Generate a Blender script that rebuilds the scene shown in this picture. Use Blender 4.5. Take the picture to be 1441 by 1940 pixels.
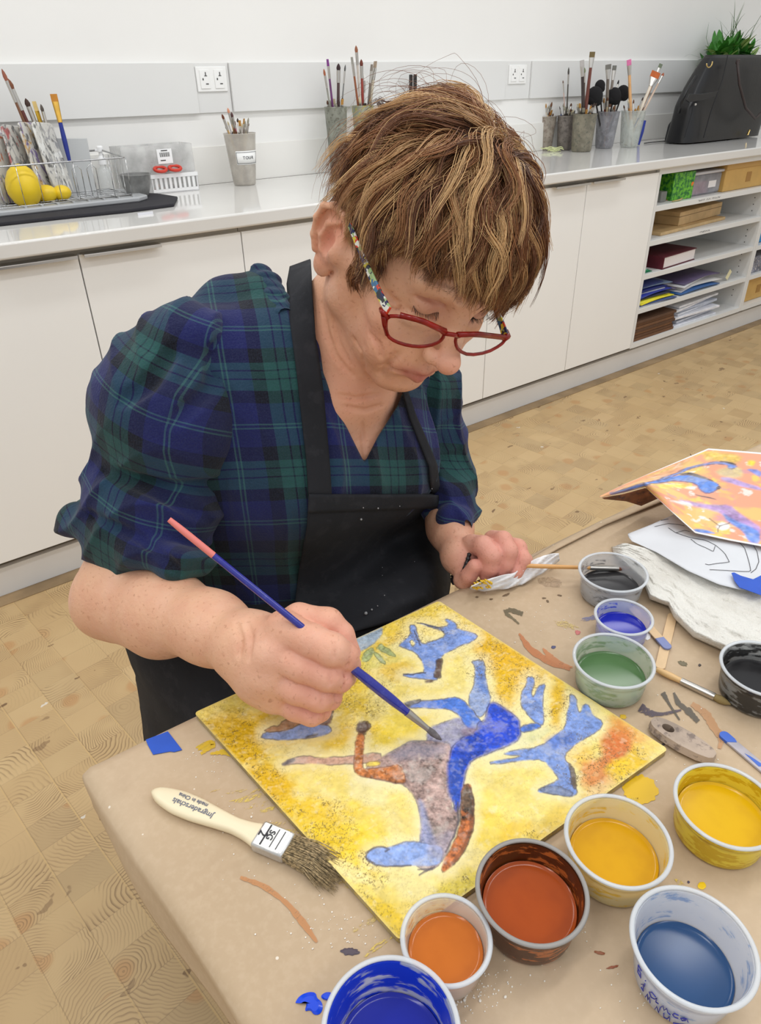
import bpy, math, random
import numpy as np
from mathutils import Vector, Matrix, noise as mnoise
SC = bpy.context.scene
for _o in list(bpy.data.objects):
    bpy.data.objects.remove(_o)
COL = SC.collection

# ------------------------------------------------------------------ camera
F_PX = 1333.5                       # focal length in pixels of the 1441x1940 frame
CX, CY = 720.5, 970.0
CAM = np.array([0.0, 0.0, 1.28])
MX = np.array([[.79561633, .32968054, -.50823754],
               [-.60546569, .40483683, -.68521416],
               [-.0201485, .85288797, .52170504]])   # columns: camera right, up, back in the world
cam_d = bpy.data.cameras.new('camera')
cam_d.sensor_fit = 'HORIZONTAL'
cam_d.sensor_width = 36.0
cam_d.lens = 36.0 * F_PX / 1441.0
cam_d.clip_start = 0.02
cam = bpy.data.objects.new('camera', cam_d)
COL.objects.link(cam)
_m = Matrix([list(r) for r in MX]).to_4x4()
_m.translation = Vector(CAM)
cam.matrix_world = _m
SC.camera = cam

# ------------------------------------------------------------------ light and exposure
SC.view_settings.view_transform = 'Standard'
SC.view_settings.look = 'None'
SC.view_settings.gamma = 1.0
SC.view_settings.use_curve_mapping = False
SC.view_settings.exposure = 0.0
W = bpy.data.worlds.new('room_air')
SC.world = W
W.use_nodes = True
_bg = W.node_tree.nodes['Background']
_bg.inputs[0].default_value = (0.93, 0.965, 1.0, 1)
_bg.inputs[1].default_value = 0.78

def area(name, loc, sx, sy, power, aim=None, col=(1, .985, .96)):
    l = bpy.data.lights.new(name, 'AREA')
    l.shape = 'RECTANGLE'
    l.size, l.size_y = sx, sy
    l.energy = power
    l.color = col
    o = bpy.data.objects.new(name, l)
    COL.objects.link(o)
    o.location = loc
    if aim is not None:
        o.rotation_euler = (Vector(aim) - Vector(loc)).to_track_quat('-Z', 'Y').to_euler()
    return o

for _i, (x, y) in enumerate([(-.9, .3), (.9, .3), (2.7, .3), (-.9, 1.5), (.9, 1.5), (2.7, 1.5), (.2, -1.2), (2.2, -1.2)]):
    area('ceiling_tube_light', (x, y, 2.75), 1.2, .16, 8.5)

# ------------------------------------------------------------------ picking points
def ray(px, py):
    v = np.array([(px - CX) / F_PX, -(py - CY) / F_PX, -1.0])
    return MX @ v                       # depth along the view axis = 1
def at(px, py, depth):
    return CAM + ray(px, py) * depth
def onz(px, py, z):
    r = ray(px, py)
    return CAM + r * ((z - CAM[2]) / r[2])
def ony(px, py, y):
    r = ray(px, py)
    return CAM + r * ((y - CAM[1]) / r[1])
def proj(P):
    v = (np.asarray(P, float) - CAM) @ MX
    return np.stack([CX + F_PX * v[..., 0] / -v[..., 2], CY - F_PX * v[..., 1] / -v[..., 2]], -1)

# ------------------------------------------------------------------ colours and node helpers
def S(r, g, b):
    def f(c):
        c = c / 255.0
        return c / 12.92 if c <= .04045 else ((c + .055) / 1.055) ** 2.4
    return (f(r), f(g), f(b), 1.0)
def S3(r, g, b):
    return np.array(S(r, g, b)[:3])

class NT:
    """small wrapper for writing node trees"""
    def __init__(s, name):
        s.mat = bpy.data.materials.new(name)
        s.mat.use_nodes = True
        s.t = s.mat.node_tree
        s.t.nodes.clear()
        s.out = s.t.nodes.new('ShaderNodeOutputMaterial')
        s.p = s.t.nodes.new('ShaderNodeBsdfPrincipled')
        s.t.links.new(s.p.outputs[0], s.out.inputs[0])
    def n(s, typ, **kw):
        nd = s.t.nodes.new(typ)
        for k, v in kw.items():
            setattr(nd, k, v)
        return nd
    def set(s, sock, v):
        if hasattr(v, 'is_linked') or isinstance(v, bpy.types.NodeSocket):
            s.t.links.new(v, sock)
        else:
            try:
                sock.default_value = v
            except Exception:
                sock.default_value = tuple(v)[:3]
    def P(s, name, v):
        s.set(s.p.inputs[name], v)
    def m(s, op, a, b=0.0, c=0.0):
        nd = s.n('ShaderNodeMath', operation=op)
        s.set(nd.inputs[0], a); s.set(nd.inputs[1], b); s.set(nd.inputs[2], c)
        return nd.outputs[0]
    def vm(s, op, a, b=(0, 0, 0), out=0):
        nd = s.n('ShaderNodeVectorMath', operation=op)
        s.set(nd.inputs[0], a)
        if op == 'SCALE':
            s.set(nd.inputs[3], b)
        else:
            s.set(nd.inputs[1], b)
        return nd.outputs[out]
    def mix(s, f, a, b, mode='MIX'):
        nd = s.n('ShaderNodeMix', data_type='RGBA', blend_type=mode)
        s.set(nd.inputs[0], f); s.set(nd.inputs[6], a); s.set(nd.inputs[7], b)
        return nd.outputs[2]
    def coord(s, kind='Object'):
        return s.n('ShaderNodeTexCoord').outputs[kind]
    def attr(s, name, out='Color'):
        return s.n('ShaderNodeAttribute', attribute_name=name).outputs[out]
    def noise(s, vec, scale, detail=3.0, rough=.55, out=0, dist=0.0):
        nd = s.n('ShaderNodeTexNoise')
        if vec is not None: s.set(nd.inputs['Vector'], vec)
        nd.inputs['Scale'].default_value = scale
        nd.inputs['Detail'].default_value = detail
        nd.inputs['Roughness'].default_value = rough
        nd.inputs['Distortion'].default_value = dist
        return nd.outputs[out]
    def sep(s, v):
        nd = s.n('ShaderNodeSeparateXYZ'); s.set(nd.inputs[0], v); return nd.outputs
    def comb(s, x=0., y=0., z=0.):
        nd = s.n('ShaderNodeCombineXYZ'); s.set(nd.inputs[0], x); s.set(nd.inputs[1], y); s.set(nd.inputs[2], z); return nd.outputs[0]
    def white(s, v, out='Value'):
        nd = s.n('ShaderNodeTexWhiteNoise', noise_dimensions='3D'); s.set(nd.inputs['Vector'], v); return nd.outputs[out]
    def ramp(s, f, stops, interp='LINEAR'):
        nd = s.n('ShaderNodeValToRGB'); r = nd.color_ramp; r.interpolation = interp
        while len(r.elements) < len(stops): r.elements.new(.5)
        for e, (p, c) in zip(r.elements, stops):
            e.position = p; e.color = c if hasattr(c, '__len__') else (c, c, c, 1)
        s.set(nd.inputs[0], f); return nd.outputs[0]
    def sstep(s, f, a, b):
        nd = s.n('ShaderNodeMapRange', interpolation_type='SMOOTHSTEP')
        s.set(nd.inputs[0], f); nd.inputs[1].default_value = a; nd.inputs[2].default_value = b
        return nd.outputs[0]
    def bump(s, h, strength=.3, dist=.002):
        nd = s.n('ShaderNodeBump'); nd.inputs['Strength'].default_value = strength
        nd.inputs['Distance'].default_value = dist
        s.set(nd.inputs['Height'], h); s.t.links.new(nd.outputs[0], s.p.inputs['Normal'])

_MC = {}
def mat(name, col, rough=.5, metal=0.0, vary=0.0, scale=8.0, spec=.5, coat=0.0, alpha=1.0, trans=0.0, bump=0.0, bscale=80., bdist=.001, dirt=None, dirt_amt=.0, ior=1.45):
    if name in _MC: return _MC[name]
    t = NT(name)
    c = col
    co = t.coord()
    if vary > 0:
        nz = t.noise(co, scale, 4)
        dk = tuple(x * (1 - vary) for x in col[:3]) + (1,)
        lt = tuple(min(1, x * (1 + vary * .6)) for x in col[:3]) + (1,)
        c = t.mix(t.sstep(nz, .3, .7), dk, lt)
    if dirt is not None:
        nz2 = t.noise(co, scale * 3.1, 5, .65)
        c = t.mix(t.m('MULTIPLY', t.sstep(nz2, .52, .64), dirt_amt), c, dirt)
    t.P('Base Color', c); t.P('Roughness', rough); t.P('Metallic', metal)
    t.P('Specular IOR Level', spec); t.P('Coat Weight', coat); t.P('Alpha', alpha)
    t.P('Transmission Weight', trans); t.P('IOR', ior)
    if bump > 0:
        t.bump(t.noise(co, bscale, 3), bump, bdist)
    _MC[name] = t.mat
    return t.mat

# ------------------------------------------------------------------ objects and tags
def new_obj(name, data, parent=None):
    o = bpy.data.objects.new(name, data)
    COL.objects.link(o)
    if parent is not None:
        o.parent = parent
    return o
def tag(o, label=None, cat=None, group=None, kind=None):
    if label: o['label'] = label
    if cat: o['category'] = cat
    if group: o['group'] = group
    if kind: o['kind'] = kind
    return o
def empty(name, loc=(0, 0, 0), rot=(0, 0, 0), label=None, cat=None, group=None):
    o = bpy.data.objects.new(name, None)
    o.empty_display_size = .05
    COL.objects.link(o)
    o.location = loc; o.rotation_euler = rot
    return tag(o, label, cat, group)
def np_mesh(name, V, Fc, m=None, parent=None, smooth=True, col=None, uv=None):
    """V (n,3), Fc: (k,4) or (k,3) int array, fast path"""
    me = bpy.data.meshes.new(name)
    V = np.asarray(V, np.float32); Fc = np.asarray(Fc, np.int32)
    n, k = len(V), Fc.shape[1]
    me.vertices.add(n); me.vertices.foreach_set('co', V.ravel())
    me.loops.add(Fc.size); me.loops.foreach_set('vertex_index', Fc.ravel())
    me.polygons.add(len(Fc))
    me.polygons.foreach_set('loop_start', np.arange(0, Fc.size, k, dtype=np.int32))
    me.update(calc_edges=True)
    me.validate()
    if smooth:
        me.polygons.foreach_set('use_smooth', np.ones(len(me.polygons), bool))
    if col is not None:
        a = me.color_attributes.new('Col', 'FLOAT_COLOR', 'POINT')
        c4 = np.ones((n, 4), np.float32); c4[:, :3] = col
        a.data.foreach_set('color', c4.ravel())
    if uv is not None:
        a = me.attributes.new('pc', 'FLOAT_VECTOR', 'POINT')
        a.data.foreach_set('vector', np.asarray(uv, np.float32).ravel())
    if m is not None: me.materials.append(m)
    return new_obj(name, me, parent)

def rotz(a):
    return np.array([[math.cos(a), -math.sin(a), 0], [math.sin(a), math.cos(a), 0], [0, 0, 1]])
def basis(d):
    d = np.asarray(d, float); d = d / np.linalg.norm(d)
    u = np.cross(d, [0, 0, 1.0])
    if np.linalg.norm(u) < 1e-4: u = np.array([1.0, 0, 0])
    u /= np.linalg.norm(u)
    return u, np.cross(d, u), d

class MB:
    """collects shapes; build() links them as ONE mesh object"""
    def __init__(s):
        s.v = []; s.f = []
    def add(s, V, Fc):
        b = len(s.v); s.v.extend([tuple(map(float, p)) for p in V]); s.f.extend([tuple(i + b for i in q) for q in Fc]); return s
    def box(s, c, size, R=None):
        c = np.asarray(c, float); h = np.asarray(size, float) / 2
        V = np.array([[x, y, z] for x in (-1, 1) for y in (-1, 1) for z in (-1, 1)]) * h
        if R is not None: V = V @ np.asarray(R).T
        return s.add(V + c, [(0, 1, 3, 2), (4, 6, 7, 5), (0, 4, 5, 1), (2, 3, 7, 6), (0, 2, 6, 4), (1, 5, 7, 3)])
    def box2(s, a, b):
        a = np.array(a, float); b = np.array(b, float)
        return s.box((a + b) / 2, np.abs(b - a))
    def tube(s, pts, r, n=8, caps=True, flat=1.0, up=None):
        pts = np.asarray(pts, float); k = len(pts)
        r = np.broadcast_to(np.asarray(r, float), (k,))
        tg = np.gradient(pts, axis=0); tg /= (np.linalg.norm(tg, axis=1)[:, None] + 1e-12)
        u, w, _ = basis(tg[0])
        if up is not None:
            u = np.cross(tg[0], up); u /= np.linalg.norm(u); w = np.cross(tg[0], u)
        V = []
        for i in range(k):
            d = tg[i]; u = u - d * (u @ d); u /= np.linalg.norm(u); w = np.cross(d, u)
            for j in range(n):
                a = 2 * math.pi * j / n
                V.append(pts[i] + (u * math.cos(a) + w * math.sin(a) * flat) * r[i])
        Fc = [(i * n + j, i * n + (j + 1) % n, (i + 1) * n + (j + 1) % n, (i + 1) * n + j) for i in range(k - 1) for j in range(n)]
        if caps:
            Fc.append(tuple(range(n - 1, -1, -1))); Fc.append(tuple((k - 1) * n + j for j in range(n)))
        return s.add(V, Fc)
    def cyl(s, a, b, r0, r1=None, n=16):
        return s.tube([a, b], [r0, r0 if r1 is None else r1], n)
    def lathe(s, prof, n=48, c=(0, 0, 0), sx=1.0, sy=1.0, R=None):
        """prof: list of (r, z); closed at r=0 ends"""
        V = []; idx = []
        for (r, z) in prof:
            if r <= 1e-7:
                idx.append([len(V)] * n); V.append((0, 0, z))
            else:
                idx.append(list(range(len(V), len(V) + n)))
                for j in range(n):
                    a = 2 * math.pi * j / n; V.append((r * math.cos(a) * sx, r * math.sin(a) * sy, z))
        Fc = []
        for i in range(len(prof) - 1):
            for j in range(n):
                q = [idx[i][j], idx[i][(j + 1) % n], idx[i + 1][(j + 1) % n], idx[i + 1][j]]
                q2 = []
                for t in q:
                    if t not in q2: q2.append(t)
                if len(q2) > 2: Fc.append(tuple(q2))
        V = np.array(V)
        if R is not None: V = V @ np.asarray(R).T
        return s.add(V + np.asarray(c, float), Fc)
    def sphere(s, c, r, n=20, R=None):
        rr = np.broadcast_to(np.asarray(r, float), (3,))
        m_ = n // 2
        V = []
        for i in range(m_ + 1):
            t = math.pi * i / m_
            for j in range(n):
                a = 2 * math.pi * j / n
                V.append((math.sin(t) * math.cos(a), math.sin(t) * math.sin(a), math.cos(t)))
        V = np.array(V) * rr
        if R is not None: V = V @ np.asarray(R).T
        return s.add(V + np.asarray(c, float), [(i * n + j, (i + 1) * n + j, (i + 1) * n + (j + 1) % n, i * n + (j + 1) % n) for i in range(m_) for j in range(n)])
    def prism(s, poly, z0, z1, M=None, c=(0, 0, 0)):
        """poly [(x,y)], extruded z0..z1, local axes M columns"""
        n = len(poly)
        V = np.array([(x, y, z0) for x, y in poly] + [(x, y, z1) for x, y in poly], float)
        if M is not None: V = V @ np.asarray(M).T
        return s.add(V + np.asarray(c, float), [tuple(range(n - 1, -1, -1)), tuple(range(n, 2 * n))] + [(i, (i + 1) % n, (i + 1) % n + n, i + n) for i in range(n)])
    def grid(s, P):
        """P (a,b,3)"""
        a, b = P.shape[:2]
        return s.add(P.reshape(-1, 3), [(i * b + j, i * b + j + 1, (i + 1) * b + j + 1, (i + 1) * b + j) for i in range(a - 1) for j in range(b - 1)])
    def build(s, name, m, parent=None, smooth=True, bevel=0.0, solid=0.0, seg=2, angle=35, subsurf=0, solid_off=-1.0):
        me = bpy.data.meshes.new(name)
        me.from_pydata(s.v, [], s.f); me.validate(); me.update()
        if m is not None: me.materials.append(m)
        o = new_obj(name, me, parent)
        import bmesh
        bm = bmesh.new(); bm.from_mesh(me)
        bmesh.ops.remove_doubles(bm, verts=bm.verts, dist=1e-6)
        bmesh.ops.recalc_face_normals(bm, faces=bm.faces)
        bm.to_mesh(me); bm.free()
        if solid:
            md = o.modifiers.new('thickness', 'SOLIDIFY'); md.thickness = solid; md.offset = solid_off
        if bevel:
            md = o.modifiers.new('soft_edges', 'BEVEL'); md.width = bevel; md.segments = seg; md.limit_method = 'ANGLE'; md.angle_limit = math.radians(40)
        if subsurf:
            md = o.modifiers.new('smooth', 'SUBSURF'); md.levels = subsurf; md.render_levels = subsurf
        if smooth:
            me.polygons.foreach_set('use_smooth', np.ones(len(me.polygons), bool))
            try:
                me.set_sharp_from_angle(angle=math.radians(angle))
            except Exception:
                pass
        return o
def struct(name, mb, m, **k):
    o = mb.build(name, m, **k); o['kind'] = 'structure'; return o
def copy_tree(o, parent=None):
    c = o.copy(); COL.objects.link(c)
    if parent is not None: c.parent = parent
    for ch in list(o.children): copy_tree(ch, c)
    return c
def text_mesh(name, body, size, m, parent, loc, rot=None, M3=None, depth=.0004):
    """lettering as a thin mesh; M3 columns = right, up, normal"""
    cu = bpy.data.curves.new(name, 'FONT'); cu.body = body; cu.size = size; cu.extrude = depth
    cu.align_x = 'CENTER'; cu.align_y = 'CENTER'
    tmp = bpy.data.objects.new(name, cu); COL.objects.link(tmp)
    dg = bpy.context.evaluated_depsgraph_get(); dg.update()
    me = bpy.data.meshes.new_from_object(tmp.evaluated_get(dg))
    bpy.data.objects.remove(tmp)
    if M3 is not None:
        Mm = Matrix([list(r) for r in np.asarray(M3)]).to_4x4(); Mm.translation = Vector(loc); me.transform(Mm)
    me.materials.clear(); me.materials.append(m)
    return new_obj(name, me, parent)
RNG = np.random.default_rng(7)
random.seed(7)
# ================================================================== the setting
WALL_Y = 2.66
CF = 1.978            # cabinet front plane
CT = .969             # counter top height
m_wall = mat('painted_wall', S(240, 239, 236), .75, vary=.02, scale=1.5)
m_panel = mat('backboard_paint', S(227, 227, 225), .5, vary=.015, scale=2)
m_white = mat('white_laminate', S(243, 242, 239), .35, vary=.012, scale=2)
m_white2 = mat('white_melamine', S(226, 226, 224), .45, vary=.02, scale=3)
m_counter = mat('glossy_solid_surface', S(222, 220, 216), .07, spec=.6, vary=.02, scale=3)
m_kick = mat('kick_board', S(222, 220, 217), .5, vary=.02)
m_shadowgap = mat('shaded_carcass', S(190, 180, 165), .7)  # carcass beige, with the shade of door gaps and toe recess in the colour

def floor_material():
    t = NT('end_grain_wood_blocks')
    g = t.n('ShaderNodeNewGeometry').outputs['Position']
    rt = t.n('ShaderNodeVectorRotate', rotation_type='Z_AXIS'); t.set(rt.inputs['Vector'], g); rt.inputs['Angle'].default_value = math.radians(-7.3)
    q = t.sep(rt.outputs[0])
    u = t.m('DIVIDE', t.m('ADD', q[0], .0), .088)
    row = t.m('FLOOR', u); fu = t.m('FRACT', u)
    rr = t.white(t.comb(row, 3.1, 1.7))
    blen = t.m('MULTIPLY_ADD', t.white(t.comb(row, 9.0, 4.0)), .018, .066)
    v = t.m('DIVIDE', t.m('ADD', q[1], t.m('MULTIPLY', rr, .1)), blen)
    blk = t.m('FLOOR', v); fv = t.m('FRACT', v)
    rnd = t.white(t.comb(row, blk, .5), 'Color'); rs = t.n('ShaderNodeSeparateColor'); t.set(rs.inputs[0], rnd)
    R1, R2, R3 = rs.outputs[0], rs.outputs[1], rs.outputs[2]
    rnd2 = t.white(t.comb(blk, row, 7.5), 'Color'); rs2 = t.n('ShaderNodeSeparateColor'); t.set(rs2.inputs[0], rnd2)
    Q1, Q2, Q3 = rs2.outputs[0], rs2.outputs[1], rs2.outputs[2]
    # ring centre in block units; about half the blocks show their pith
    cx = t.m('MULTIPLY_ADD', R1, 2.2, -.6); cy = t.m('MULTIPLY_ADD', R2, 2.2, -.6)
    dx = t.m('MULTIPLY', t.m('SUBTRACT', fu, cx), .088); dy = t.m('MULTIPLY', t.m('SUBTRACT', fv, cy), .075)
    nz = t.noise(t.vm('ADD', g, t.comb(t.m('MULTIPLY', R3, 9.), Q1, Q2)), 16, 2, .5)
    r = t.m('SQRT', t.m('ADD', t.m('MULTIPLY', dx, dx), t.m('MULTIPLY', dy, dy)))
    r = t.m('ADD', r, t.m('MULTIPLY', t.m('SUBTRACT', nz, .5), .035))
    freq = t.m('MULTIPLY_ADD', Q1, 110., 90.)
    ring = t.m('FRACT', t.m('MULTIPLY', r, freq))
    line = t.m('MULTIPLY', t.sstep(ring, .45, .92), t.m('SUBTRACT', 1.0, t.sstep(ring, .92, 1.0)))
    vis = t.m('MULTIPLY_ADD', t.sstep(Q2, .25, .9), .75, .12)
    patch = t.sstep(t.noise(g, 9, 2), .35, .62)
    line = t.m('MULTIPLY', t.m('MULTIPLY', line, vis), patch)
    base = t.mix(Q3, S(200, 170, 124), S(188, 157, 112))
    base = t.mix(t.m('MULTIPLY', t.sstep(R3, .70, .98), .40), base, S(168, 144, 108))
    base = t.mix(t.m('MULTIPLY', t.sstep(R1, .0, .15), .0), base, S(160, 140, 115))
    base = t.mix(t.m('MULTIPLY', t.sstep(t.noise(g, 5, 3), .4, .7), .35), base, S(208, 180, 132))
    heart = t.m('MULTIPLY', t.m('SUBTRACT', 1.0, t.sstep(r, .014, .030)), t.sstep(Q1, .30, .45))
    base = t.mix(t.m('MULTIPLY', heart, .62), base, S(186, 138, 88))
    base = t.mix(line, base, S(128, 100, 68))
    # dark checks and knots: small stretched blotches
    vs = t.n('ShaderNodeTexVoronoi', feature='F1'); vs.inputs['Scale'].default_value = 13.0
    wob = t.vm('ADD', t.vm('MULTIPLY', rt.outputs[0], (.8, 2.0, 1)), t.vm('SCALE', t.noise(g, 14, 3, out=1), .16))
    t.set(vs.inputs['Vector'], wob)
    vc = t.n('ShaderNodeSeparateColor'); t.set(vc.inputs[0], vs.outputs['Color'])
    thr = t.m('MULTIPLY', t.sstep(vc.outputs[0], .45, 1.0), .20)
    kn = t.m('MULTIPLY', t.m('SUBTRACT', 1.0, t.sstep(t.m('SUBTRACT', vs.outputs['Distance'], thr), -.03, .01)), t.sstep(vc.outputs[0], .46, .5))
    base = t.mix(t.m('MULTIPLY', kn, t.m('MULTIPLY_ADD', vc.outputs[1], .5, .35)), base, S(92, 58, 34))
    # joints: pale strip between some rows, thin dark line between blocks
    eu = t.m('MINIMUM', fu, t.m('SUBTRACT', 1.0, fu)); ev = t.m('MINIMUM', fv, t.m('SUBTRACT', 1.0, fv))
    ju = t.m('SUBTRACT', 1.0, t.sstep(eu, .008, .022)); jv = t.m('SUBTRACT', 1.0, t.sstep(ev, .0, .02))
    base = t.mix(t.m('MULTIPLY', jv, t.m('MULTIPLY_ADD', R2, .3, .1)), base, S(120, 98, 70))
    edge_w = t.m('MULTIPLY', ju, t.m('MULTIPLY_ADD', t.sstep(t.noise(g, 1.3, 1), .42, .6), .6, .15))
    base = t.mix(edge_w, base, S(205, 172, 118))
    jd = t.m('MULTIPLY', t.m('SUBTRACT', 1.0, t.sstep(t.m('ABSOLUTE', t.m('SUBTRACT', fu, .03)), .0, .012)), .45)
    base = t.mix(jd, base, S(120, 95, 62))
    # scattered paint specks
    sp = t.n('ShaderNodeTexVoronoi', feature='F1'); sp.inputs['Scale'].default_value = 16.0
    t.set(sp.inputs['Vector'], t.vm('ADD', g, t.vm('SCALE', t.noise(g, 60, 2, out=1), .03)))
    spc = t.n('ShaderNodeSeparateColor'); t.set(spc.inputs[0], sp.outputs['Color'])
    sk = t.m('MULTIPLY', t.m('LESS_THAN', sp.outputs['Distance'], .10), t.m('GREATER_THAN', spc.outputs[1], .93))
    base = t.mix(t.m('MULTIPLY', sk, .7), base, S(226, 222, 214))
    t.P('Base Color', base)
    t.P('Roughness', t.m('MULTIPLY_ADD', t.noise(g, 8, 2), .2, .36))
    t.bump(t.m('SUBTRACT', 1.0, t.m('ADD', line, t.m('MULTIPLY', jv, .6))), .15, .0006)
    return t.mat

fl = MB(); fl.box2((-3.2, -2.5, -.05), (6.5, WALL_Y + .1, 0))
struct('floor', fl, floor_material())
w = MB(); w.box2((-3.2, WALL_Y, 0), (6.5, WALL_Y + .1, 3.0))
struct('wall_back', w, m_wall)
w = MB(); w.box2((6.4, -2.5, 0), (6.5, WALL_Y, 3.0)); struct('wall_right', w, m_wall)
w = MB(); w.box2((-3.2, -2.5, 0), (-3.1, WALL_Y, 3.0)); struct('wall_left', w, m_wall)
# painted backboard above the counter: wide boards, a recessed socket panel between them
BZ0, BZ1 = 1.197, 1.347
xs = [-3.2, ony(365, 140, WALL_Y)[0], ony(432, 140, WALL_Y)[0], ony(954, 130, WALL_Y)[0], ony(1004, 125, WALL_Y)[0], 6.5]
for i in range(5):
    b = MB()
    if i in (1, 3):
        b.box2((xs[i] + .002, WALL_Y - .007, BZ0), (xs[i + 1] - .002, WALL_Y, BZ1))
    else:
        b.box2((xs[i], WALL_Y - .016, BZ0), (xs[i + 1], WALL_Y, BZ1))
    struct('trim_%d' % (i + 1), b, m_panel, bevel=.001)
# lower splash board, ends in a thin ledge line behind the counter
b = MB(); b.box2((-3.2, WALL_Y - .006, CT), (6.5, WALL_Y, CT + .123))
struct('trim_6', b, mat('splashback', S(236, 234, 229), .55, vary=.012, scale=2), bevel=.001)

# sockets
m_sock = mat('socket_plastic', S(244, 244, 242), .3)
m_slot = mat('socket_slots', S(60, 58, 56), .6)
def socket(px, py, sc=1.0, label=''):
    p = ony(px, py, WALL_Y - .007)
    e = empty('electrical_outlet', (p[0], p[1], p[2]), label=label, cat='outlet')
    a = MB(); a.box((0, -.003, 0), (.115, .006, .075)); a.build('cover_plate', m_sock, e, bevel=.002)
    for sx in (-.027, .027):
        a = MB(); a.box((sx, -.0075, 0), (.036, .003, .056)); f = a.build('receptacle', m_sock, e, bevel=.001)
        a = MB()
        for (x, z, w_, h_) in ((.003, .016, .003, .010), (-.008, .0, .004, .006), (.006, -.014, .010, .003), (.003, .010, .010, .002)):
            a.box((sx + x, -.0095, z), (w_, .001, h_))
        a.build('slots', m_slot, f)
    return e
socket(400, 150, label='white double electrical outlet on the wall panel above the tour cup')
socket(979, 141, label='white double electrical outlet partly hidden behind the raised hair curls')

# ------------------------------------------------------------------ counter and cabinets
m_steel = mat('brushed_steel', S(200, 195, 188), .3, 1.0)
c = MB(); c.box2((-3.1, 1.955, .930), (6.4, WALL_Y - .006, CT))
cb = tag(c.build('worktop', m_counter, bevel=.006, seg=3), 'long glossy white worktop running along the wall on the cabinets', 'worktop')
k = MB(); k.box2((-3.0, CF + .030, 0.0), (6.4, CF + .048, .092))
struct('baseboard_back', k, m_kick)
k = MB(); k.box2((-3.0, CF + .060, 0.0), (6.4, CF + .075, .118))
struct('trim_7', k, m_shadowgap)  # recess board above the kick, its shadow band put into the beige
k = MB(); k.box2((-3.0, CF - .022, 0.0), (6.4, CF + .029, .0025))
struct('trim_8', k, mat('brown_floor_strip', S(150, 126, 94), .6, vary=.25, scale=7))  # thin flat strip, darker brown than the floor, along the kick board
def handle(parent, x0, x1):
    a = MB()
    a.box2((x0, CF - .026, .917), (x1, CF + .0, .9195)); a.box2((x0, CF - .026, .911), (x1, CF - .0235, .9195))
    return a.build('handle', m_steel, parent, bevel=.0006)
def cabinet(x0, x1, lab, mid=None, hl=True):
    e = empty('base_cabinet', ((x0 + x1) / 2, CF, 0), label=lab, cat='cabinet', group='white base cabinets with steel pulls')
    e_x = (x0 + x1) / 2
    a = MB(); a.box2((x0 + .001 - e_x, .02, .118), (x1 - .001 - e_x, .55, .928)); a.build('cabinet_body', m_shadowgap, e)
    mid = (x0 + x1) / 2 if mid is None else mid
    for (p, q, s) in ((x0, mid, 1), (mid, x1, -1)):
        a = MB(); a.box2((p + .0018 - e_x, -.0, .124), (q - .0018 - e_x, .019, .915)); d = a.build('door', m_white, e, bevel=.001)
        h0, h1 = (q - .215, q - .008) if s == 1 else (p + .008, p + .215)
        a = MB(); a.box2((h0 - e_x, -.026, .9155), (h1 - e_x, .012, .918)); a.box2((h0 - e_x, -.026, .910), (h1 - e_x, -.0235, .918))
        a.build('handle', m_steel, d, bevel=.0005)
cabinet(-1.836, -.892, 'white base cabinet left of the photo edge, farthest from the shelves')
cabinet(-2.78, -1.836, 'white base cabinet at the far left end of the worktop')
cabinet(-.892, .052, 'white base cabinet at the left edge, beside the dish rack end')
cabinet(.052, .986, 'white two door base cabinet below the dish rack and tour cup')
cabinet(.986, 2.02, 'white two door base cabinet hidden mostly behind the seated woman')
cabinet(2.02, 3.036, 'white two door base cabinet next to the open shelf unit', mid=2.545)
# open shelf units
def shelf_unit(x0, x1, zs, lab):
    e = empty('open_shelf_unit', ((x0 + x1) / 2, CF, 0), label=lab, cat='shelf unit', group='open shelf units under the worktop')
    ex = (x0 + x1) / 2
    a = MB(); a.box2((x0 - ex, .002, .118), (x0 + .019 - ex, .55, .928)); a.build('side_panel', m_white2, e)
    a = MB(); a.box2((x1 - .019 - ex, .002, .118), (x1 - ex, .55, .928)); sp_ = a.build('side_panel', m_white2, e)
    a = MB()
    for z in np.arange(.2, .88, .032):
        for yy in (.06, .38): a.cyl((x1 - .0195 - ex, yy, z), (x1 - .0205 - ex, yy, z), .0028, n=8)
    a.build('shelf_pin_holes', m_slot, sp_)['kind'] = 'stuff'
    a = MB(); a.box2((x0 - ex, .545, .118), (x1 - ex, .55, .928)); a.build('back_panel', m_white2, e)
    a = MB(); a.box2((x0 + .019 - ex, .0, .118), (x1 - .019 - ex, .545, .142)); a.build('bottom_panel', m_white2, e)
    a = MB(); a.box2((x0 + .019 - ex, .002, .905), (x1 - .019 - ex, .1, .928)); a.build('top_rail', m_white2, e)
    for z in zs:
        a = MB(); a.box2((x0 + .0195 - ex, .004, z - .024), (x1 - .0195 - ex, .54, z)); a.build('shelf', m_white2, e, bevel=.001)
    return e
SZ = [.775, .625, .473, .310]
shelf_unit(3.038, 4.06, SZ, 'open white shelf unit holding books, folders and boxes')
shelf_unit(4.061, 5.05, [.69, .47, .31], 'open white shelf unit cut off by the right edge of the photo')
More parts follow.
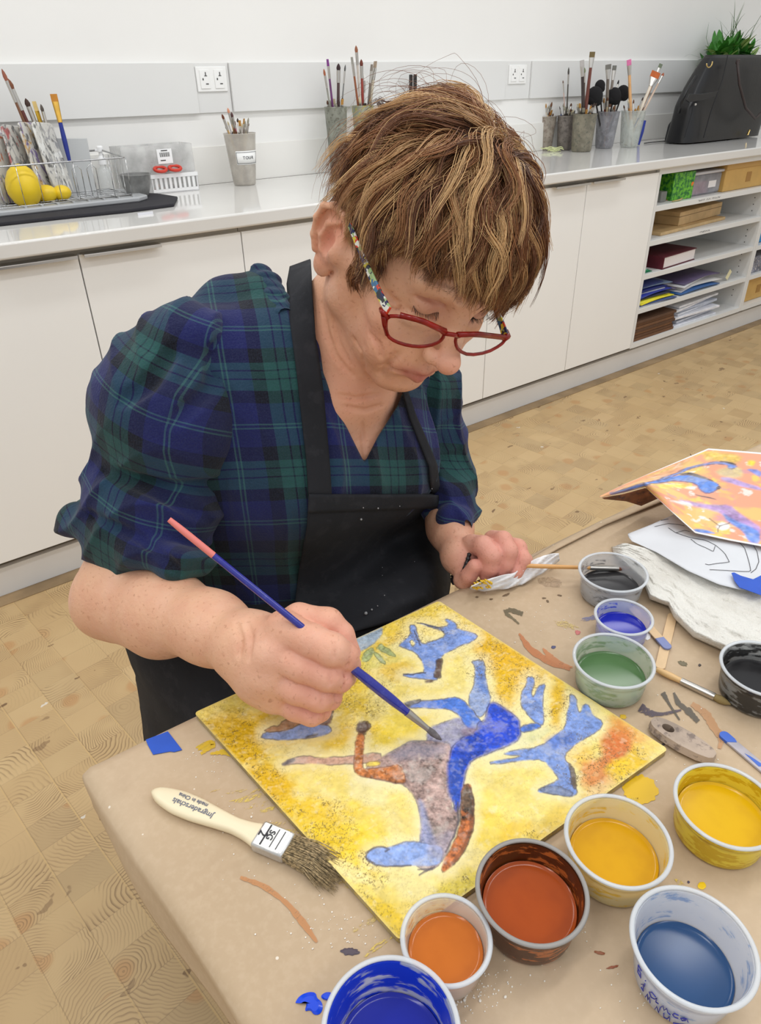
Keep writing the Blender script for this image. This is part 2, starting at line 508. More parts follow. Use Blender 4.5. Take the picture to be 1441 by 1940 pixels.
# ================================================================== the work table
TZ = .74
m_kraft_n = None
def kraft_material():
    t = NT('kraft_paper')
    co = t.n('ShaderNodeNewGeometry').outputs['Position']
    n1 = t.noise(co, 3.5, 4, .55); n2 = t.noise(co, 160, 3); n3 = t.noise(co, 14, 5, .6)
    c = t.mix(t.sstep(n1, .3, .7), S(184, 160, 130), S(197, 174, 145))
    c = t.mix(t.m('MULTIPLY', t.sstep(n2, .4, .75), .18), c, S(214, 193, 166))
    c = t.mix(t.m('MULTIPLY', t.sstep(n3, .56, .75), .22), c, S(156, 130, 102))
    # tiny pale crumbs of dried ground
    v = t.n('ShaderNodeTexVoronoi', feature='F1'); v.inputs['Scale'].default_value = 75.; t.set(v.inputs['Vector'], co)
    vc = t.n('ShaderNodeSeparateColor'); t.set(vc.inputs[0], v.outputs['Color'])
    sk = t.m('MULTIPLY', t.m('LESS_THAN', v.outputs['Distance'], .09), t.m('GREATER_THAN', vc.outputs[0], .96))
    c = t.mix(t.m('MULTIPLY', sk, .75), c, S(236, 228, 214))
    t.P('Base Color', c); t.P('Roughness', .62); t.P('Specular IOR Level', .35)
    h = t.m('ADD', t.noise(co, 6, 3), t.m('MULTIPLY', t.noise(co, 26, 3), .25))
    t.bump(h, .35, .004)
    return t.mat
m_kraft = kraft_material()
T_ROT = math.radians(-2.0)
T_C = np.array([.030, .520])          # back left corner of the covered top
tex, tey = np.array([math.cos(T_ROT), math.sin(T_ROT)]), np.array([math.sin(.082), -math.cos(.082)])
def tpt(a, b, z=TZ):
    """a along the back edge, b towards the viewer"""
    q = T_C + tex * a + tey * b
    return np.array([q[0], q[1], z])
TL, TD = 1.75, .95
def drape():
    RA, RB = .011, .005
    xs_ = np.concatenate([-np.linspace(.044, 0, 18), np.linspace(.01, TL, 130), TL + np.linspace(.005, .06, 8)])
    ys_ = np.concatenate([-np.linspace(.060, 0, 20), np.linspace(.01, TD, 90), TD + np.linspace(.005, .06, 8)])
    P = np.zeros((len(xs_), len(ys_), 3))
    for i, a in enumerate(xs_):
        for j, b in enumerate(ys_):
            ca, cb_ = min(max(a, RA), TL - RA), min(max(b, RB), TD - RB)
            da, db = a - ca, b - cb_
            d = math.hypot(da, db)
            if d < 1e-9:
                P[i, j] = tpt(a, b, TZ); continue
            ux, uy = da / d, db / d
            r = RB + (RA - RB) * abs(ux)
            th = min(d / r, math.pi / 2)
            out = r * math.sin(th); dn = r * (1 - math.cos(th)) + max(0, d - r * math.pi / 2)
            wv = .0035 * math.sin(a * 31 + b * 23) * min(1, dn / .03)
            P[i, j] = tpt(ca + ux * (out + wv + dn * .06), cb_ + uy * (out + wv + dn * .06), TZ - dn)
    return P
pap = MB(); pap.grid(drape())
paper = pap.build('kraft_paper_cover', m_kraft, angle=180)
md = paper.modifiers.new('thickness', 'SOLIDIFY'); md.thickness = .0012; md.offset = -1
tag(paper, 'brown kraft paper covering the work table, stained and taped down', 'table cover')
te = empty('work_table', (.9, .05, 0), label='work table standing under the stained brown kraft paper', cat='table')
a = MB(); pp = [tpt(.012, .012), tpt(TL - .012, .012), tpt(TL - .012, TD - .012), tpt(.012, TD - .012)]
a.prism([(p[0] - .9, p[1] - .05) for p in pp[::-1]], TZ - .035, TZ - .003)
a.build('tabletop', mat('table_board', S(150, 140, 128), .6), te, bevel=.004)
for (p, q) in ((.16, .09), (TL - .09, .09), (.16, TD - .09), (TL - .09, TD - .09)):
    c0 = tpt(p, q); a = MB(); a.box2((c0[0] - .9 - .022, c0[1] - .05 - .022, 0), (c0[0] - .9 + .022, c0[1] - .05 + .022, TZ - .035))
    a.build('leg', mat('table_leg_metal', S(120, 120, 122), .4, .8), te, bevel=.003)

# ---- flat marks of dried paint on the paper (own shapes, a hair above it)
def mark_mat(col, rough=.45, dry=0.0):
    nm = 'dry_paint_%d_%d_%d_%d' % (*col, int(dry * 10))
    if nm in _MC: return _MC[nm]
    t = NT(nm); t.P('Base Color', S(*col)); t.P('Roughness', rough)
    co = t.n('ShaderNodeNewGeometry').outputs['Position']
    if dry > 0:
        nz = t.noise(t.vm('MULTIPLY', co, (1.0, 2.6, 1.0)), 240, 4, .7); n2 = t.noise(co, 60, 3)
        t.P('Alpha', t.m('MULTIPLY', t.sstep(t.m('ADD', nz, t.m('MULTIPLY', n2, .5)), .45 + dry * .3, .62 + dry * .35), .85))
    _MC[nm] = t.mat
    return t.mat
def paint_mark(pxs, col, z=TZ + .0004, name='paint_mark', rough=.45, parent=None, th=.0003, dry=0.0):
    P = smooth_poly0(pxs); n = len(P); c_ = P.mean(0)
    rings = []
    for s_ in (1.0, .66, .33): rings.append([onz(*(c_ + (p - c_) * s_), z + (0 if s_ == 1 else th)) for p in P])
    a = MB(); V = [p for r in rings for p in r] + [onz(*c_, z + th)]
    Fc = [(k * n + i, k * n + (i + 1) % n, (k + 1) * n + (i + 1) % n, (k + 1) * n + i) for k in range(2) for i in range(n)] + [(2 * n + i, 2 * n + (i + 1) % n, 3 * n) for i in range(n)]
    a.add(V, Fc)
    return a.build(name, mark_mat(col, rough, dry), paper if parent is None else parent, smooth=False)
def smooth_poly0(P, it=2):
    P = np.array(P, float)
    for _ in range(it):
        Q = np.roll(P, -1, 0); P = np.stack([P * .75 + Q * .25, P * .25 + Q * .75], 1).reshape(-1, 2)
    return P
def smear(cx, cy, L, Wd, ang, col, n=14, seed=1, z=TZ + .0004, name='paint_mark', jag=.25, dry=0.0):
    rg = np.random.default_rng(seed); pts = []
    for i in range(n * 2):
        a = math.pi * i / n
        rr = 1 + rg.uniform(-jag, jag)
        x, y = math.cos(a) * L / 2 * rr, math.sin(a) * Wd / 2 * rr
        ca, sa = math.cos(math.radians(ang)), math.sin(math.radians(ang))
        pts.append((cx + x * ca - y * sa, cy + x * sa + y * ca))
    return paint_mark(pts, col, z, name, dry=dry)
# rust coloured strokes
def stroke(path, w, col, seed=0, z=TZ + .0004):
    rg = np.random.default_rng(seed); path = np.array(path, float)
    t_ = np.linspace(0, 1, 22); s_ = np.linspace(0, 1, len(path))
    X = np.interp(t_, s_, path[:, 0]); Y = np.interp(t_, s_, path[:, 1])
    for _ in range(2):
        X[1:-1] = (X[:-2] + X[1:-1] * 2 + X[2:]) / 4; Y[1:-1] = (Y[:-2] + Y[1:-1] * 2 + Y[2:]) / 4
    dx, dy = np.gradient(X), np.gradient(Y); L = np.hypot(dx, dy) + 1e-6
    wv = np.interp(t_, np.linspace(0, 1, len(w)), w) * (1 + rg.uniform(-.22, .22, len(t_))) / 2
    A = [(x - b / l * v, y + a_ / l * v) for x, y, a_, b, l, v in zip(X, Y, dx, dy, L, wv)]
    B = [(x + b / l * v, y - a_ / l * v) for x, y, a_, b, l, v in zip(X, Y, dx, dy, L, wv)]
    za = z + .0002 + seed * 2e-5
    G = np.array([[onz(*p, za), onz(*q, za)] for p, q in zip(A, B)])
    a_ = MB(); a_.grid(G)
    return a_.build('paint_mark', mark_mat(col, .45, .12), paper, smooth=False)
stroke([(455, 1662), (500, 1678), (545, 1712), (577, 1752), (600, 1785)], [6, 11, 9, 16, 5], (193, 135, 84), 1)
stroke([(983, 1200), (1003, 1230), (1040, 1254), (1080, 1267)], [4, 14, 12, 8], (190, 120, 72), 2)
stroke([(1028, 1228), (1040, 1243), (1062, 1258), (1084, 1264)], [3, 12, 8, 3], (196, 128, 80), 3)
stroke([(1310, 1333), (1338, 1353), (1352, 1378), (1368, 1398), (1362, 1418)], [8, 16, 14, 12, 6], (194, 148, 106), 4)
stroke([(955, 1160), (966, 1155), (990, 1163)], [9, 8, 9], (104, 92, 66), 5)
stroke([(958, 1162), (972, 1172), (983, 1182)], [7, 4, 3], (110, 98, 70), 6)
stroke([(1212, 1340), (1232, 1352), (1255, 1353), (1290, 1345)], [16, 12, 6, 4], (84, 72, 84), 7)
stroke([(1255, 1312), (1268, 1335), (1287, 1364)], [9, 5, 3], (88, 80, 68), 8)
stroke([(1276, 1312), (1284, 1332), (1304, 1347), (1322, 1367)], [4, 9, 12, 9], (96, 88, 76), 9)
smear(1293, 1257, 18, 9, 20, (112, 102, 76), seed=3)
smear(1325, 1260, 5, 5, 0, (70, 62, 58), seed=4)
smear(663, 1803, 33, 15, 5, (78, 66, 76), seed=5, jag=.2)
for q in [(372, 1422, 62, 16, -22), (395, 1425, 50, 9, -25)]: pass
stroke([(380, 1428), (405, 1412), (398, 1404), (376, 1420)], [5, 9, 6, 3], (222, 184, 40), 10)
stroke([(398, 1428), (425, 1424), (440, 1432)], [4, 11, 5], (222, 184, 40), 11)
smear(390, 1412, 38, 15, -20, (214, 180, 48), seed=11, dry=.4)
for k_, (x, y, l, ww, an) in enumerate([(470, 1512, 70, 11, -12), (492, 1524, 60, 10, -14), (448, 1500, 40, 6, -10), (505, 1534, 40, 8, -18), (485, 1498, 34, 6, -30), (530, 1560, 56, 8, -5), (560, 1575, 40, 7, 5), (410, 1497, 24, 3, -18),
                                        (700, 1745, 60, 10, -30), (720, 1790, 70, 12, -35), (640, 1668, 60, 14, 25), (672, 1762, 12, 9, 0), (1288, 1673, 24, 9, 40), (1308, 1690, 26, 8, 30)]):
    smear(x, y, l, ww, an, [(226, 198, 96), (220, 190, 104), (214, 188, 118)][k_ % 3], seed=20 + k_, jag=.3, dry=.75)
# thick yellow puddle beside the board, yellow drops
smear(1212, 1496, 66, 54, 10, (220, 178, 4), seed=41, jag=.12, n=22); smear(1190, 1522, 60, 20, -30, (216, 186, 60), seed=40, dry=.5)
smear(1329, 1678, 16, 14, 0, (236, 196, 12), seed=42, jag=.08)
smear(1180, 1358, 14, 8, 10, (222, 182, 52), seed=43)
smear(1076, 1340, 22, 10, -20, (158, 92, 80), seed=44, dry=.4)
smear(1120, 1170, 34, 9, -15, (138, 138, 170), seed=45, jag=.4, dry=.6)
smear(1072, 1183, 42, 12, 15, (210, 186, 120), seed=46, jag=.4, dry=.7)
smear(1048, 1226, 8, 6, 0, (74, 74, 110), seed=47)
smear(1135, 1805, 22, 6, 10, (148, 86, 52), seed=48); smear(1160, 1832, 22, 5, -12, (148, 80, 50), seed=49)
smear(1338, 1937, 18, 12, 0, (176, 90, 52), seed=50)
smear(1304, 1671, 5, 5, 0, (70, 64, 90), seed=51); smear(1256, 1410, 6, 5, 0, (84, 82, 84), seed=52)
smear(1094, 1198, 10, 8, 20, (196, 112, 108), seed=53)
# dark smudges at the back edge
for k_, (x, y, l, ww, an) in enumerate([(958, 1127, 14, 4, -20), (903, 1131, 6, 3, 0), (930, 1135, 7, 3, -10), (1030, 1133, 8, 3, 0), (1037, 1139, 6, 4, 40), (1060, 1128, 9, 3, 10)]):
    smear(x, y, l, ww, an, (112, 90, 66), seed=60 + k_)
smear(1040, 1102, 48, 20, 8, (178, 152, 122), seed=70, jag=.15, dry=.6)
# bright blue wet blobs at the bottom
paint_mark([(557, 1903), (566, 1887), (583, 1879), (598, 1880), (600, 1891), (609, 1897), (612, 1910), (606, 1922), (594, 1923), (588, 1913), (576, 1917), (582, 1899), (570, 1894)], (18, 72, 220), rough=.2, th=.0012)
paint_mark([(607, 1886), (617, 1879), (628, 1880), (631, 1889), (622, 1896), (610, 1893)], (18, 72, 220), rough=.2, th=.0012)

# white folded hem of the paper along the back edge, at the right
def ribbon(name, left, right, z0, z1, m, parent=None, th=.0012, bulge=.0):
    n = 40
    t_ = np.linspace(0, 1, n)
    def ip(P):
        P = np.array(P, float); s_ = np.linspace(0, 1, len(P)); return np.interp(t_, s_, P[:, 0]), np.interp(t_, s_, P[:, 1])
    lx, ly = ip(left); rx, ry = ip(right)
    G = np.zeros((n, 5, 3))
    for i in range(n):
        for j in range(5):
            s_ = j / 4
            G[i, j] = onz(lx[i] * (1 - s_) + rx[i] * s_, ly[i] * (1 - s_) + ry[i] * s_, z0 * (1 - s_) + z1 * s_ + bulge * math.sin(math.pi * s_))
    a = MB(); a.grid(G)
    return a.build(name, m, parent, solid=th, angle=180)
ribbon('folded_edge', [(975, 1074), (1050, 1030), (1140, 985), (1260, 936)], [(985, 1082), (1056, 1040), (1146, 994), (1264, 946)], TZ + .0015, TZ + .004, m_kraft, paper, bulge=.002)

# ---- blue masking tape pieces
m_tape = mat('blue_masking_tape', S(36, 84, 190), .55, vary=.06, scale=40)
def tape(pxs, z, lab):
    pts = [onz(x, y, z) for x, y in pxs]; c0 = np.mean(pts, 0)
    a = MB(); a.prism([(p[0] - c0[0], p[1] - c0[1]) for p in pts], 0, .0005)
    o = a.build('masking_tape', m_tape, smooth=False); o.location = (c0[0], c0[1], z)
    tag(o, lab, 'tape'); return o
tape([(276, 1402), (318, 1386), (328, 1399), (345, 1421), (330, 1425), (322, 1424), (290, 1430), (280, 1412)], TZ + .0006, 'blue masking tape square at the back left table corner')

# ---- cream and white crumbs of gesso: too many to count
def crumbs(centres, n, seed, nm):
    rg = np.random.default_rng(seed); a = MB()
    for _ in range(n):
        cx_, cy_, s1 = centres[rg.integers(len(centres))]
        p = onz(cx_ + rg.normal(0, s1), cy_ + rg.normal(0, s1 * .8), TZ)
        r_ = rg.uniform(.0003, .0008) * (1 + (rg.random() > .93) * .8)
        a.sphere(p + np.array([0, 0, r_ * .5]), (r_, r_ * rg.uniform(.6, 1), r_ * .7), n=6)
    o = a.build(nm, mat('gesso_crumbs', S(232, 226, 214), .6)); o['kind'] = 'stuff'
    return tag(o, 'scattered white crumbs of dried gesso on the kraft paper', 'crumbs')
crumbs([(900, 1880, 28), (880, 1900, 22), (860, 1860, 18), (930, 1860, 30), (1000, 1790, 40), (1090, 1745, 18), (660, 1760, 30), (590, 1740, 40), (470, 1590, 60), (400, 1440, 30), (1200, 1900, 60), (1270, 1400, 60), (780, 1870, 60), (1010, 1180, 50)], 420, 5, 'gesso_crumbs')

# ================================================================== plastic cups of paint
def plastic(name, tint=(238, 240, 244), alpha=.42, stain=None, amt=.6, scale=30, zr=(0, .045)):
    t = NT(name)
    co = t.coord(); z = t.sep(co)[2]
    c = S(*tint); al = alpha
    if stain is not None:
        # dried drips and brushed wipe marks on the wall: stretched round the cup
        xyz = t.sep(co); ang = t.m('ARCTAN2', xyz[1], xyz[0])
        wv = t.comb(t.m('MULTIPLY', t.m('COSINE', ang), .6), t.m('MULTIPLY', t.m('SINE', ang), .6), t.m('MULTIPLY', z, 60))
        nz = t.noise(wv, scale * .1, 4, .6)
        mk = t.sstep(nz, .62 - amt * .3, .70 - amt * .3)
        c = t.mix(mk, c, S(*stain))
        al = t.m('MULTIPLY_ADD', mk, (.92 - alpha) * min(1, amt + .3), alpha)
    t.P('Base Color', c); t.P('Alpha', al); t.P('Roughness', .22); t.P('Specular IOR Level', .6)
    return t.mat
m_rim = mat('cup_rim_plastic', S(216, 220, 224), .2, alpha=.62, spec=.7)
CUPS = []
def paint_cup(px, py, rim_r, h, base_r, fill, liquid, wall, label, rim=None, wall_tint=None, group=None, liq_rough=.08, stain_top=None, inner=None):
    """px,py: where the centre of the rim circle shows"""
    p = onz(px, py, TZ + h)
    e = empty('paint_cup', (p[0], p[1], TZ + .0008), label=label, cat='paint cup', group=group)
    rr = rim_r; t_ = .0009
    a = MB()
    R_ = lambda z: base_r + (rr - .003 - base_r) * (z / h) ** .85
    prof = [(0, .0006), (base_r * .93, .0006), (base_r, .002)] + [(R_(z), z) for z in np.linspace(.004, h * .78, 6)] + [(R_(h * .80) + .0012, h * .80), (R_(h * .84) + .0016, h * .85), (R_(h) + .0008, h - .0025)]
    prof += [(R_(h) - t_, h - .002)] + [(R_(z) - t_, z) for z in np.linspace(h * .9, .003, 8)] + [(base_r * .9, .0016), (0, .0016)]
    a.lathe(prof, 72); a.build('cup_wall', wall, e, angle=60)
    a = MB(); k = 10
    ring = [(rr - .0016 + .0018 * math.cos(q), h - .0008 + .0013 * math.sin(q)) for q in np.linspace(0, 2 * math.pi, k + 1)]
    a.lathe(ring, 72); a.build('rim', rim or m_rim, e, angle=180)
    fz = h * fill
    a = MB()
    prof = [(0, .0018)] + [(base_r * .88, .002)] + [(R_(z) - t_ - .0003, z) for z in np.linspace(.004, fz, 6)]
    prof += [(R_(fz) - t_ - .0008, fz + .0007), (R_(fz) - t_ - .0022, fz - .0001), (R_(fz) - .005, fz - .0004), (0, fz - .0004)]
    a.lathe(prof, 72); a.build('paint', liquid, e, angle=75)
    CUPS.append(e)
    return e
def liquid(name, col, rough=.16, film=None, coat=.0):
    t = NT(name); co = t.coord()
    c = S(*col)
    if film: c = t.mix(t.m('MULTIPLY', t.sstep(t.noise(co, 45, 3), .4, .7), .35), c, S(*film))
    t.P('Base Color', c); t.P('Roughness', rough); t.P('Coat Weight', coat); t.P('Specular IOR Level', .28)
    return t.mat
BR, SR = .0405, .0318
paint_cup(1170, 1590, BR, .038, .033, .40, liquid('liq_yellow', (210, 156, 8), film=(194, 138, 8)), plastic('cup_yellow', (240, 224, 170), .62, (226, 190, 70), .25), 'translucent cup of golden yellow paint touching the board corner')
paint_cup(1376, 1524, BR, .037, .034, .52, liquid('liq_yellow2', (218, 172, 8), film=(204, 156, 8)), plastic('cup_yellow2', (232, 208, 60), .9, (206, 170, 20), .5), 'cup coated all over in bright yellow paint, at the right edge')
paint_cup(1313, 1790, BR, .048, .030, .36, liquid('liq_blue', (36, 72, 116)), plastic('cup_blue', (226, 232, 242), .60, (150, 176, 214), .18), 'white cup of dark blue water with blue handwriting on its side')
paint_cup(1007, 1686, BR, .040, .033, .50, liquid('liq_rust', (164, 70, 14), film=(146, 58, 12)), plastic('cup_rust', (176, 96, 44), .93, (74, 34, 14), .72), 'cup of rust orange paint with brown streaks, touching the board', rim=mat('grey_rim', S(150, 146, 142), .3, alpha=.9))
paint_cup(845, 1778, SR, .034, .0255, .55, liquid('liq_orange', (192, 104, 30), film=(178, 92, 24)), plastic('cup_orange', (240, 226, 212), .5, (214, 150, 90), .12), 'small cup of orange paint at the front board corner')
paint_cup(740, 1950, .043, .044, .034, .28, liquid('liq_ultra', (22, 36, 150), rough=.15), plastic('cup_ultra', (214, 222, 236), .55, (22, 62, 206), .70, scale=16), 'cup with thick bright blue paint on its walls, at the bottom edge')
paint_cup(1162, 1250, BR, .036, .0335, .42, liquid('liq_green', (80, 114, 70)), plastic('cup_green', (206, 220, 204), .52, (150, 172, 140), .35), 'cup of sage green paint beside the board')
paint_cup(1181, 1168, SR, .031, .0265, .48, liquid('liq_cobalt', (18, 30, 160)), plastic('cup_cobalt', (206, 214, 242), .45, (60, 84, 214), .22), 'small cup of cobalt blue paint between the green and grey cups')
paint_cup(1161, 1083, BR, .036, .034, .36, liquid('liq_char', (48, 47, 48)), plastic('cup_char', (214, 218, 222), .42, (120, 122, 126), .22), 'cup of dark grey paint below the held brush tip')
paint_cup(1446, 1266, BR, .037, .034, .42, liquid('liq_black', (38, 37, 38)), plastic('cup_black', (150, 152, 152), .6, (46, 46, 46), .6), 'cup of black paint with smeared walls at the right edge')
# darker / solid paint seen through the lower wall is the liquid itself

# handwriting on the blue cup: thin raised ink lines wrapped on the wall
def cup_writing(e, strokes, rr0, rr1, h, m):
    a = MB()
    for st in strokes:
        P = []
        for (ang, zz) in st:
            z = zz * h; R_ = rr0 + (rr1 - .003 - rr0) * (z / h) ** .85 + .0009
            P.append((R_ * math.cos(math.radians(ang)), R_ * math.sin(math.radians(ang)), z))
        a.tube(P, .00042, 5)
    return a.build('handwriting', m, e)
m_ink = mat('blue_ink', S(52, 58, 158), .4)
_ec = CUPS[2]
_base = math.degrees(math.atan2(CAM[1] - _ec.location[1], CAM[0] - _ec.location[0]))
def wr(points, a0, z0, sa=1.0, sz=1.0):
    return [(_base + a0 + x * sa, z0 + y * sz) for x, y in points]
st = [wr([(6, .20), (0, .2), (0, 0), (6, 0), (5, .1), (0, .1)], -42, .52), wr([(0, .08), (0, 0)], -29, .46), wr([(0, .14), (.6, .15)], -29, .5),
      wr([(8, .14), (3, .16), (0, .08), (3, 0), (7, .04), (9, .13), (9, 0), (12, .02)], -22, .4), wr([(0, 0), (2, .12), (4, 0), (6, .12), (8, .02), (11, .0)], -7, .36),
      wr([(5, .12), (1, .12), (0, .04), (3, 0), (6, .02)], 6, .36), wr([(0, .05), (3, .12), (5, .06), (2, .0), (0, .06), (5, .12), (8, .02)], 14, .36),
      wr([(0, .1), (3, .18), (4, 0), (0, .02)], -34, .28), wr([(0, 0), (2, .16), (4, 0), (5, .14), (7, 0)], -26, .2), wr([(0, 0), (1, .14), (5, 0), (5, .16)], -12, .16), wr([(0, .12), (1, 0), (5, .02), (6, .14), (8, 0)], -2, .14), wr([(0, 0), (6, .06), (9, .1), (16, .12)], 10, .14)]
cup_writing(_ec, st, .030, BR, .048, m_ink)
# ================================================================== the painted board
BZ = TZ + .0085
C4 = [onz(*p, BZ) for p in [(367, 1348), (831, 1136), (1266, 1417), (757, 1780)]]   # left, back, right, front
NB = 430
def rand_field(shape, cells, seed):
    """smooth value noise, numpy"""
    rg = np.random.default_rng(seed); g = rg.random((cells + 2, cells + 2))
    y = np.linspace(0, cells, shape[0]); x = np.linspace(0, cells, shape[1])
    yi = np.clip(y.astype(int), 0, cells); xi = np.clip(x.astype(int), 0, cells)
    fy = (y - yi)[:, None]; fx = (x - xi)[None]; fy = fy * fy * (3 - 2 * fy); fx = fx * fx * (3 - 2 * fx)
    a = g[yi][:, xi]; b = g[yi][:, xi + 1]; c_ = g[yi + 1][:, xi]; d = g[yi + 1][:, xi + 1]
    return (a * (1 - fx) + b * fx) * (1 - fy) + (c_ * (1 - fx) + d * fx) * fy
def fbm(shape, cells, seed, octs=4, gain=.55):
    o = 0; w_ = 0; am = 1
    for k in range(octs):
        o = o + am * rand_field(shape, cells * 2 ** k, seed + k * 17); w_ += am; am *= gain
    return o / w_
def poly_dist(X, Y, poly):
    """signed distance, inside negative"""
    P = np.array(poly, float); n = len(P)
    d = np.full(X.shape, 1e9); ins = np.zeros(X.shape, bool)
    for i in range(n):
        a = P[i]; b = P[(i + 1) % n]; e = b - a
        wx, wy = X - a[0], Y - a[1]
        t_ = np.clip((wx * e[0] + wy * e[1]) / (e @ e + 1e-9), 0, 1)
        d = np.minimum(d, (wx - e[0] * t_) ** 2 + (wy - e[1] * t_) ** 2)
        c1 = (a[1] > Y) != (b[1] > Y)
        with np.errstate(divide='ignore', invalid='ignore'):
            xi = (b[0] - a[0]) * (Y - a[1]) / (b[1] - a[1] + 1e-12) + a[0]
        ins ^= c1 & (X < xi)
    d = np.sqrt(d)
    return np.where(ins, -d, d)
def line_dist(X, Y, pts):
    P = np.array(pts, float); d = np.full(X.shape, 1e9)
    for a, b in zip(P[:-1], P[1:]):
        e = b - a; wx, wy = X - a[0], Y - a[1]
        t_ = np.clip((wx * e[0] + wy * e[1]) / (e @ e + 1e-9), 0, 1)
        d = np.minimum(d, (wx - e[0] * t_) ** 2 + (wy - e[1] * t_) ** 2)
    return np.sqrt(d)
def smooth_poly(P, it=2):
    P = np.array(P, float)
    for _ in range(it):
        Q = np.roll(P, -1, 0); P = np.stack([P * .75 + Q * .25, P * .25 + Q * .75], 1).reshape(-1, 2)
    return P

U, V_ = np.meshgrid(np.linspace(0, 1, NB), np.linspace(0, 1, NB), indexing='ij')   # U: left->back side, V: left->front side
L_, Bk, Rt, Fr = [np.array(p) for p in C4]
PB = (L_[None, None] * ((1 - U) * (1 - V_))[..., None] + Bk * (U * (1 - V_))[..., None] + Rt * (U * V_)[..., None] + Fr * ((1 - U) * V_)[..., None])
PX = proj(PB); X, Y = PX[..., 0], PX[..., 1]
sh = U.shape
wx_ = (fbm(sh, 18, 3) - .5) * 14; wy_ = (fbm(sh, 18, 9) - .5) * 14       # painterly wobble of all outlines
wx2 = (fbm(sh, 60, 13) - .5) * 12; wy2 = (fbm(sh, 60, 19) - .5) * 12
Xw, Yw = X + wx_ * .30 + wx2 * .18, Y + wy_ * .30 + wy2 * .18
A = lambda *c_: S3(*c_)
base = A(240, 220, 128) + 0 * X[..., None]
def blend(mask, col):
    global base
    base = base * (1 - mask[..., None]) + np.asarray(col) * mask[..., None]
def sst(x, a, b):
    t_ = np.clip((x - a) / (b - a), 0, 1); return t_ * t_ * (3 - 2 * t_)
n_mid2, n_fine2 = fbm(sh, 22, 55), fbm(sh, 80, 56, 2)
n_big, n_mid, n_fine, n_hf = fbm(sh, 5, 21), fbm(sh, 16, 22), fbm(sh, 70, 23, 3), fbm(sh, 180, 24, 2)
blend(sst(n_mid, .45, .75) * .6, A(244, 228, 168))
blend(sst(n_big, .55, .8) * .5, A(232, 206, 90))
# soft zones: (x, y, rx, ry, angle, colour, strength)
ZN = [(480, 1400, 130, 45, -28, (226, 186, 22), .9), (430, 1390, 60, 50, 20, (214, 172, 18), .8), (620, 1400, 120, 22, -14, (232, 192, 30), .7), (560, 1450, 120, 20, -8, (234, 204, 60), .5),
      (660, 1300, 40, 90, 12, (232, 200, 40), .75), (730, 1290, 22, 70, 8, (240, 226, 160), .7), (760, 1390, 60, 50, 0, (236, 208, 50), .8), (750, 1360, 40, 30, 0, (244, 226, 120), .4),
      (500, 1500, 60, 90, -48, (224, 180, 12), .95), (590, 1560, 90, 60, 40, (232, 196, 34), .8), (650, 1600, 110, 45, 20, (236, 202, 30), .85), (620, 1530, 70, 30, 10, (228, 190, 36), .5), (690, 1560, 60, 40, 30, (238, 206, 20), .5),
      (560, 1340, 70, 22, -28, (214, 190, 80), .6), (450, 1330, 50, 18, -28, (202, 186, 96), .5),
      (800, 1170, 90, 35, -20, (240, 208, 70), .8), (880, 1190, 60, 30, 30, (232, 196, 60), .7), (740, 1225, 40, 30, 0, (230, 190, 40), .7), (745, 1270, 40, 18, 0, (226, 186, 50), .7),
      (960, 1250, 75, 45, 35, (232, 184, 16), 1.0), (960, 1310, 26, 55, 5, (234, 190, 24), .95), (1000, 1270, 55, 35, 35, (228, 182, 20), .7), (900, 1210, 50, 22, 35, (230, 184, 20), .7), (1055, 1335, 20, 50, 3, (228, 186, 16), 1.0),
      (870, 1290, 60, 40, 0, (244, 228, 150), .6), (1080, 1420, 60, 30, 20, (236, 190, 70), .7), (1190, 1400, 60, 50, 40, (230, 170, 90), .8), (1165, 1415, 34, 44, 20, (212, 118, 56), 1.0), (1130, 1465, 42, 40, -30, (220, 136, 78), .9),
      (1200, 1440, 60, 26, -38, (234, 196, 24), .9), (1185, 1385, 30, 16, 30, (222, 140, 70), .6), (1228, 1418, 30, 20, 0, (240, 212, 130), .7), (1130, 1505, 45, 22, -30, (236, 212, 160), .7),
      (1000, 1540, 80, 35, 10, (244, 226, 140), .7), (930, 1570, 40, 50, 10, (240, 210, 60), .6), (980, 1570, 45, 20, -30, (236, 196, 50), .6), (1040, 1560, 50, 25, -35, (228, 196, 70), .7), (900, 1470, 40, 30, 0, (246, 232, 170), .5),
      (760, 1680, 90, 30, 0, (242, 230, 170), .85), (720, 1700, 60, 40, 40, (226, 200, 70), .6), (860, 1700, 90, 40, -30, (214, 196, 60), .8), (740, 1740, 60, 25, 40, (228, 196, 40), .85), (660, 1650, 60, 18, 20, (244, 230, 180), .6), (820, 1620, 40, 60, 0, (240, 224, 130), .3),
      (700, 1500, 45, 30, 30, (238, 228, 176), .8), (620, 1350, 30, 10, 0, (238, 228, 180), .7), (560, 1420, 60, 12, -4, (236, 222, 160), .7), (480, 1345, 40, 10, -28, (236, 220, 150), .4),
      (740, 1240, 70, 18, -20, (214, 214, 140), .5), (960, 1410, 90, 16, -20, (224, 224, 176), .7), (1000, 1390, 60, 14, -25, (222, 224, 180), .7)]
for (zx, zy, rx, ry, an, c_, s_) in ZN:
    ca, sa = math.cos(math.radians(an)), math.sin(math.radians(an))
    dx, dy = X + wx_ * 1.5 - zx, Y + wy_ * 1.5 - zy
    q = np.sqrt(((dx * ca + dy * sa) / rx) ** 2 + ((-dx * sa + dy * ca) / ry) ** 2)
    blend((1 - sst(q + (n_mid - .5) * .8, .55, 1.15)) * s_, A(*c_))
base = base * (1 + (n_fine[..., None] - .5) * .30 + (n_mid2[..., None] - .5) * .25 + (n_hf[..., None] - .5) * .1)
blend(sst(n_fine2, .55, .75) * .16, A(246, 236, 190))
base = base * np.array([.98, .95, .80]) 
HALO = False
blend0 = blend
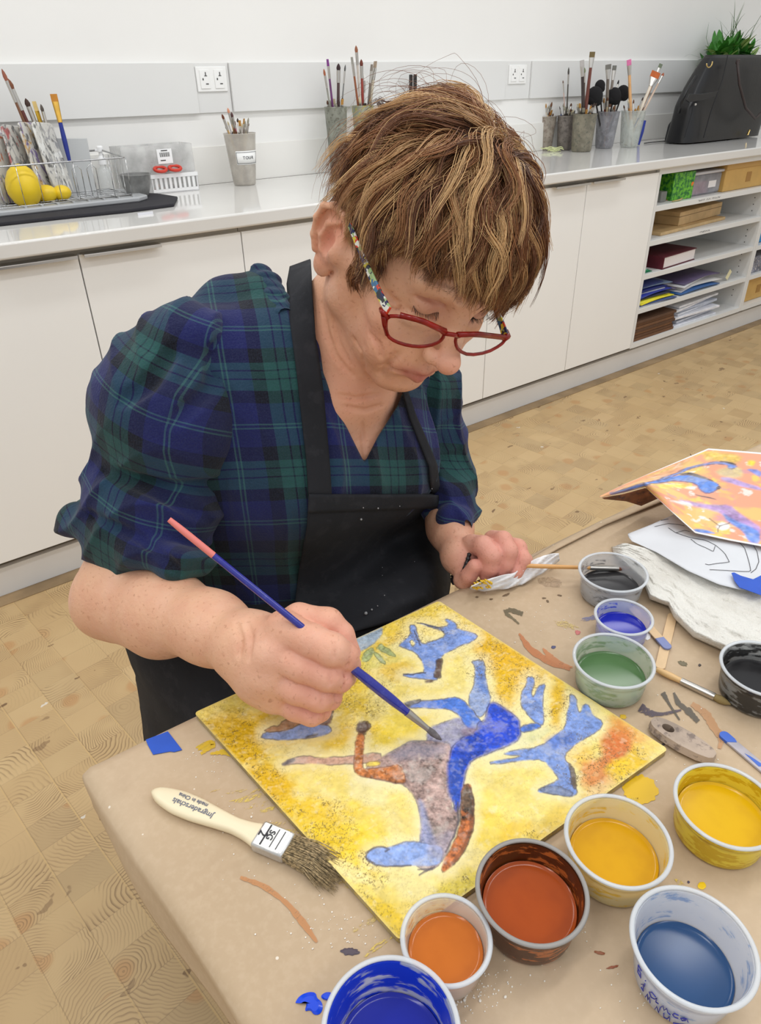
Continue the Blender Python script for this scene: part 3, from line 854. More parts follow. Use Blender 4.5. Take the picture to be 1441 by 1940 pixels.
def shape(poly, col, edge=(70, 66, 72), ew=.95, soft=2.4, alpha=1.0, eop=.60, tex=.10, it=1):
    P = smooth_poly(poly, it)
    d = poly_dist(Xw, Yw, P)
    if HALO:
        if edge is not None and len(poly) > 8: blend0((1 - sst(d, 3, 24 + (n_mid2 - .5) * 20)) * .5, A(244, 234, 186))
        return
    tx_ = tex + .06
    cc = A(*col)[None, None] * (1 + (n_mid[..., None] - .5) * tx_ * 4 + (n_fine[..., None] - .5) * tx_ * 4.5 + (n_hf[..., None] - .5) * tx_ * 3.5)
    lt_ = sst(n_mid2, .52, .72) * .38 + sst(n_fine2, .58, .75) * .25
    cc = cc * (1 - lt_[..., None]) + (A(*col) * .45 + A(226, 222, 214) * .55) * lt_[..., None]
    blend((1 - sst(d, -soft, soft)) * alpha, cc)
    if edge is not None:
        brk = sst(fbm(sh, 40, int(poly[0][0]) % 97, 2), .25, .5)
        blend((1 - sst(np.abs(d), ew * .6, ew * 1.8)) * eop * brk, A(*edge))
def z1(P): return [(640 + x / 3.6025, 1120 + y / 3.6025) for x, y in P]
def z2(P): return [(880 + x / 3.6025, 1220 + y / 3.6025) for x, y in P]
def z3(P): return [(360 + x / 3.6025, 1300 + y / 3.6025) for x, y in P]
def z4(P): return [(600 + x / 3.6025, 1440 + y / 3.6025) for x, y in P]
LB = (122, 150, 212); MBl = (76, 120, 208); DB = (24, 68, 184)
def draw_figures():
    # pale blue hill and green leaves at the back edge
    shape(z1([(20, 340), (300, 215), (310, 260), (290, 300), (250, 340), (180, 390), (120, 420), (40, 420)]), (166, 184, 200), ew=1, eop=.3)
    for lf in ([(240, 370), (330, 375), (410, 440), (330, 425)], [(235, 400), (290, 430), (335, 500), (280, 475)], [(180, 400), (240, 370), (250, 420), (190, 480), (150, 470)], [(270, 360), (300, 350), (320, 390), (280, 395)]):
        shape(z1(lf), (178, 190, 128), edge=(112, 122, 80), ew=.8, eop=.7)
    # upper right blue animal
    shape(z1([(410, 365), (500, 290), (480, 225), (525, 222), (540, 290), (570, 355), (660, 330), (740, 300), (700, 255), (640, 240), (540, 215), (620, 222), (700, 240), (760, 225), (720, 175), (790, 195), (810, 225), (815, 250), (930, 285), (955, 300), (930, 335), (780, 390), (715, 430), (690, 470), (660, 560), (690, 600), (640, 605), (540, 590), (440, 575), (450, 560), (570, 550), (590, 540), (575, 470), (530, 410), (440, 375)]), LB)
    shape(z1([(490, 335), (505, 325), (528, 355), (500, 368)]), (240, 224, 150), edge=(90, 86, 90), ew=.8, it=1)
    shape(z1([(675, 455), (718, 455), (712, 520), (700, 560), (708, 590), (655, 590), (660, 540), (672, 510)]), (92, 74, 66), edge=(60, 50, 50))
    shape(z1([(592, 606), (655, 600), (650, 618), (598, 622)]), (96, 72, 60), edge=None)
    for ln in ([(520, 265), (545, 330), (560, 355)], [(445, 560), (510, 562), (570, 545), (600, 550)], [(540, 210), (620, 228), (700, 245), (720, 275)]):
        blend((1 - sst(line_dist(Xw, Yw, z1(ln)), .7, 2)) * .8, A(70, 70, 84))
    # hind leg of the big horse (standing up) and front leg reaching left
    shape(z1([(905, 465), (990, 460), (1005, 490), (1000, 560), (1020, 650), (1050, 740), (1000, 830), (960, 860), (900, 780), (890, 720), (925, 650), (935, 560), (930, 500)]), (150, 168, 208))
    shape(z1([(930, 500), (990, 500), (1005, 620), (1035, 700), (1000, 690), (950, 660)]), (108, 144, 214), edge=None, soft=5)
    shape(z1([(600, 1000), (620, 930), (720, 890), (830, 850), (960, 880), (1000, 900), (980, 1000), (900, 1120), (780, 1200), (740, 1060), (640, 1050)]), (154, 152, 178), edge=(100, 98, 112), soft=3)
    shape(z1([(450, 765), (510, 740), (560, 745), (700, 735), (780, 712), (850, 730), (910, 790), (960, 860), (1010, 930), (900, 940), (850, 900), (840, 850), (760, 800), (640, 795), (540, 795), (480, 790)]), MBl)
    shape(z1([(445, 750), (560, 732), (565, 750), (500, 770), (490, 790), (455, 775)]), (82, 78, 82), edge=(60, 58, 62))
    # neck and trunk: mauve brown
    shape(z1([(320, 1110), (480, 1020), (600, 1010), (700, 1020), (780, 1040), (780, 1200), (790, 1330), (770, 1500)]) + z4([(970, 250), (985, 330), (960, 460), (900, 600), (850, 700), (760, 760), (700, 740), (640, 660), (700, 560), (715, 470), (700, 340), (660, 230), (600, 160), (480, 140), (330, 110), (310, 60)]), (166, 140, 132), edge=(96, 92, 110), soft=3, tex=.25)
    blend((1 - sst(poly_dist(Xw, Yw, z1([(330, 1100), (500, 1010), (760, 1030), (740, 1120), (560, 1140), (380, 1160)])), -14, 8)) * .55, A(150, 150, 170))
    # big blue hindquarters
    shape(z1([(1040, 740), (1130, 780), (1210, 840), (1248, 900), (1248, 1000), (1150, 1060), (1020, 1100), (920, 1145), (872, 1225), (855, 1320), (835, 1470), (800, 1500), (780, 1400), (765, 1250), (760, 1120), (790, 1040), (860, 985), (945, 950), (950, 890), (1000, 880), (1010, 820)]), DB, edge=(50, 50, 80), soft=5, tex=.18)
    shape(z1([(1060, 790), (1180, 830), (1235, 900), (1230, 1000), (1100, 1040), (960, 1040), (1000, 940), (1040, 860)]), (20, 66, 204), edge=None, soft=10, alpha=.7)
    shape(z1([(830, 930), (960, 915), (940, 960), (860, 985)]), (150, 130, 150), edge=None, soft=5, alpha=.8)
    # orange leg bent up with dark hoof, pale leg behind it
    shape(z3([(600, 540), (700, 480), (800, 460), (860, 480), (1090, 470), (1300, 440), (1310, 500), (1180, 520), (1090, 525), (900, 525), (760, 515)]), (200, 160, 138), edge=(90, 84, 88), ew=1.1)
    shape(z3([(1200, 510), (1300, 505), (1290, 535), (1200, 545)]), (226, 200, 90), edge=(150, 110, 70), ew=.8)
    shape(z3([(605, 538), (690, 480), (725, 490), (690, 525)]), (104, 98, 100), edge=None)
    shape(z3([(1150, 300), (1190, 320), (1185, 420), (1170, 540), (1200, 560), (1320, 545), (1441, 520), (1480, 640), (1441, 660), (1300, 630), (1150, 610), (1110, 570), (1120, 460), (1130, 350)]), (190, 118, 66), edge=(110, 74, 56), tex=.25)
    shape(z3([(1140, 240), (1190, 228), (1238, 252), (1205, 300), (1190, 325), (1140, 310), (1130, 285)]), (92, 66, 52), edge=(60, 46, 40))
    # blue edging along the neck and the head
    shape(z4([(690, 250), (730, 300), (760, 420), (800, 520), (830, 600), (760, 640), (690, 600), (700, 560), (715, 470), (700, 340)]), (142, 158, 206), edge=None, soft=6, alpha=.7)
    shape(z4([(895, -30), (1020, -10), (985, 100), (975, 250), (940, 280), (900, 240), (885, 120)]), (44, 82, 182), edge=None, soft=5, alpha=.95)
    shape(z4([(325, 660), (360, 610), (420, 588), (490, 592), (560, 560), (630, 545), (720, 555), (800, 570), (870, 600), (850, 690), (800, 720), (640, 712), (480, 716), (390, 705)]), (140, 166, 222), edge=(90, 96, 120), ew=1.2)
    shape(z4([(740, 560), (880, 470), (940, 480), (900, 600), (850, 690), (760, 660)]), (150, 144, 160), edge=None, soft=8, alpha=.7)
    for ln in ([(335, 628), (390, 592), (450, 584), (495, 605), (470, 618)], [(330, 655), (400, 705), (480, 716), (640, 712)], [(700, 780), (760, 745), (800, 725)], [(690, 745), (780, 740)], [(960, 280), (965, 400), (930, 520), (880, 620)]):
        blend((1 - sst(line_dist(Xw, Yw, z4(ln)), .9, 2.6)) * .75, A(84, 80, 88))
    # brown and orange mane
    shape(z4([(990, 170), (1040, 152), (1060, 190), (1078, 300), (1076, 430), (1045, 550), (985, 660), (900, 740), (860, 765), (845, 740), (860, 690), (900, 620), (950, 520), (980, 400), (985, 280)]), (176, 100, 52), edge=(70, 54, 48), tex=.3)
    shape(z4([(985, 175), (1045, 155), (1075, 300), (1076, 400), (1045, 350), (985, 330)]), (102, 80, 62), edge=(64, 52, 46), soft=4, tex=.25)
    blend((1 - sst(line_dist(Xw, Yw, z4([(1060, 330), (1055, 470), (1010, 600), (930, 700)])), 2.5, 6)) * .55, A(84, 60, 46))
    # two light blue legs and third animal at the right
    shape(z2([(425, 215), (475, 215), (480, 260), (450, 330), (470, 360), (495, 280), (560, 255), (535, 330), (530, 400), (545, 500), (530, 550), (460, 520), (415, 460), (380, 390), (385, 320), (425, 260)]), LB)
    shape(z2([(380, 560), (470, 530), (535, 550), (470, 580), (385, 600)]), MBl)
    shape(z2([(715, 330), (760, 350), (770, 450), (790, 470), (810, 400), (850, 420), (880, 490), (950, 520), (915, 590), (800, 650), (760, 680), (700, 720), (680, 770), (720, 830), (735, 900), (750, 960), (770, 1010), (720, 1040), (560, 1010), (500, 1000), (510, 975), (640, 930), (620, 880), (540, 780), (420, 785), (180, 820), (175, 795), (420, 760), (250, 750), (330, 720), (520, 690), (620, 620), (690, 560), (700, 460), (715, 400)]), LB)
    shape(z2([(560, 640), (680, 590), (770, 600), (730, 700), (640, 720), (560, 690)]), (84, 120, 204), edge=None, soft=7, alpha=.7)
    shape(z2([(705, 805), (735, 820), (758, 900), (762, 975), (745, 985), (728, 950), (718, 880)]), (98, 84, 74), edge=(66, 58, 56))
    shape(z2([(500, 975), (620, 955), (740, 1000), (730, 1035), (560, 1012)]), (122, 130, 150), edge=(70, 72, 80), alpha=.7)
    # small animal under the hand
    shape(z3([(480, 355), (500, 310), (600, 305), (720, 270), (790, 225), (870, 230), (960, 270), (965, 310), (870, 345), (760, 355), (620, 362)]), (140, 160, 206))
    shape(z3([(500, 295), (560, 265), (610, 265), (640, 225), (720, 205), (780, 225), (720, 270), (620, 305), (530, 308)]), (184, 142, 104), edge=(90, 76, 70))
    shape(z3([(880, 230), (940, 110), (980, 70), (975, 180), (950, 262), (870, 262)]), (112, 76, 56), edge=(70, 54, 48))
    shape(z3([(780, 340), (870, 318), (870, 335), (790, 352)]), (84, 74, 62), edge=None)
HALO = True; blend = lambda *a_: None; draw_figures()
HALO = False; blend = blend0; draw_figures()
# white scratches, charcoal crackle in the textured zones
crk = fbm(sh, 95, 77, 3)
zone = np.zeros(sh)
for (zx, zy, rx, ry, an) in [(430, 1390, 70, 60, 20), (520, 1500, 170, 42, 50), (650, 1620, 110, 36, 35), (860, 1700, 120, 42, -30), (740, 1740, 90, 30, 45), (950, 1270, 100, 60, 35), (1055, 1335, 30, 60, 0), (1140, 1440, 110, 70, 0), (800, 1180, 110, 45, -10), (600, 1540, 90, 40, 20), (1030, 1580, 60, 30, -30), (690, 1300, 60, 90, 10)]:
    ca, sa = math.cos(math.radians(an)), math.sin(math.radians(an)); dx, dy = X - zx, Y - zy
    zone = np.maximum(zone, 1 - sst(np.sqrt(((dx * ca + dy * sa) / rx) ** 2 + ((-dx * sa + dy * ca) / ry) ** 2), .6, 1.2))
ridge = 1 - np.abs(crk - .5) * 2
blend(sst(ridge, .92, .985) * sst(fbm(sh, 26, 91, 3), .42, .62) * (zone * .75 + .22), A(104, 84, 40))
blend(sst(1 - np.abs(fbm(sh, 34, 177, 3) - .5) * 2, .965, .995) * (.12 + zone * .3), A(110, 92, 60))
blend(sst(n_hf, .70, .82) * (.05 + zone * .24), A(80, 66, 40))
blend(sst(fbm(sh, 60, 131, 3), .66, .8) * .22 * sst(base[..., 0], .25, .5), A(246, 240, 212))
base = np.clip(base, 0, 1)
# pale edge rim of the board
eb = np.minimum(np.minimum(U, 1 - U), np.minimum(V_, 1 - V_))
blend((1 - sst(eb, .003, .008)) * .5, A(222, 200, 120))
# relief: modelling paste
hgt = (n_fine - .5) * .0012 * (.4 + zone) + (n_hf - .5) * .0007 * (.3 + zone) + sst(n_mid, .4, .7) * .0004
cr = .004 / .29
def corner_round(U, V_):
    # rounded corners: pull vertices beyond the radius in
    u = np.clip(U, cr, 1 - cr); v = np.clip(V_, cr, 1 - cr)
    du, dv = U - u, V_ - v; d = np.hypot(du, dv); k = np.where(d > 1e-9, np.minimum(1, cr / np.maximum(d, 1e-9) * np.maximum(np.abs(du), np.abs(dv)) / cr), 1)
    return u + du * k, v + dv * k
U2, V2 = corner_round(U, V_)
PT = (L_[None, None] * ((1 - U2) * (1 - V2))[..., None] + Bk * (U2 * (1 - V2))[..., None] + Rt * (U2 * V2)[..., None] + Fr * ((1 - U2) * V2)[..., None])
PT[..., 2] = BZ - .0016 + hgt * np.clip(eb / .01, 0, 1)
idx = np.arange(NB * NB).reshape(NB, NB)
Fq = np.stack([idx[:-1, :-1], idx[:-1, 1:], idx[1:, 1:], idx[1:, :-1]], -1).reshape(-1, 4)[:, ::-1]
tb = NT('acrylic_on_board'); tb.P('Base Color', tb.attr('Col')); tb.P('Roughness', .42); tb.P('Specular IOR Level', .4)
tb.bump(tb.noise(tb.coord(), 900, 2), .25, .0004)
ctr = PT.reshape(-1, 3).mean(0); ctr[2] = TZ
be = empty('painting_board', tuple(ctr), label='square board painted yellow with leaping blue and brown horses', cat='painting')
np_mesh('painted_surface', PT.reshape(-1, 3) - ctr, Fq, tb.mat, be, col=base.reshape(-1, 3))
per = np.concatenate([idx[:, 0], idx[-1, 1:], idx[-2::-1, -1], idx[0, -2:0:-1]])
rimp = PT.reshape(-1, 3)[per]
a = MB(); n_ = len(rimp); lo = rimp.copy(); lo[:, 2] = TZ + .0009; md_ = rimp.copy(); md_[:, 2] = BZ - .0022
cen = rimp.mean(0); hi = rimp.copy()
a.add(np.vstack([hi - ctr, lo - ctr]), [(i, (i + 1) % n_, (i + 1) % n_ + n_, i + n_) for i in range(n_)] + [tuple(range(2 * n_ - 1, n_ - 1, -1))])
a.build('board_edge', mat('board_side', S(168, 152, 112), .7, vary=.3, scale=60, dirt=S(214, 180, 60), dirt_amt=.5), be, smooth=False)
# ================================================================== things on the worktop
def cpt(px, py, z=CT): return onz(px, py, z)
def loc(e): return np.array(e.location)
m_glassy = mat('clear_plastic', S(236, 240, 240), .08, alpha=.28, spec=.8)
m_cloudy = mat('cloudy_plastic', S(206, 200, 190), .3, alpha=.55, vary=.15, scale=25)
WOODS = [(208, 172, 118), (176, 120, 64), (60, 44, 36), (222, 200, 160), (132, 60, 40), (40, 66, 130), (30, 30, 32)]
BRIST = [(112, 74, 50), (60, 48, 42), (176, 128, 60), (150, 146, 130), (90, 60, 44), (210, 196, 160)]
def mcol(c_, rough=.5, metal=0.0):
    return mat('tone_%d_%d_%d_%d' % (c_[0], c_[1], c_[2], int(metal * 10)), S(*c_), rough, metal, vary=.12, scale=30)
m_ferrule = mat('brush_ferrule', S(196, 192, 186), .28, 1.0)
def brush(base, tip, r, handle, bristle, kind='round', label='', group=None, blen=.018, bw=None, ferr=None, cat='paint brush', flen=.03, flat_dir=None):
    """a paint brush from base (end of handle) to tip (end of bristles)"""
    base = np.asarray(base, float); tip = np.asarray(tip, float); L = np.linalg.norm(tip - base); d = (tip - base) / L
    e = empty('paint_brush', tuple(base), label=label, cat=cat, group=group)
    u, w_, _ = basis(d)
    if flat_dir is not None:
        u = np.asarray(flat_dir, float); u = u - d * (u @ d); u /= np.linalg.norm(u); w_ = np.cross(d, u)
    bw = bw or r * 1.15
    h1 = L - blen - flen
    t_ = np.linspace(0, 1, 9)
    a = MB(); a.tube([d * h1 * x for x in t_], [r * (.45 + .6 * math.sin(min(1, x * 1.05 + .12) * 2.6) ** .7 * (.75 + .25 * x)) if x < .999 else r * .8 for x in t_], 8)
    a.build('handle', mcol(handle, .35), e, angle=60)
    def flatb(z0, z1, w0, w1, t0, t1, nm, m):
        a = MB(); V = []
        for (z, ww, tt) in ((z0, w0, t0), ((z0 + z1) / 2, (w0 + w1) / 2, (t0 + t1) / 2), (z1, w1, t1)):
            for k in range(10):
                q = 2 * math.pi * k / 10
                cx_ = math.copysign(abs(math.cos(q)) ** .5, math.cos(q)); sy_ = math.copysign(abs(math.sin(q)) ** .7, math.sin(q))
                V.append(d * z + u * cx_ * ww + w_ * sy_ * tt)
        Fc = [(i * 10 + j, i * 10 + (j + 1) % 10, (i + 1) * 10 + (j + 1) % 10, (i + 1) * 10 + j) for i in range(2) for j in range(10)] + [tuple(range(9, -1, -1)), tuple(range(20, 30))]
        a.add(V, Fc); return a.build(nm, m, e, angle=60)
    if kind == 'flat':
        flatb(h1, h1 + flen, r * .9, bw, r * .85, bw * .28, 'ferrule', ferr or m_ferrule)
        flatb(h1 + flen, L, bw, bw * 1.02, bw * .26, bw * .08, 'bristles', mcol(bristle, .8))
    else:
        flatb(h1, h1 + flen, r * .85, r * .95, r * .85, r * .95, 'ferrule', ferr or m_ferrule)
        a = MB(); a.tube([d * (h1 + flen + blen * x) for x in (0, .35, .7, .92, 1)], [r * .9, r * 1.15, r * .8, r * .3, r * .05], 8)
        a.build('bristles', mcol(bristle, .8), e, angle=60)
    return e

# ---------- dish rack with wire sides on a grey tray, black mat beneath
m_mat = mat('black_drying_mat', S(44, 43, 48), .9, vary=.12, scale=20, bump=.4, bscale=300)
P1, P2 = cpt(-40, 432), cpt(322, 391)
P3 = cpt(338, 378)
poly = [cpt(-60, 436), cpt(120, 416), cpt(240, 404), cpt(330, 392), cpt(337, 378), cpt(300, 372), cpt(250, 370), cpt(120, 376), cpt(-60, 388)]
c0 = np.mean(poly, 0)
poly = [(p[0] - c0[0], p[1] - c0[1]) for p in poly]
a = MB(); a.prism(poly, .0, .009); o = a.build('drying_mat', m_mat, bevel=.003); o.location = (c0[0], c0[1], CT + .0005)
tag(o, 'black fabric drying mat with curled corner under the dish rack', 'mat')
a = MB(); q = cpt(274, 402, CT + .006); a.box((0, 0, 0), (.045, .002, .010)); b_ = a.build('care_label', mat('white_label', S(222, 222, 228), .7), o); b_.location = (q[0] - c0[0], q[1] - c0[1] - .004, .001)
m_tray = mat('grey_plastic_tray', S(176, 178, 180), .35, vary=.04)
m_wire = mat('chromed_wire', S(190, 190, 190), .18, 1.0)
RX0, RX1 = -.05, cpt(190, 352, CT + .03)[0]
RY0, RY1 = 2.35, 2.56
tray_e = empty('dish_rack', (RX0 + .3, RY0 + .1, CT + .0095), label='wire dish rack on a grey plastic tray holding palettes and brushes', cat='dish rack')
ox, oy, oz = tray_e.location
a = MB()
xr = RX1 + .03
a.prism([(RX0 - ox, RY0 - .03 - oy), (xr - .02 - ox, RY0 - .03 - oy), (xr + .02 - ox, RY0 + .005 - oy), (xr + .02 - ox, RY1 + .02 - oy), (RX0 - ox, RY1 + .02 - oy)], 0, .014)
a.build('tray', m_tray, tray_e, bevel=.004)
a = MB()
for k in range(8): a.box((xr - .03 - k * .045 - ox, RY0 + .02 - oy, .016), (.006, .07, .004))
a.build('tray_ribs', m_tray, tray_e)
Z0, Z1 = .018, .122
def wire(parent, pts, r=.0016, nm='wire'):
    a = MB(); a.tube(np.array(pts) , r, 6); return a.build(nm, m_wire, parent, angle=180)
wf = wire(tray_e, [(RX0 - ox, RY0 - oy, Z1), (RX1 - .01 - ox, RY0 - oy, Z1), (RX1 - ox, RY0 + .01 - oy, Z1), (RX1 - ox, RY1 - oy, Z1 + .01), (RX0 - ox, RY1 - oy, Z1 + .01)], .0026, 'top_wire')
a = MB(); a.tube([(RX0 - ox, RY0 - oy, Z0), (RX1 - ox, RY0 - oy, Z0), (RX1 - ox, RY1 - oy, Z0), (RX0 - ox, RY1 - oy, Z0)], .002, 6); a.build('bottom_wire', m_wire, tray_e, angle=180)
a = MB()
for x in np.arange(RX1, RX0, -.052): a.tube([(x - ox, RY0 - oy, Z1), (x - ox, RY0 - oy, Z0), (x - ox, RY1 - oy, Z0)], .0011, 5)
for y in np.arange(RY0 + .05, RY1, .05): a.tube([(RX1 - ox, y - oy, Z1), (RX1 - ox, y - oy, Z0), (RX0 - ox, y - oy, Z0)], .0011, 5)
a.build('wire_grid', m_wire, tray_e, angle=180)
for k, (px, py0, py1) in enumerate([(147, 372, 298), (170, 368, 285), (8, 390, 330)]):
    b0 = cpt(px, py0, CT + .025)
    a = MB(); hh = .075
    a.tube([(b0[0] - .012 - ox, 2.42 - oy, Z0), (b0[0] - .014 - ox, 2.42 - oy, Z0 + hh), (b0[0] - .006 - ox, 2.42 - oy, Z0 + hh + .01), (b0[0] + .006 - ox, 2.42 - oy, Z0 + hh + .01), (b0[0] + .014 - ox, 2.42 - oy, Z0 + hh), (b0[0] + .012 - ox, 2.42 - oy, Z0)], .0014, 6)
    a.build('plate_prong', m_wire, tray_e, angle=180)

# leaning palettes: thin plastic sheets splashed with paint
def palette_mat(name, cols, seed):
    t = NT(name); co = t.vm('ADD', t.coord(), (seed, seed * .7, 0)); st = t.vm('MULTIPLY', co, (1.0, 1.0, .45))
    c = S(206, 204, 198)
    for k, cc in enumerate(cols):
        c = t.mix(t.m('MULTIPLY', t.sstep(t.noise(t.vm('ADD', st, (k * 3.1, k * 1.7, k * 2.3)), 26 + 7 * k, 4, .6, dist=1.5), .54, .62), .85), c, S(*cc))
    t.P('Base Color', c); t.P('Roughness', .35); return t.mat
pal_cols = [[(60, 110, 100), (214, 180, 190), (120, 96, 170), (70, 66, 60)], [(170, 60, 60), (150, 150, 150), (90, 90, 92)], [(120, 96, 160), (190, 150, 80), (80, 80, 84)], [(70, 70, 70), (232, 232, 228), (140, 140, 142)], [(50, 96, 120), (200, 110, 60), (230, 230, 226)]]
for k, (tx, ty, bx, by) in enumerate([(-14, 250, 30, 385), (22, 238, 62, 380), (52, 232, 100, 372), (78, 232, 122, 366), (10, 262, 20, 392)]):
    T = ony(tx, ty, 2.50); B_ = cpt(bx, by, CT + .03); B_ = ony(bx, by, 2.46)
    up = T - B_; hgt_ = np.linalg.norm(up); up /= hgt_
    wd = np.array([.30, .26, 0]); wd /= np.linalg.norm(wd); nrm = np.cross(up, wd); nrm /= np.linalg.norm(nrm); wd = np.cross(nrm, up)
    a = MB(); rr = .014; W2 = .048
    prof = []
    for (cx_, cy_, a0) in ((W2 - rr, hgt_ - rr, 0), (-W2 + rr, hgt_ - rr, 90), (-W2 + rr, rr, 180), (W2 - rr, rr, 270)):
        for q in range(0, 91, 30): prof.append((cx_ + rr * math.cos(math.radians(a0 + q)), cy_ + rr * math.sin(math.radians(a0 + q))))
    a.prism(prof, -.003, .003, M=np.stack([wd, up, nrm], 1))
    o = a.build('paint_palette', palette_mat('palette_%d' % k, pal_cols[k], k * 2.3), bevel=.0015)
    o.location = tuple(B_)
    tag(o, ['white palette smeared teal and pink, leaning first from the left in the rack', 'palette with purple and green smears leaning behind the large lemon', 'palette with a pink streak leaning between the lemon and the small sponges', 'grey and black smeared palette, rightmost of those leaning in the rack', 'plain pale palette with blue marks at the left edge of the rack'][k], 'palette', 'paint smeared palettes leaning in the dish rack')
# grey flat board standing behind
T0 = [ony(95, 262, 2.55), ony(165, 262, 2.55), ony(185, 372, 2.55), ony(120, 372, 2.55)]
a = MB(); c0 = np.mean(T0, 0)
a.add([p - c0 for p in T0] + [p - c0 + np.array([0, .004, 0]) for p in T0], [(0, 1, 2, 3), (7, 6, 5, 4), (0, 4, 5, 1), (1, 5, 6, 2), (2, 6, 7, 3), (3, 7, 4, 0)])
o = a.build('grey_mixing_board', mat('grey_board', S(196, 198, 198), .4), bevel=.001); o.location = tuple(c0)
tag(o, 'plain light grey board standing behind the palettes', 'board')
# yellow shapes in the rack
m_lemon = mat('yellow_plastic', S(232, 198, 40), .35, vary=.06, scale=12)
def lemon(px, py, rx, rz, y, lab):
    p = ony(px, py, y); a = MB()
    a.lathe([(0, -rz * 1.08), (rx * .14, -rz * 1.04), (rx * .3, -rz * .9), (rx * .72, -rz * .62), (rx * .96, -rz * .25), (rx, .0), (rx * .93, rz * .35), (rx * .68, rz * .72), (rx * .36, rz * .93), (0, rz)], 28)
    o = a.build('lemon', m_lemon, angle=180); o.location = tuple(p); return tag(o, lab, 'lemon', 'yellow lemons in the dish rack')
lemon(45, 355, .048, .062, 2.40, 'large smooth yellow lemon shape standing in the dish rack')
for k, (px, py, r_) in enumerate([(88, 367, .030), (117, 365, .026)]):
    p = ony(px, py, 2.42); a = MB(); a.sphere((0, 0, 0), (r_ * 1.05, r_, r_ * .82), 20)
    o = a.build('yellow_sponge', m_lemon, angle=180); o.location = tuple(p)
    tag(o, ['small yellow rounded sponge right beside the large lemon', 'smallest yellow rounded sponge below the grey black palette'][k], 'sponge', 'small yellow sponges in the dish rack')
# brushes standing in the rack
BB = [((3, 130), (75, 300), 'round', (120, 80, 56), (150, 90, 70), .005, .03, None, 'thin round brush leaning out past the top left corner'),
      ((14, 148), (95, 330), 'round', (100, 50, 44), (128, 80, 56), .007, .028, None, 'brush with brown round tip and long ferrule leaning left in the rack'),
      ((48, 186), (100, 320), 'round', (110, 50, 60), (70, 50, 44), .007, .022, None, 'dark tipped brush between the brown tipped and the gold brush'),
      ((64, 192), (108, 330), 'flat', (60, 60, 60), (212, 184, 120), .006, .025, (200, 160, 60), 'brush with gold ferrule and tan bristles leaning in the rack'),
      ((77, 197), (112, 320), 'round', (80, 70, 60), (84, 76, 70), .0045, .02, None, 'slender dark brush, right of the gold ferrule brush in the rack'),
      ((101, 178), (128, 290), 'flat', (36, 52, 140), (196, 132, 50), .0075, .02, (214, 170, 80), 'blue handled brush with orange flat bristles standing in the rack')]
for k, (tp, bp, kd, hc, bc, r_, bl, fc, lb) in enumerate(BB):
    T = ony(*tp, 2.53); B_ = ony(*bp, 2.51)
    B_ = T + (B_ - T) * 1.15
    brush(B_, T, r_, hc, bc, kd, lb, 'brushes standing in the dish rack', blen=bl, bw=r_ * 1.3, flen=.055, ferr=mcol(fc, .3, .9) if fc else None)

# spray bottle
p = cpt(203, 352); bt = empty('spray_bottle', (p[0], 2.56, CT), label='small clear spray bottle with white nozzle beside the dish rack', cat='bottle')
p = ony(203, 352, 2.56); bt.location = (p[0], 2.56, CT)
a = MB(); a.lathe([(0, .001), (.020, .001), (.022, .004), (.022, .075), (.018, .088), (.010, .094), (.010, .102)], 32); a.build('bottle_body', m_glassy, bt, angle=60)
a = MB(); a.lathe([(0, .100), (.0125, .100), (.0125, .118), (.009, .122), (.006, .126), (.006, .136), (.0105, .137), (.0105, .150), (.007, .154), (0, .154)], 24); a.box((-.011, 0, .143), (.012, .006, .006)); a.build('nozzle', mat('white_plastic', S(240, 240, 240), .35), bt)

# translucent grey bowl
p = cpt(263, 374, CT + .01); a = MB()
a.lathe([(0, 0), (.028, 0), (.033, .006), (.043, .03), (.047, .062), (.0495, .064), (.0495, .066), (.0455, .066), (.041, .030), (.030, .006), (0, .003)], 48)
o = a.build('plastic_bowl', mat('smoky_bowl', S(150, 150, 148), .25, alpha=.72, vary=.3, scale=25), angle=50); o.location = (p[0], p[1], CT + .0098)
tag(o, 'smoky grey plastic bowl in front of the white slotted basket', 'bowl')
o.location = tuple(onz(263, 372, CT + .0098))

# white slotted basket with scissors and pencils
bq = [ony(290, 365, 2.50), ony(378, 357, 2.46)]
bx0 = cpt(291, 368, CT); bx1 = cpt(378, 360, CT)
e = empty('plastic_basket', (bx0[0], bx0[1], CT + .0005), label='white slotted plastic basket holding red handled scissors', cat='basket')
ang = math.atan2(bx1[1] - bx0[1], bx1[0] - bx0[0]); e.rotation_euler = (0, 0, ang)
BWd = np.linalg.norm((bx1 - bx0)[:2]); BDp = .23; BH = .058
m_bask = mat('white_plastic_basket', S(238, 238, 238), .35)
def slot_wall(n, L, M, c):
    """wall of length L with n slots"""
    a = MB(); pitch = L / n
    a.box2((0, 0, 0), (L, .0025, .012)); a.box2((0, -.002, BH - .012), (L, .0045, BH)); 
    for k in range(n + 1): a.box2((max(0, k * pitch - pitch * .28), 0, .01), (min(L, k * pitch + pitch * .28), .0025, BH - .01))
    V = np.array(a.v) @ np.asarray(M).T + np.asarray(c); a.v = [tuple(v) for v in V]; return a
I3 = np.eye(3)
slot_wall(10, BWd, I3, (0, 0, 0)).build('front_wall', m_bask, e, bevel=.0006)
slot_wall(10, BWd, I3, (0, BDp, 0)).build('rear_wall', m_bask, e, bevel=.0006)
R90 = rotz(math.pi / 2)
slot_wall(14, BDp, R90, (.0025, 0, 0)).build('side_wall', m_bask, e, bevel=.0006)
slot_wall(14, BDp, R90, (BWd, 0, 0)).build('side_wall', m_bask, e, bevel=.0006)
a = MB(); a.box2((0, 0, 0), (BWd, BDp, .003)); a.build('basket_floor', m_bask, e)
def bas(x, y, z):
    return np.array([bx0[0], bx0[1], CT]) + rotz(ang) @ np.array([x, y, z])
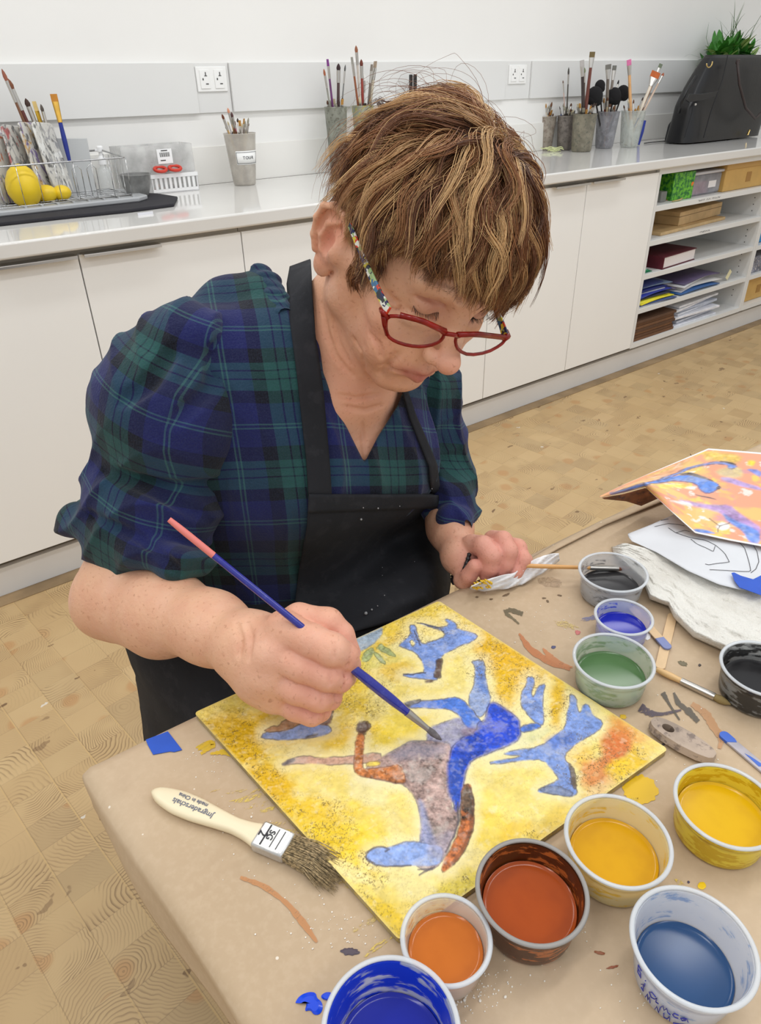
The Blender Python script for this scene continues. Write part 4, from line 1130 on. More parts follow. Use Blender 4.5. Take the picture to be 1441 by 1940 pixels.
for k, (cc, nm) in enumerate([((190, 60, 40), 'red'), ((60, 100, 60), 'green'), ((210, 130, 60), 'orange'), ((50, 60, 120), 'blue'), ((30, 30, 32), 'black'), ((120, 60, 50), 'brown')]):
    x = .018 + k * .016
    brush_a, brush_b = bas(x, .025, .010), bas(x + .004, .19, .015)
    o = MB().tube([(0, 0, 0), tuple(brush_b - brush_a)], .0045, 6).build('pencil', mcol(cc, .4), smooth=False); o.location = tuple(brush_a)
    tag(o, nm + ' pencil lying in the white slotted basket', 'pencil', 'coloured pencils in the white basket')
# scissors: red handles poking up
sc_ = empty('scissors', tuple(ony(318, 322, 2.53)), label='scissors with red and grey handles lying in the white basket', cat='scissors')
m_red = mat('red_handle', S(206, 60, 44), .35)
for s_ in (-1, 1):
    a = MB(); P = [(.026 * s_ + .020 * math.cos(q), .010 * math.sin(q) * 1.4, .006 * math.sin(q) + .004) for q in np.linspace(0, 2 * math.pi, 19)]
    a.tube(P, .0052, 8, caps=False); a.build('finger_loop', m_red, sc_, angle=180)
    a = MB(); a.tube([(.01 * s_, .0, .0), (-.012 * s_, .05, -.018), (-.010 * s_, .12, -.030)], [.006, .004, .002], 6, flat=.3); a.build('blade', m_steel, sc_)

# clear box with barcode label behind
pa = [ony(212, 278, WALL_Y - .05), ony(346, 268, WALL_Y - .05)]
e = empty('clear_storage_box', ((pa[0][0] + pa[1][0]) / 2, WALL_Y - .07, CT), label='scuffed clear plastic box with a barcode label behind the basket', cat='box')
w_ = (pa[1][0] - pa[0][0]); hB = pa[0][2] - CT
m_scuff = mat('scuffed_clear', S(222, 222, 220), .3, alpha=.38, vary=.3, scale=14)
a = MB()
for b_ in (((-w_ / 2, -.05, 0), (w_ / 2, -.048, hB)), ((-w_ / 2, .048, 0), (w_ / 2, .05, hB)), ((-w_ / 2, -.05, 0), (-w_ / 2 + .002, .05, hB)), ((w_ / 2 - .002, -.05, 0), (w_ / 2, .05, hB)), ((-w_ / 2, -.05, 0), (w_ / 2, .05, .002))): a.box2(*b_)
a.build('box_body', m_scuff, e, smooth=False)
q = ony(312, 296, WALL_Y - .121); f_ = MB(); f_.box((0, 0, 0), (.052, .0008, .044)); lb = f_.build('price_label', mat('label_paper', S(244, 244, 244), .6), e); lb.location = (q[0] - e.location[0], -.0515, q[2] - CT)
a = MB()
for k in range(14): a.box((-.016 + k * .0025, -.0008, .005), (.0008 + .0008 * (k % 3 == 0), .0004, .013))
a.box((0, -.0008, .017), (.022, .0004, .003)); a.box((-.008, -.0008, -.012), (.018, .0004, .003))
a.build('barcode', m_slot, lb)

# ---------- cups of brushes
CUP_TINTS = {}
def jar(px, py, rb, rt, h, lab, m, y=None, cat='brush cup', name='brush_cup', group=None, label_text=None, band=None):
    p = onz(px, py, CT)
    e = empty(name, (p[0], p[1], CT + .0008), label=lab, cat=cat, group=group)
    a = MB(); R_ = lambda z: rb + (rt - rb) * z / h
    a.lathe([(0, .0), (rb * .94, 0), (rb, .004)] + [(R_(z), z) for z in np.linspace(.01, h - .004, 5)] + [(rt + .0018, h - .002), (rt + .0012, h), (rt - .0012, h)] + [(R_(z) - .0014, z) for z in np.linspace(h - .005, .01, 5)] + [(rb * .9, .003), (0, .003)], 48)
    a.build('cup_body', m, e, angle=50)
    return e
def fill_brushes(e, h, rt, n, seed, grp, lo=.02, hi=.06, base_z=.008, kinds=('round', 'flat'), extra=(), rad=.0035, desc='', lean=.5):
    rg = np.random.default_rng(seed); c0 = np.array(e.location)
    made = []
    bn = {0: 'dark brown', 1: 'black', 2: 'golden', 3: 'grey', 4: 'reddish brown', 5: 'cream'}
    for k in range(n):
        a_ = 2 * math.pi * (k + rg.uniform(-.3, .3)) / n; r1 = rt * rg.uniform(.45, .86)
        zt = h + rg.uniform(lo, hi)
        top = c0 + np.array([math.cos(a_) * r1 * (1 + lean * (zt - h) / .1), math.sin(a_) * r1 * (1 + lean * (zt - h) / .1), zt])
        b_ = c0 + np.array([-math.cos(a_) * rt * .35, -math.sin(a_) * rt * .35, base_z])
        bi = int(rg.integers(len(BRIST))); wi = int(rg.integers(len(WOODS)))
        dx_ = (top - b_) @ MX[:, 0]
        side = 'leaning left' if dx_ < -.012 else ('leaning right' if dx_ > .012 else 'standing upright')
        kd = kinds[int(rg.integers(len(kinds)))]
        made.append((float(proj(top)[0]), brush(b_, top, rad * rg.uniform(.8, 1.3), WOODS[wi], BRIST[bi], kd,
              '%s %s brush with %s handle %s' % (bn[bi], kd, ['tan', 'brown', 'dark', 'cream', 'maroon', 'blue', 'black'][wi], side), grp, blen=rg.uniform(.012, .022), bw=rad * rg.uniform(1.1, 2.0), flen=rg.uniform(.02, .035))))
    made.sort(key=lambda q: q[0]); od = ['leftmost', 'second', 'third', 'fourth', 'fifth', 'sixth', 'seventh', 'eighth', 'ninth', 'tenth', 'eleventh', 'twelfth', 'thirteenth', 'fourteenth', 'fifteenth', 'sixteenth']
    for i, (_, b_) in enumerate(made):
        b_['label'] = b_['label'].split(' standing')[0].split(' leaning')[0] + ', %s%s low in the %s' % (od[i], '' if i == 0 else ' from left', desc)
def hero(tp, base, y, **k):
    """brush whose tip shows at pixel tp at wall distance y, standing in cup at world point base"""
    T = ony(*tp, y); return brush(base, T, **k)

e1 = jar(464, 350, .040, .056, .166, 'cloudy plastic cup labelled TOUR full of small brushes', m_cloudy)
fill_brushes(e1, .166, .050, 16, 11, 'small brushes in the cup labelled tour', .004, .05, desc='tour cup', rad=.0035)
c1 = np.array(e1.location)
for tp, bc, fc, lb in [((431, 204), (214, 150, 120), None, 'tallest brush with peach tip in the tour cup'), ((438, 212), (90, 60, 60), None, 'tall dark tipped brush just right of the peach tipped one'), ((420, 216), (110, 60, 40), None, 'brown tipped brush at the left side of the tour cup')]:
    brush(c1 + np.array([.01, .0, .01]), ony(*tp, c1[1] + .0), .0042, (190, 60, 110) if 'dark' in lb else (208, 172, 118), bc, 'round', lb, 'small brushes in the cup labelled tour', blen=.016, flen=.035)
# label wrapped on the cup
def cup_label(e, rb, rt, h, z0, z1, a0, a1, m, text=None, tsize=.012, tm=None, frame=False):
    G = np.zeros((25, 2, 3)); base_a = math.atan2(CAM[1] - e.location[1], CAM[0] - e.location[0])
    for i, q in enumerate(np.linspace(a0, a1, 25)):
        for j, z in enumerate((z0, z1)):
            R_ = rb + (rt - rb) * z / h + .0006; G[i, j] = (R_ * math.cos(base_a + q), R_ * math.sin(base_a + q), z)
    a = MB(); a.grid(G); lb = a.build('paper_label', m, e, solid=.0004, angle=180, solid_off=1.0)
    if frame:
        a = MB()
        def pt(q, z):
            R_ = rb + (rt - rb) * z / h + .0014; return (R_ * math.cos(base_a + q), R_ * math.sin(base_a + q), z)
        m0 = .05
        for zz in (z0 + .004, z1 - .004): a.tube([pt(q, zz) for q in np.linspace(a0 + m0, a1 - m0, 20)], .0006, 5)
        for qq in (a0 + m0, a1 - m0): a.tube([pt(qq, z0 + .004), pt(qq, z1 - .004)], .0006, 5)
        a.build('label_frame', tm, lb)
    if text:
        zc = (z0 + z1) / 2
        n_ = len(text); span = tsize * .95
        for k, ch in enumerate(text):
            q = (k - (n_ - 1) / 2) * span / ((rb + rt) / 2) + (a0 + a1) / 2
            R_ = rb + (rt - rb) * zc / h + .0018
            ca, sa = math.cos(base_a + q), math.sin(base_a + q)
            M3 = np.stack([np.array([-sa, ca, 0]), np.array([0, 0, 1.]), np.array([ca, sa, 0])], 1)
            if ch != ' ': text_mesh('letter', ch, tsize * 1.25, tm, lb, (R_ * ca, R_ * sa, zc), M3=M3)
    return lb
cup_label(e1, .040, .056, .166, .068, .112, -.42, 1.35, mat('label_white', S(244, 244, 242), .6), 'TOUR', .011, mat('label_ink', S(60, 62, 66), .6), True)

# two tall jars behind the woman's hair
m_old = mat('stained_tall_jar', S(150, 152, 140), .35, alpha=.82, vary=.35, scale=22, dirt=S(96, 92, 78), dirt_amt=.7)
m_old2 = mat('yellow_stained_jar', S(176, 178, 160), .35, alpha=.8, vary=.3, scale=22, dirt=S(210, 206, 60), dirt_amt=.9)
ej1 = jar(640, 328, .030, .043, .232, 'tall paint stained clear jar full of brushes, left behind the hair', m_old, group=None)
ej2 = jar(688, 322, .030, .043, .232, 'tall jar with yellow paint stain, close against the first tall jar', m_old2)
# place so the rims show where they do in the photo
def place_jar(e, px_rim, py_rim, h, y=None):
    p = ony(px_rim, 300, 2.56); e.location = (p[0], 2.56, CT + .0008)
place_jar(ej1, 640, 152, .232); place_jar(ej2, 690, 152, .232)
TALL = [((620, 112), 'flat', (130, 60, 140), (110, 60, 110), .005, 'purple tipped'), ((641, 120), 'round', (60, 40, 44), (80, 60, 60), .007, 'dark fluffy'), ((613, 130), 'round', (170, 100, 70), (150, 150, 140), .004, 'rust tipped'), ((654, 122), 'round', (90, 90, 88), (120, 120, 118), .003, 'thin grey')]
TALL2 = [((674, 86), 'round', (150, 96, 70), (200, 190, 180), .0055, 'tallest brown'), ((684, 112), 'round', (110, 56, 44), (150, 60, 50), .006, 'red brown'), ((666, 108), 'flat', (170, 168, 160), (150, 90, 60), .005, 'grey flat'), ((711, 116), 'flat', (170, 150, 130), (190, 180, 160), .007, 'beige flat'), ((704, 122), 'flat', (140, 130, 120), (120, 110, 100), .005, 'grey beige'), ((690, 140), 'round', (230, 230, 226), (220, 220, 216), .004, 'white tipped')]
for ee, LST, dn in ((ej1, TALL, 'first tall jar'), (ej2, TALL2, 'yellow stained jar')):
    c_ = np.array(ee.location)
    for tp, kd, bc, hc, r_, nm in LST:
        T = ony(*tp, c_[1] + .0); brush(c_ + np.array([(c_[0] - T[0]) * .2, 0, .012]), T, r_, hc, bc, kd, '%s brush standing in the %s' % (nm, dn), 'long brushes in the tall jars', blen=.022, bw=r_ * 1.5, flen=.04)
fill_brushes(ej1, .232, .040, 9, 31, 'long brushes in the tall jars', .0, .03, desc='first tall jar', rad=.004)
fill_brushes(ej2, .232, .040, 7, 32, 'long brushes in the tall jars', .0, .03, desc='yellow stained jar', rad=.004)
# black bulldog clip handles rising behind the hair: tongs
p0 = ony(782, 160, 2.60)
e = empty('black_tongs', (p0[0], 2.60, CT), label='black tongs with two upright arms showing above the hair', cat='tongs')
for s_ in (-.011, .011):
    a = MB(); a.box2((s_ - .008, -.004, 0), (s_ + .008, .004, p0[2] + .035 - CT)); a.build('arm', mat('black_metal', S(34, 32, 32), .35), e, bevel=.003)

# ---------- row of five cups at the right
rowg = 'paint stained brush cups in a row'
def stained(nm, base_c, dirt, amt, alpha):
    return mat(nm, S(*base_c), .35, alpha=alpha, vary=.3, scale=28, dirt=S(*dirt), dirt_amt=amt)
RC = []
for k, (px_, pyb, lab, m_, rb, rt, h) in enumerate([
    (1030, 284, 'smudged cup with a yellow stain, leftmost of the brush cup row', stained('jar_a', (168, 158, 146), (120, 96, 84), .6, .86), .037, .048, .148),
    (1068, 284, 'dark smudged cup second in the brush cup row', stained('jar_b', (128, 120, 114), (80, 72, 70), .7, .9), .036, .047, .150),
    (1100, 287, 'opaque grey green stained cup in the middle of the brush cup row', stained('jar_c', (128, 122, 106), (86, 90, 80), .7, 1.0), .047, .056, .160),
    (1143, 281, 'clear cup showing pale handles, fourth in the brush cup row', mat('jar_d', S(160, 160, 166), .2, alpha=.5, vary=.3, scale=30), .043, .057, .162),
    (1190, 279, 'clear cup holding pink and orange brushes, last in the brush cup row', mat('jar_e', S(206, 212, 206), .2, alpha=.38, vary=.15, scale=30), .043, .060, .162)]):
    e = jar(px_, pyb, rb, rt, h, lab, m_, group=rowg); 
    RC.append((e, rt, h))
for k, (e, rt, h) in enumerate(RC):
    fill_brushes(e, h, rt - .004, [14, 15, 14, 11, 10][k], 50 + k, 'brushes crowded in the row of cups', .010, .062, desc=['first row cup', 'second row cup', 'middle row cup', 'fourth row cup', 'last row cup'][k], rad=.004)
HB = [(0, (1048, 146), 'round', (60, 54, 52), (70, 50, 44), .013, .05, 'thick dark round mop brush'), (1, (1077, 127), 'round', (80, 76, 72), (90, 86, 80), .004, .03, 'very slender grey brush'), (1, (1066, 152), 'round', (120, 100, 90), (210, 180, 170), .003, .012, 'thin pink handled brush'),
      (2, (1122, 98), 'flat', (112, 96, 62), (110, 60, 50), .010, .022, 'tallest olive flat brush'), (2, (1102, 114), 'flat', (176, 172, 170), (60, 50, 50), .008, .025, 'grey flat brush'), (2, (1107, 128), 'round', (130, 140, 110), (90, 80, 70), .005, .02, 'green tipped brush'),
      (3, (1152, 122), 'flat', (120, 118, 112), (120, 110, 100), .011, .02, 'wide grey flat brush'), (3, (1164, 124), 'flat', (110, 110, 104), (130, 120, 110), .008, .02, 'grey flat brush behind the wide one'), (3, (1172, 151), 'round', (40, 38, 38), (30, 30, 30), .004, .02, 'slim black tipped brush'),
      (4, (1191, 113), 'flat', (222, 120, 170), (226, 176, 124), .0085, .024, 'pink bristled flat brush'), (4, (1243, 136), 'flat', (190, 98, 48), (226, 214, 196), .018, .03, 'wide flat brush with orange bristles'), (4, (1252, 121), 'flat', (110, 120, 100), (160, 120, 90), .007, .02, 'grey green brush behind the orange one'), (4, (1257, 138), 'round', (170, 96, 70), (214, 190, 170), .006, .018, 'rust tipped brush beside the orange one')]
for (k, tp, kd, bc, hc, r_, bl, nm) in HB:
    e, rt, h = RC[k]; c_ = np.array(e.location); T = ony(*tp, c_[1] + .005)
    b_ = c_ + np.array([np.clip((c_[0] - T[0]) * .35, -.022, .022), 0, .012])
    brush(b_, T, min(r_, .009), hc, bc, kd, '%s in the %s' % (nm, ['first row cup', 'second row cup', 'middle row cup', 'fourth row cup', 'last row cup'][k]), 'brushes crowded in the row of cups', blen=bl, bw=r_ * 1.25, flen=.04, flat_dir=MX[:, 0])
# black foam sponges on sticks
m_blackfoam = mat('black_foam', S(22, 21, 23), .95, bump=.5, bscale=200)
for k, (px_, py_, r_) in enumerate([(1126, 182, .044), (1136, 163, .028), (1162, 182, .040), (1179, 176, .036)]):
    kk = 3; e, rt, h = RC[3]; c_ = np.array(e.location); p = ony(px_, py_, c_[1])
    ee = empty('foam_dabber', tuple(p), label=['black foam dabber low over the middle cup', 'small black foam dabber above the larger one', 'black foam dabber right of the grey brush', 'black foam dabber beside the pink brush'][k], cat='dabber', group='black foam dabbers in the cups')
    a = MB(); a.sphere((0, 0, 0), (r_, r_ * .8, r_ * .95), 18); a.sphere((r_ * .5, 0, -r_ * .4), r_ * .6, 14); a.sphere((-r_ * .5, 0, -r_ * .3), r_ * .55, 14); f = a.build('foam_head', m_blackfoam, ee, angle=180)
    a = MB(); q = c_ + np.array([0, 0, .012]) - p; a.tube([(0, 0, 0), tuple(q)], .004, 8); a.build('stick', mcol((40, 36, 34)), ee)
# thick pale handles inside the last cup, blue tube beside it
c_ = np.array(RC[4][0].location)
for k, (dx, tilt, cc, r_) in enumerate([(-.018, -.004, (236, 234, 226), .010), (.012, -.022, (232, 228, 214), .010), (-.002, .006, (222, 190, 150), .004)]):
    o = MB().tube([(0, 0, 0), (tilt, 0, .06), (tilt * 1.4, 0, .118)], [r_ * .8, r_, r_ * .7], 12).build('thick_tool', mcol(cc), angle=60); o.location = (c_[0] + dx, c_[1] - .012, CT + .006)
    tag(o, ['thick white handle at the left inside the last cup', 'thick cream handle leaning in the middle of the last cup', 'thin wooden stick between the thick handles in the last cup'][k], 'tool', 'tool handles seen through the last cup')
q = ony(1218, 225, c_[1] + .02); o = MB().tube([(0, 0, 0), (.012, 0, .06), (.016, 0, .11)], [.007, .011, .012], 12).build('blue_paint_tube', mcol((40, 58, 150)), angle=60); o.location = (ony(1213, 272, c_[1])[0] + .01, c_[1] + .02, CT + .004)
tag(o, 'dark blue paint tube standing right behind the last cup', 'paint tube')
# rubber bands in front of the cups
e = empty('rubber_bands', tuple(cpt(1045, 287)), label='tangle of pale green rubber bands beside the brush cups', cat='rubber bands')
rg = np.random.default_rng(3)
for k in range(7):
    r1, r2, ph, z_ = rg.uniform(.03, .05), rg.uniform(.015, .03), rg.uniform(0, 3), .002 + k * .0022
    cx_, cy_ = rg.uniform(-.015, .015, 2)
    P = [(cx_ + r1 * math.cos(q) * math.cos(ph) - r2 * math.sin(q) * math.sin(ph), cy_ + r1 * math.cos(q) * math.sin(ph) + r2 * math.sin(q) * math.cos(ph), z_ + .005 * math.sin(2 * q + k) ** 2) for q in np.linspace(0, 2 * math.pi, 33)]
    a = MB(); a.tube(P, .0013, 6, caps=False); a.build('band', mat('pale_rubber', S(218, 224, 170), .5), e, angle=180)

# ---------- black leather bag, plant behind, power adapter
m_leather = mat('black_leather', S(20, 20, 22), .36, vary=.25, scale=9, bump=.3, bscale=60, spec=.6)
m_leather2 = mat('brown_black_strap', S(56, 44, 42), .4)
m_gold = mat('pale_brass', S(216, 186, 120), .25, 1.0)
BY = 2.33
bl_, br_ = ony(1284, 268, BY), ony(1432, 262, BY)
W0 = br_[0] - bl_[0]
tl_, tr_ = ony(1350, 104, BY + .02), ony(1470, 97, BY + .02)
zt = tl_[2] - CT
bag = empty('handbag', (bl_[0], BY, CT + .0005), label='black leather handbag standing on the worktop before the plant', cat='handbag')
def bag_body():
    a = MB(); n = 56; m_ = 26
    P = np.zeros((m_, n + 1, 3))
    X0, X1 = 0.0, W0
    tx0, tx1 = tl_[0] - bl_[0], tr_[0] - bl_[0]
    for i in range(m_):
        t_ = i / (m_ - 1); s_ = t_
        s2 = max(0, (t_ - .42) / .58) ** 1.15; x0 = .030 + .012 * min(1, t_ / .42) + (tx0 - .042) * s2; x1 = X1 * (1 - s_) + max(tx1, X1 * .9) * s_ + .012 * math.sin(math.pi * t_)
        dp = .050 * (1 - t_) ** .6 + .034
        cx_, hw = (x0 + x1) / 2, (x1 - x0) / 2
        for j in range(n + 1):
            q = 2 * math.pi * j / n
            cxq = math.copysign(abs(math.cos(q)) ** .35, math.cos(q)); syq = math.copysign(abs(math.sin(q)) ** .45, math.sin(q))
            wob = .006 * math.sin(5 * t_ + 3 * math.cos(q)) * math.sin(math.pi * t_)
            P[i, j] = (cx_ + hw * cxq, .045 + dp * syq + wob, zt * t_ + (.006 if i == 0 else 0))
    a.grid(P)
    b = len(a.v); a.v.append((W0 / 2, .07, .0)); a.f += [(b, j + 1, j) for j in range(n)]
    return a
bd = bag_body().build('bag_body', m_leather, bag, angle=50); 
md = bd.modifiers.new('thickness', 'SOLIDIFY'); md.thickness = .004
def bp(px, py, y=BY - .052):
    p = ony(px, py, y); return np.array([p[0] - bl_[0], p[1] - BY, p[2] - CT])
# seams, pocket flap, strap, d-ring, tag
a = MB(); a.tube([bp(1378, 105), bp(1368, 150), bp(1358, 178), bp(1345, 215), bp(1332, 262)], .0028, 6)
a.tube([bp(1316, 182), bp(1310, 215), bp(1296, 262)], .0022, 6)
a.build('piping', mat('leather_piping', S(26, 26, 28), .35), bd)
a = MB(); fl_ = [bp(1300, 190, BY - .056), bp(1306, 178, BY - .058), bp(1330, 178, BY - .060), bp(1360, 172, BY - .058), bp(1356, 182, BY - .060), bp(1330, 190, BY - .062), bp(1306, 194, BY - .058)]
a.add(fl_ + [p + np.array([0, .01, 0]) for p in fl_], [tuple(range(6, -1, -1))] + [tuple(range(7, 14))] + [(i, (i + 1) % 7, (i + 1) % 7 + 7, i + 7) for i in range(7)])
pk = a.build('pocket_flap', m_leather, bag, bevel=.002)
a = MB(); a.sphere(bp(1317, 198, BY - .055), .006, 12); a.build('snap', m_steel, pk)
a = MB(); ctr_ = bp(1342, 120, BY - .045); a.tube([ctr_ + np.array([.024 * math.cos(q), -.004, .018 * math.sin(q)]) for q in np.linspace(math.pi * 1.02, math.pi * 2.12, 14)], .003, 8); a.build('d_ring', m_gold, bag, angle=180)
a = MB(); a.tube([bp(1396, 116, BY - .062), bp(1400, 160, BY - .085), bp(1412, 205, BY - .10), bp(1430, 225, BY - .10), bp(1450, 205, BY - .09), bp(1456, 150, BY - .08), bp(1450, 115, BY - .06)], [.006] * 7, 10); a.build('carry_handle', m_leather2, bag, angle=180)
a = MB(); a.box(bp(1397, 117, BY - .058), (.03, .008, .022)); a.build('handle_tab', m_leather2, bag, bevel=.003)
a = MB(); a.tube([bp(1318, 145, BY + .0), bp(1300, 172, BY - .0), bp(1290, 195, BY), bp(1286, 214, BY + .02)], .007, 8); a.build('shoulder_strap', m_leather, bag, angle=180)
a = MB(); q0, q1 = bp(1419, 246, BY - .062), bp(1415, 256, BY - .062); a.tube([q0, q1], .006, 8, flat=.3); a.build('metal_tag', m_gold, bag)
# charger
pc_ = ony(1278, 232, 2.52)
e = empty('power_adapter', (pc_[0], 2.52, CT + .0005), label='small black pouch shaped charger beside the handbag, cable running left', cat='charger')
a = MB(); a.prism([(-.046, 0), (.05, 0), (.046, .072), (.03, .094), (-.012, .096), (-.034, .078)], -.02, .02, M=np.array([[1, 0, 0], [0, 0, 1], [0, 1, 0.]])); a.build('adapter_body', mat('matte_black', S(40, 41, 44), .6), e, bevel=.008)
a = MB(); a.tube([(.004 + .009 * math.cos(q), 0, .098 + .014 * math.sin(q)) for q in np.linspace(-.3, math.pi + .3, 12)], .0022, 6); a.build('hook', mat('matte_black2', S(36, 36, 38), .5), e, angle=180)
qa = ony(1221, 264, 2.50) - np.array([pc_[0], 2.52, CT])
a = MB(); a.tube([(.02, -.01, .003), (-.06, -.02, .003), (qa[0] + .06, -.02, .004), (qa[0], -.02, .003)], .0024, 6); a.build('cable', mat('black_cable', S(36, 36, 38), .5), e, angle=180)
# plant: strap leaves and broad leaves in a pot behind the bag
pp_ = ony(1392, 100, 2.53)
e = empty('potted_plant', (pp_[0], 2.53, CT + .0005), label='green potted plant with thin arching blades behind the handbag', cat='plant')
a = MB(); a.lathe([(0, 0), (.055, 0), (.075, .24), (.080, .26), (.072, .26), (.055, .22), (0, .22)], 32); a.build('pot', mat('pot_clay', S(120, 110, 100), .6), e, angle=50)
m_leaf = mat('green_leaf', S(62, 128, 44), .45, vary=.35, scale=30); m_leaf2 = mat('pale_leaf', S(168, 196, 112), .45, vary=.2, scale=30); m_blade = mat('grass_blade', S(84, 118, 70), .5, vary=.3, scale=20)
rg = np.random.default_rng(8)
def leafmesh(a, base, d, L, wd, droop):
    u, w_, dd = basis(d); n = 8; P = np.zeros((n, 3, 3)); p = np.array(base, float); dd = dd.copy()
    for i in range(n):
        t_ = i / (n - 1); ww = wd * math.sin(math.pi * min(1, (t_ * .92 + .06))) ** .8
        P[i, 0] = p - u * ww; P[i, 1] = p + w_ * ww * .25; P[i, 2] = p + u * ww
        dd = dd + np.array([0, 0, -droop / n]); dd /= np.linalg.norm(dd); p = p + dd * L / n
    a.grid(P)
a1, a2, a3 = MB(), MB(), MB()
for k in range(330):
    q = rg.uniform(0, 2 * math.pi); el = rg.uniform(.05, 1.4); d = np.array([math.cos(q) * math.cos(el), math.sin(q) * math.cos(el) * .7, math.sin(el)])
    leafmesh(a2 if k % 5 == 0 else a1, (rg.uniform(-.19, .10), rg.uniform(-.04, .04), .33 + rg.uniform(0, .08)), d, rg.uniform(.08, .15), rg.uniform(.012, .024), rg.uniform(.3, 1.2))
for k in range(70):
    q = rg.uniform(0, 2 * math.pi); el = rg.uniform(.5, 1.5); d = np.array([math.cos(q) * math.cos(el), math.sin(q) * math.cos(el) * .5, math.sin(el)])
    leafmesh(a3, (rg.uniform(-.17, .08), rg.uniform(-.03, .03), .34), d, rg.uniform(.18, .36), .0022, rg.uniform(1.0, 2.6))
for mb_, mm, nm in ((a1, m_leaf, 'leaves'), (a2, m_leaf2, 'pale_leaves'), (a3, m_blade, 'grass_blades')):
    o = mb_.build(nm, mm, e, angle=180); o['kind'] = 'stuff'
    V = np.array([v.co[:] for v in o.data.vertices]); V[:, 1] = np.clip(V[:, 1], -.2, WALL_Y - 2.53 - .02)
    # keep leaves off the bag: lift those in front
    V[:, 2] = np.maximum(V[:, 2], .01); o.data.vertices.foreach_set('co', V.astype(np.float32).ravel()); o.data.update()

# ================================================================== things on the open shelves
def sh(px, py, z, y0=None):
    """world point on a shelf board of height z"""
    return onz(px, py, z)
def boxthing(name, x0, x1, y0, y1, z0, z1, m, lab, cat, group=None, bevel=.002, rot=0.0):
    a = MB(); a.box2((-(x1 - x0) / 2, 0, 0), ((x1 - x0) / 2, y1 - y0, z1 - z0)); o = a.build(name, m, bevel=bevel)
    o.location = ((x0 + x1) / 2, y0, z0 + .0006); o.rotation_euler = (0, 0, rot)
    return tag(o, lab, cat, group)
def zx(px): return ony(px, 400, CF)[0]
def s4x(x, y, yy=CF + .03): return ony(1100 + x / 4.226, 280 + y / 4.226, yy)
# top shelf: wire bits, green patterned box, clear tub, tan box
m_leafbox = NT('green_patterned_card'); _t = m_leafbox; _co = _t.coord()
_v = _t.n('ShaderNodeTexVoronoi', feature='F1'); _v.inputs['Scale'].default_value = 28.; _t.set(_v.inputs['Vector'], _co)
_vc = _t.n('ShaderNodeSeparateColor'); _t.set(_vc.inputs[0], _v.outputs['Color'])
_c = _t.mix(_t.sstep(_t.noise(_co, 60, 3), .4, .6), S(24, 110, 48), S(110, 190, 50))
_c = _t.mix(_t.m('MULTIPLY', _t.m('LESS_THAN', _v.outputs['Distance'], .38), _t.m('GREATER_THAN', _vc.outputs[0], .72)), _c, S(236, 120, 40))
_t.P('Base Color', _c); _t.P('Roughness', .4)
q0, q1 = s4x(750, 390), s4x(890, 390)
boxthing('patterned_box', q0[0], q1[0], CF + .04, CF + .14, .775, .775 + .118, m_leafbox.mat, 'green box patterned with orange flowers on the top shelf', 'box', rot=-.1)
q0, q1 = s4x(890, 380), s4x(1130, 380)
e = empty('plastic_tub', ((q0[0] + q1[0]) / 2, CF + .05, .7757), label='clear plastic tub with pink contents and white lid on the top shelf', cat='tub')
hw = (q1[0] - q0[0]) / 2
a = MB(); a.box2((-hw, 0, 0), (hw, .2, .095)); a.build('tub_body', mat('tub_clear', S(190, 192, 200), .25, alpha=.5, vary=.2, scale=20), e, bevel=.01)
a = MB(); a.box2((-hw * .7, .012, .004), (hw * .35, .19, .06)); a.build('contents', mat('pink_contents', S(168, 80, 104), .6, vary=.3, scale=40), e, bevel=.004)
a = MB(); a.box2((-hw - .006, -.006, .093), (hw + .006, .206, .106)); a.build('lid', mat('tub_lid', S(206, 206, 212), .3), e, bevel=.005)
a = MB(); a.box((hw * .4, -.0012, .045), (.065, .001, .03)); a.build('label', mat('tub_label', S(236, 232, 232), .6), e)
q0 = s4x(1140, 350)
m_tan = mat('tan_card', S(206, 166, 96), .6, vary=.08, scale=12)
def tan_box(x0, x1, y0, z0, h, lab):
    e = empty('tan_box', ((x0 + x1) / 2, y0, z0 + .0006), label=lab, cat='box', group='tan boxes on the shelves'); hw = (x1 - x0) / 2
    a = MB(); a.box2((-hw, 0, 0), (hw, .22, h - .025)); a.build('box_body', m_tan, e, bevel=.004)
    a = MB(); a.box2((-hw - .004, -.004, h - .03), (hw + .004, .224, h)); a.build('lid', mat('tan_lid', S(198, 158, 92), .55), e, bevel=.004)
    a = MB(); a.box((hw * .0 + .03, -.001, h * .42), (.045, .001, .045)); a.build('printed_mark', mat('tan_mark', S(168, 126, 66), .6), e)
tan_box(q0[0], 4.036, CF + .035, .775, .128, 'tan lidded box at the right end of the top shelf')
tan_box(4.10, 4.42, CF + .04, .142, .14, 'tan lidded box low in the right shelf unit')
# small wire and dark things in the left corner of the top shelf
e = empty('tool_holder', tuple(s4x(650, 430, CF + .05)), label='clear holder of small dark tools in the top shelf corner', cat='holder'); e.location[2] = .7756
a = MB(); a.box2((-.015, 0, 0), (.03, .12, .045)); a.build('holder_tray', mat('smoky_tray', S(150, 148, 146), .3, alpha=.6), e, bevel=.003)
for k in range(4):
    a = MB(); a.tube([(-.01 + k * .010, .02 + .02 * k, .004), (-.012 + k * .012, .03 + .02 * k, .08 - .008 * k)], .004, 8); a.build('tool', mcol([(200, 200, 204), (70, 50, 50), (40, 40, 44), (150, 146, 140)][k]), e)
a = MB(); a.tube([(0, 0, 0), (.05, -.004, .002), (.095, .01, .004)], [.004, .006, .004], 8, flat=.4); o = a.build('wooden_stick', mcol((206, 176, 122))); o.location = tuple(s4x(735, 405, CF + .02)); o.location[2] = .7795
tag(o, 'small light wooden stick at the front of the top shelf', 'stick')
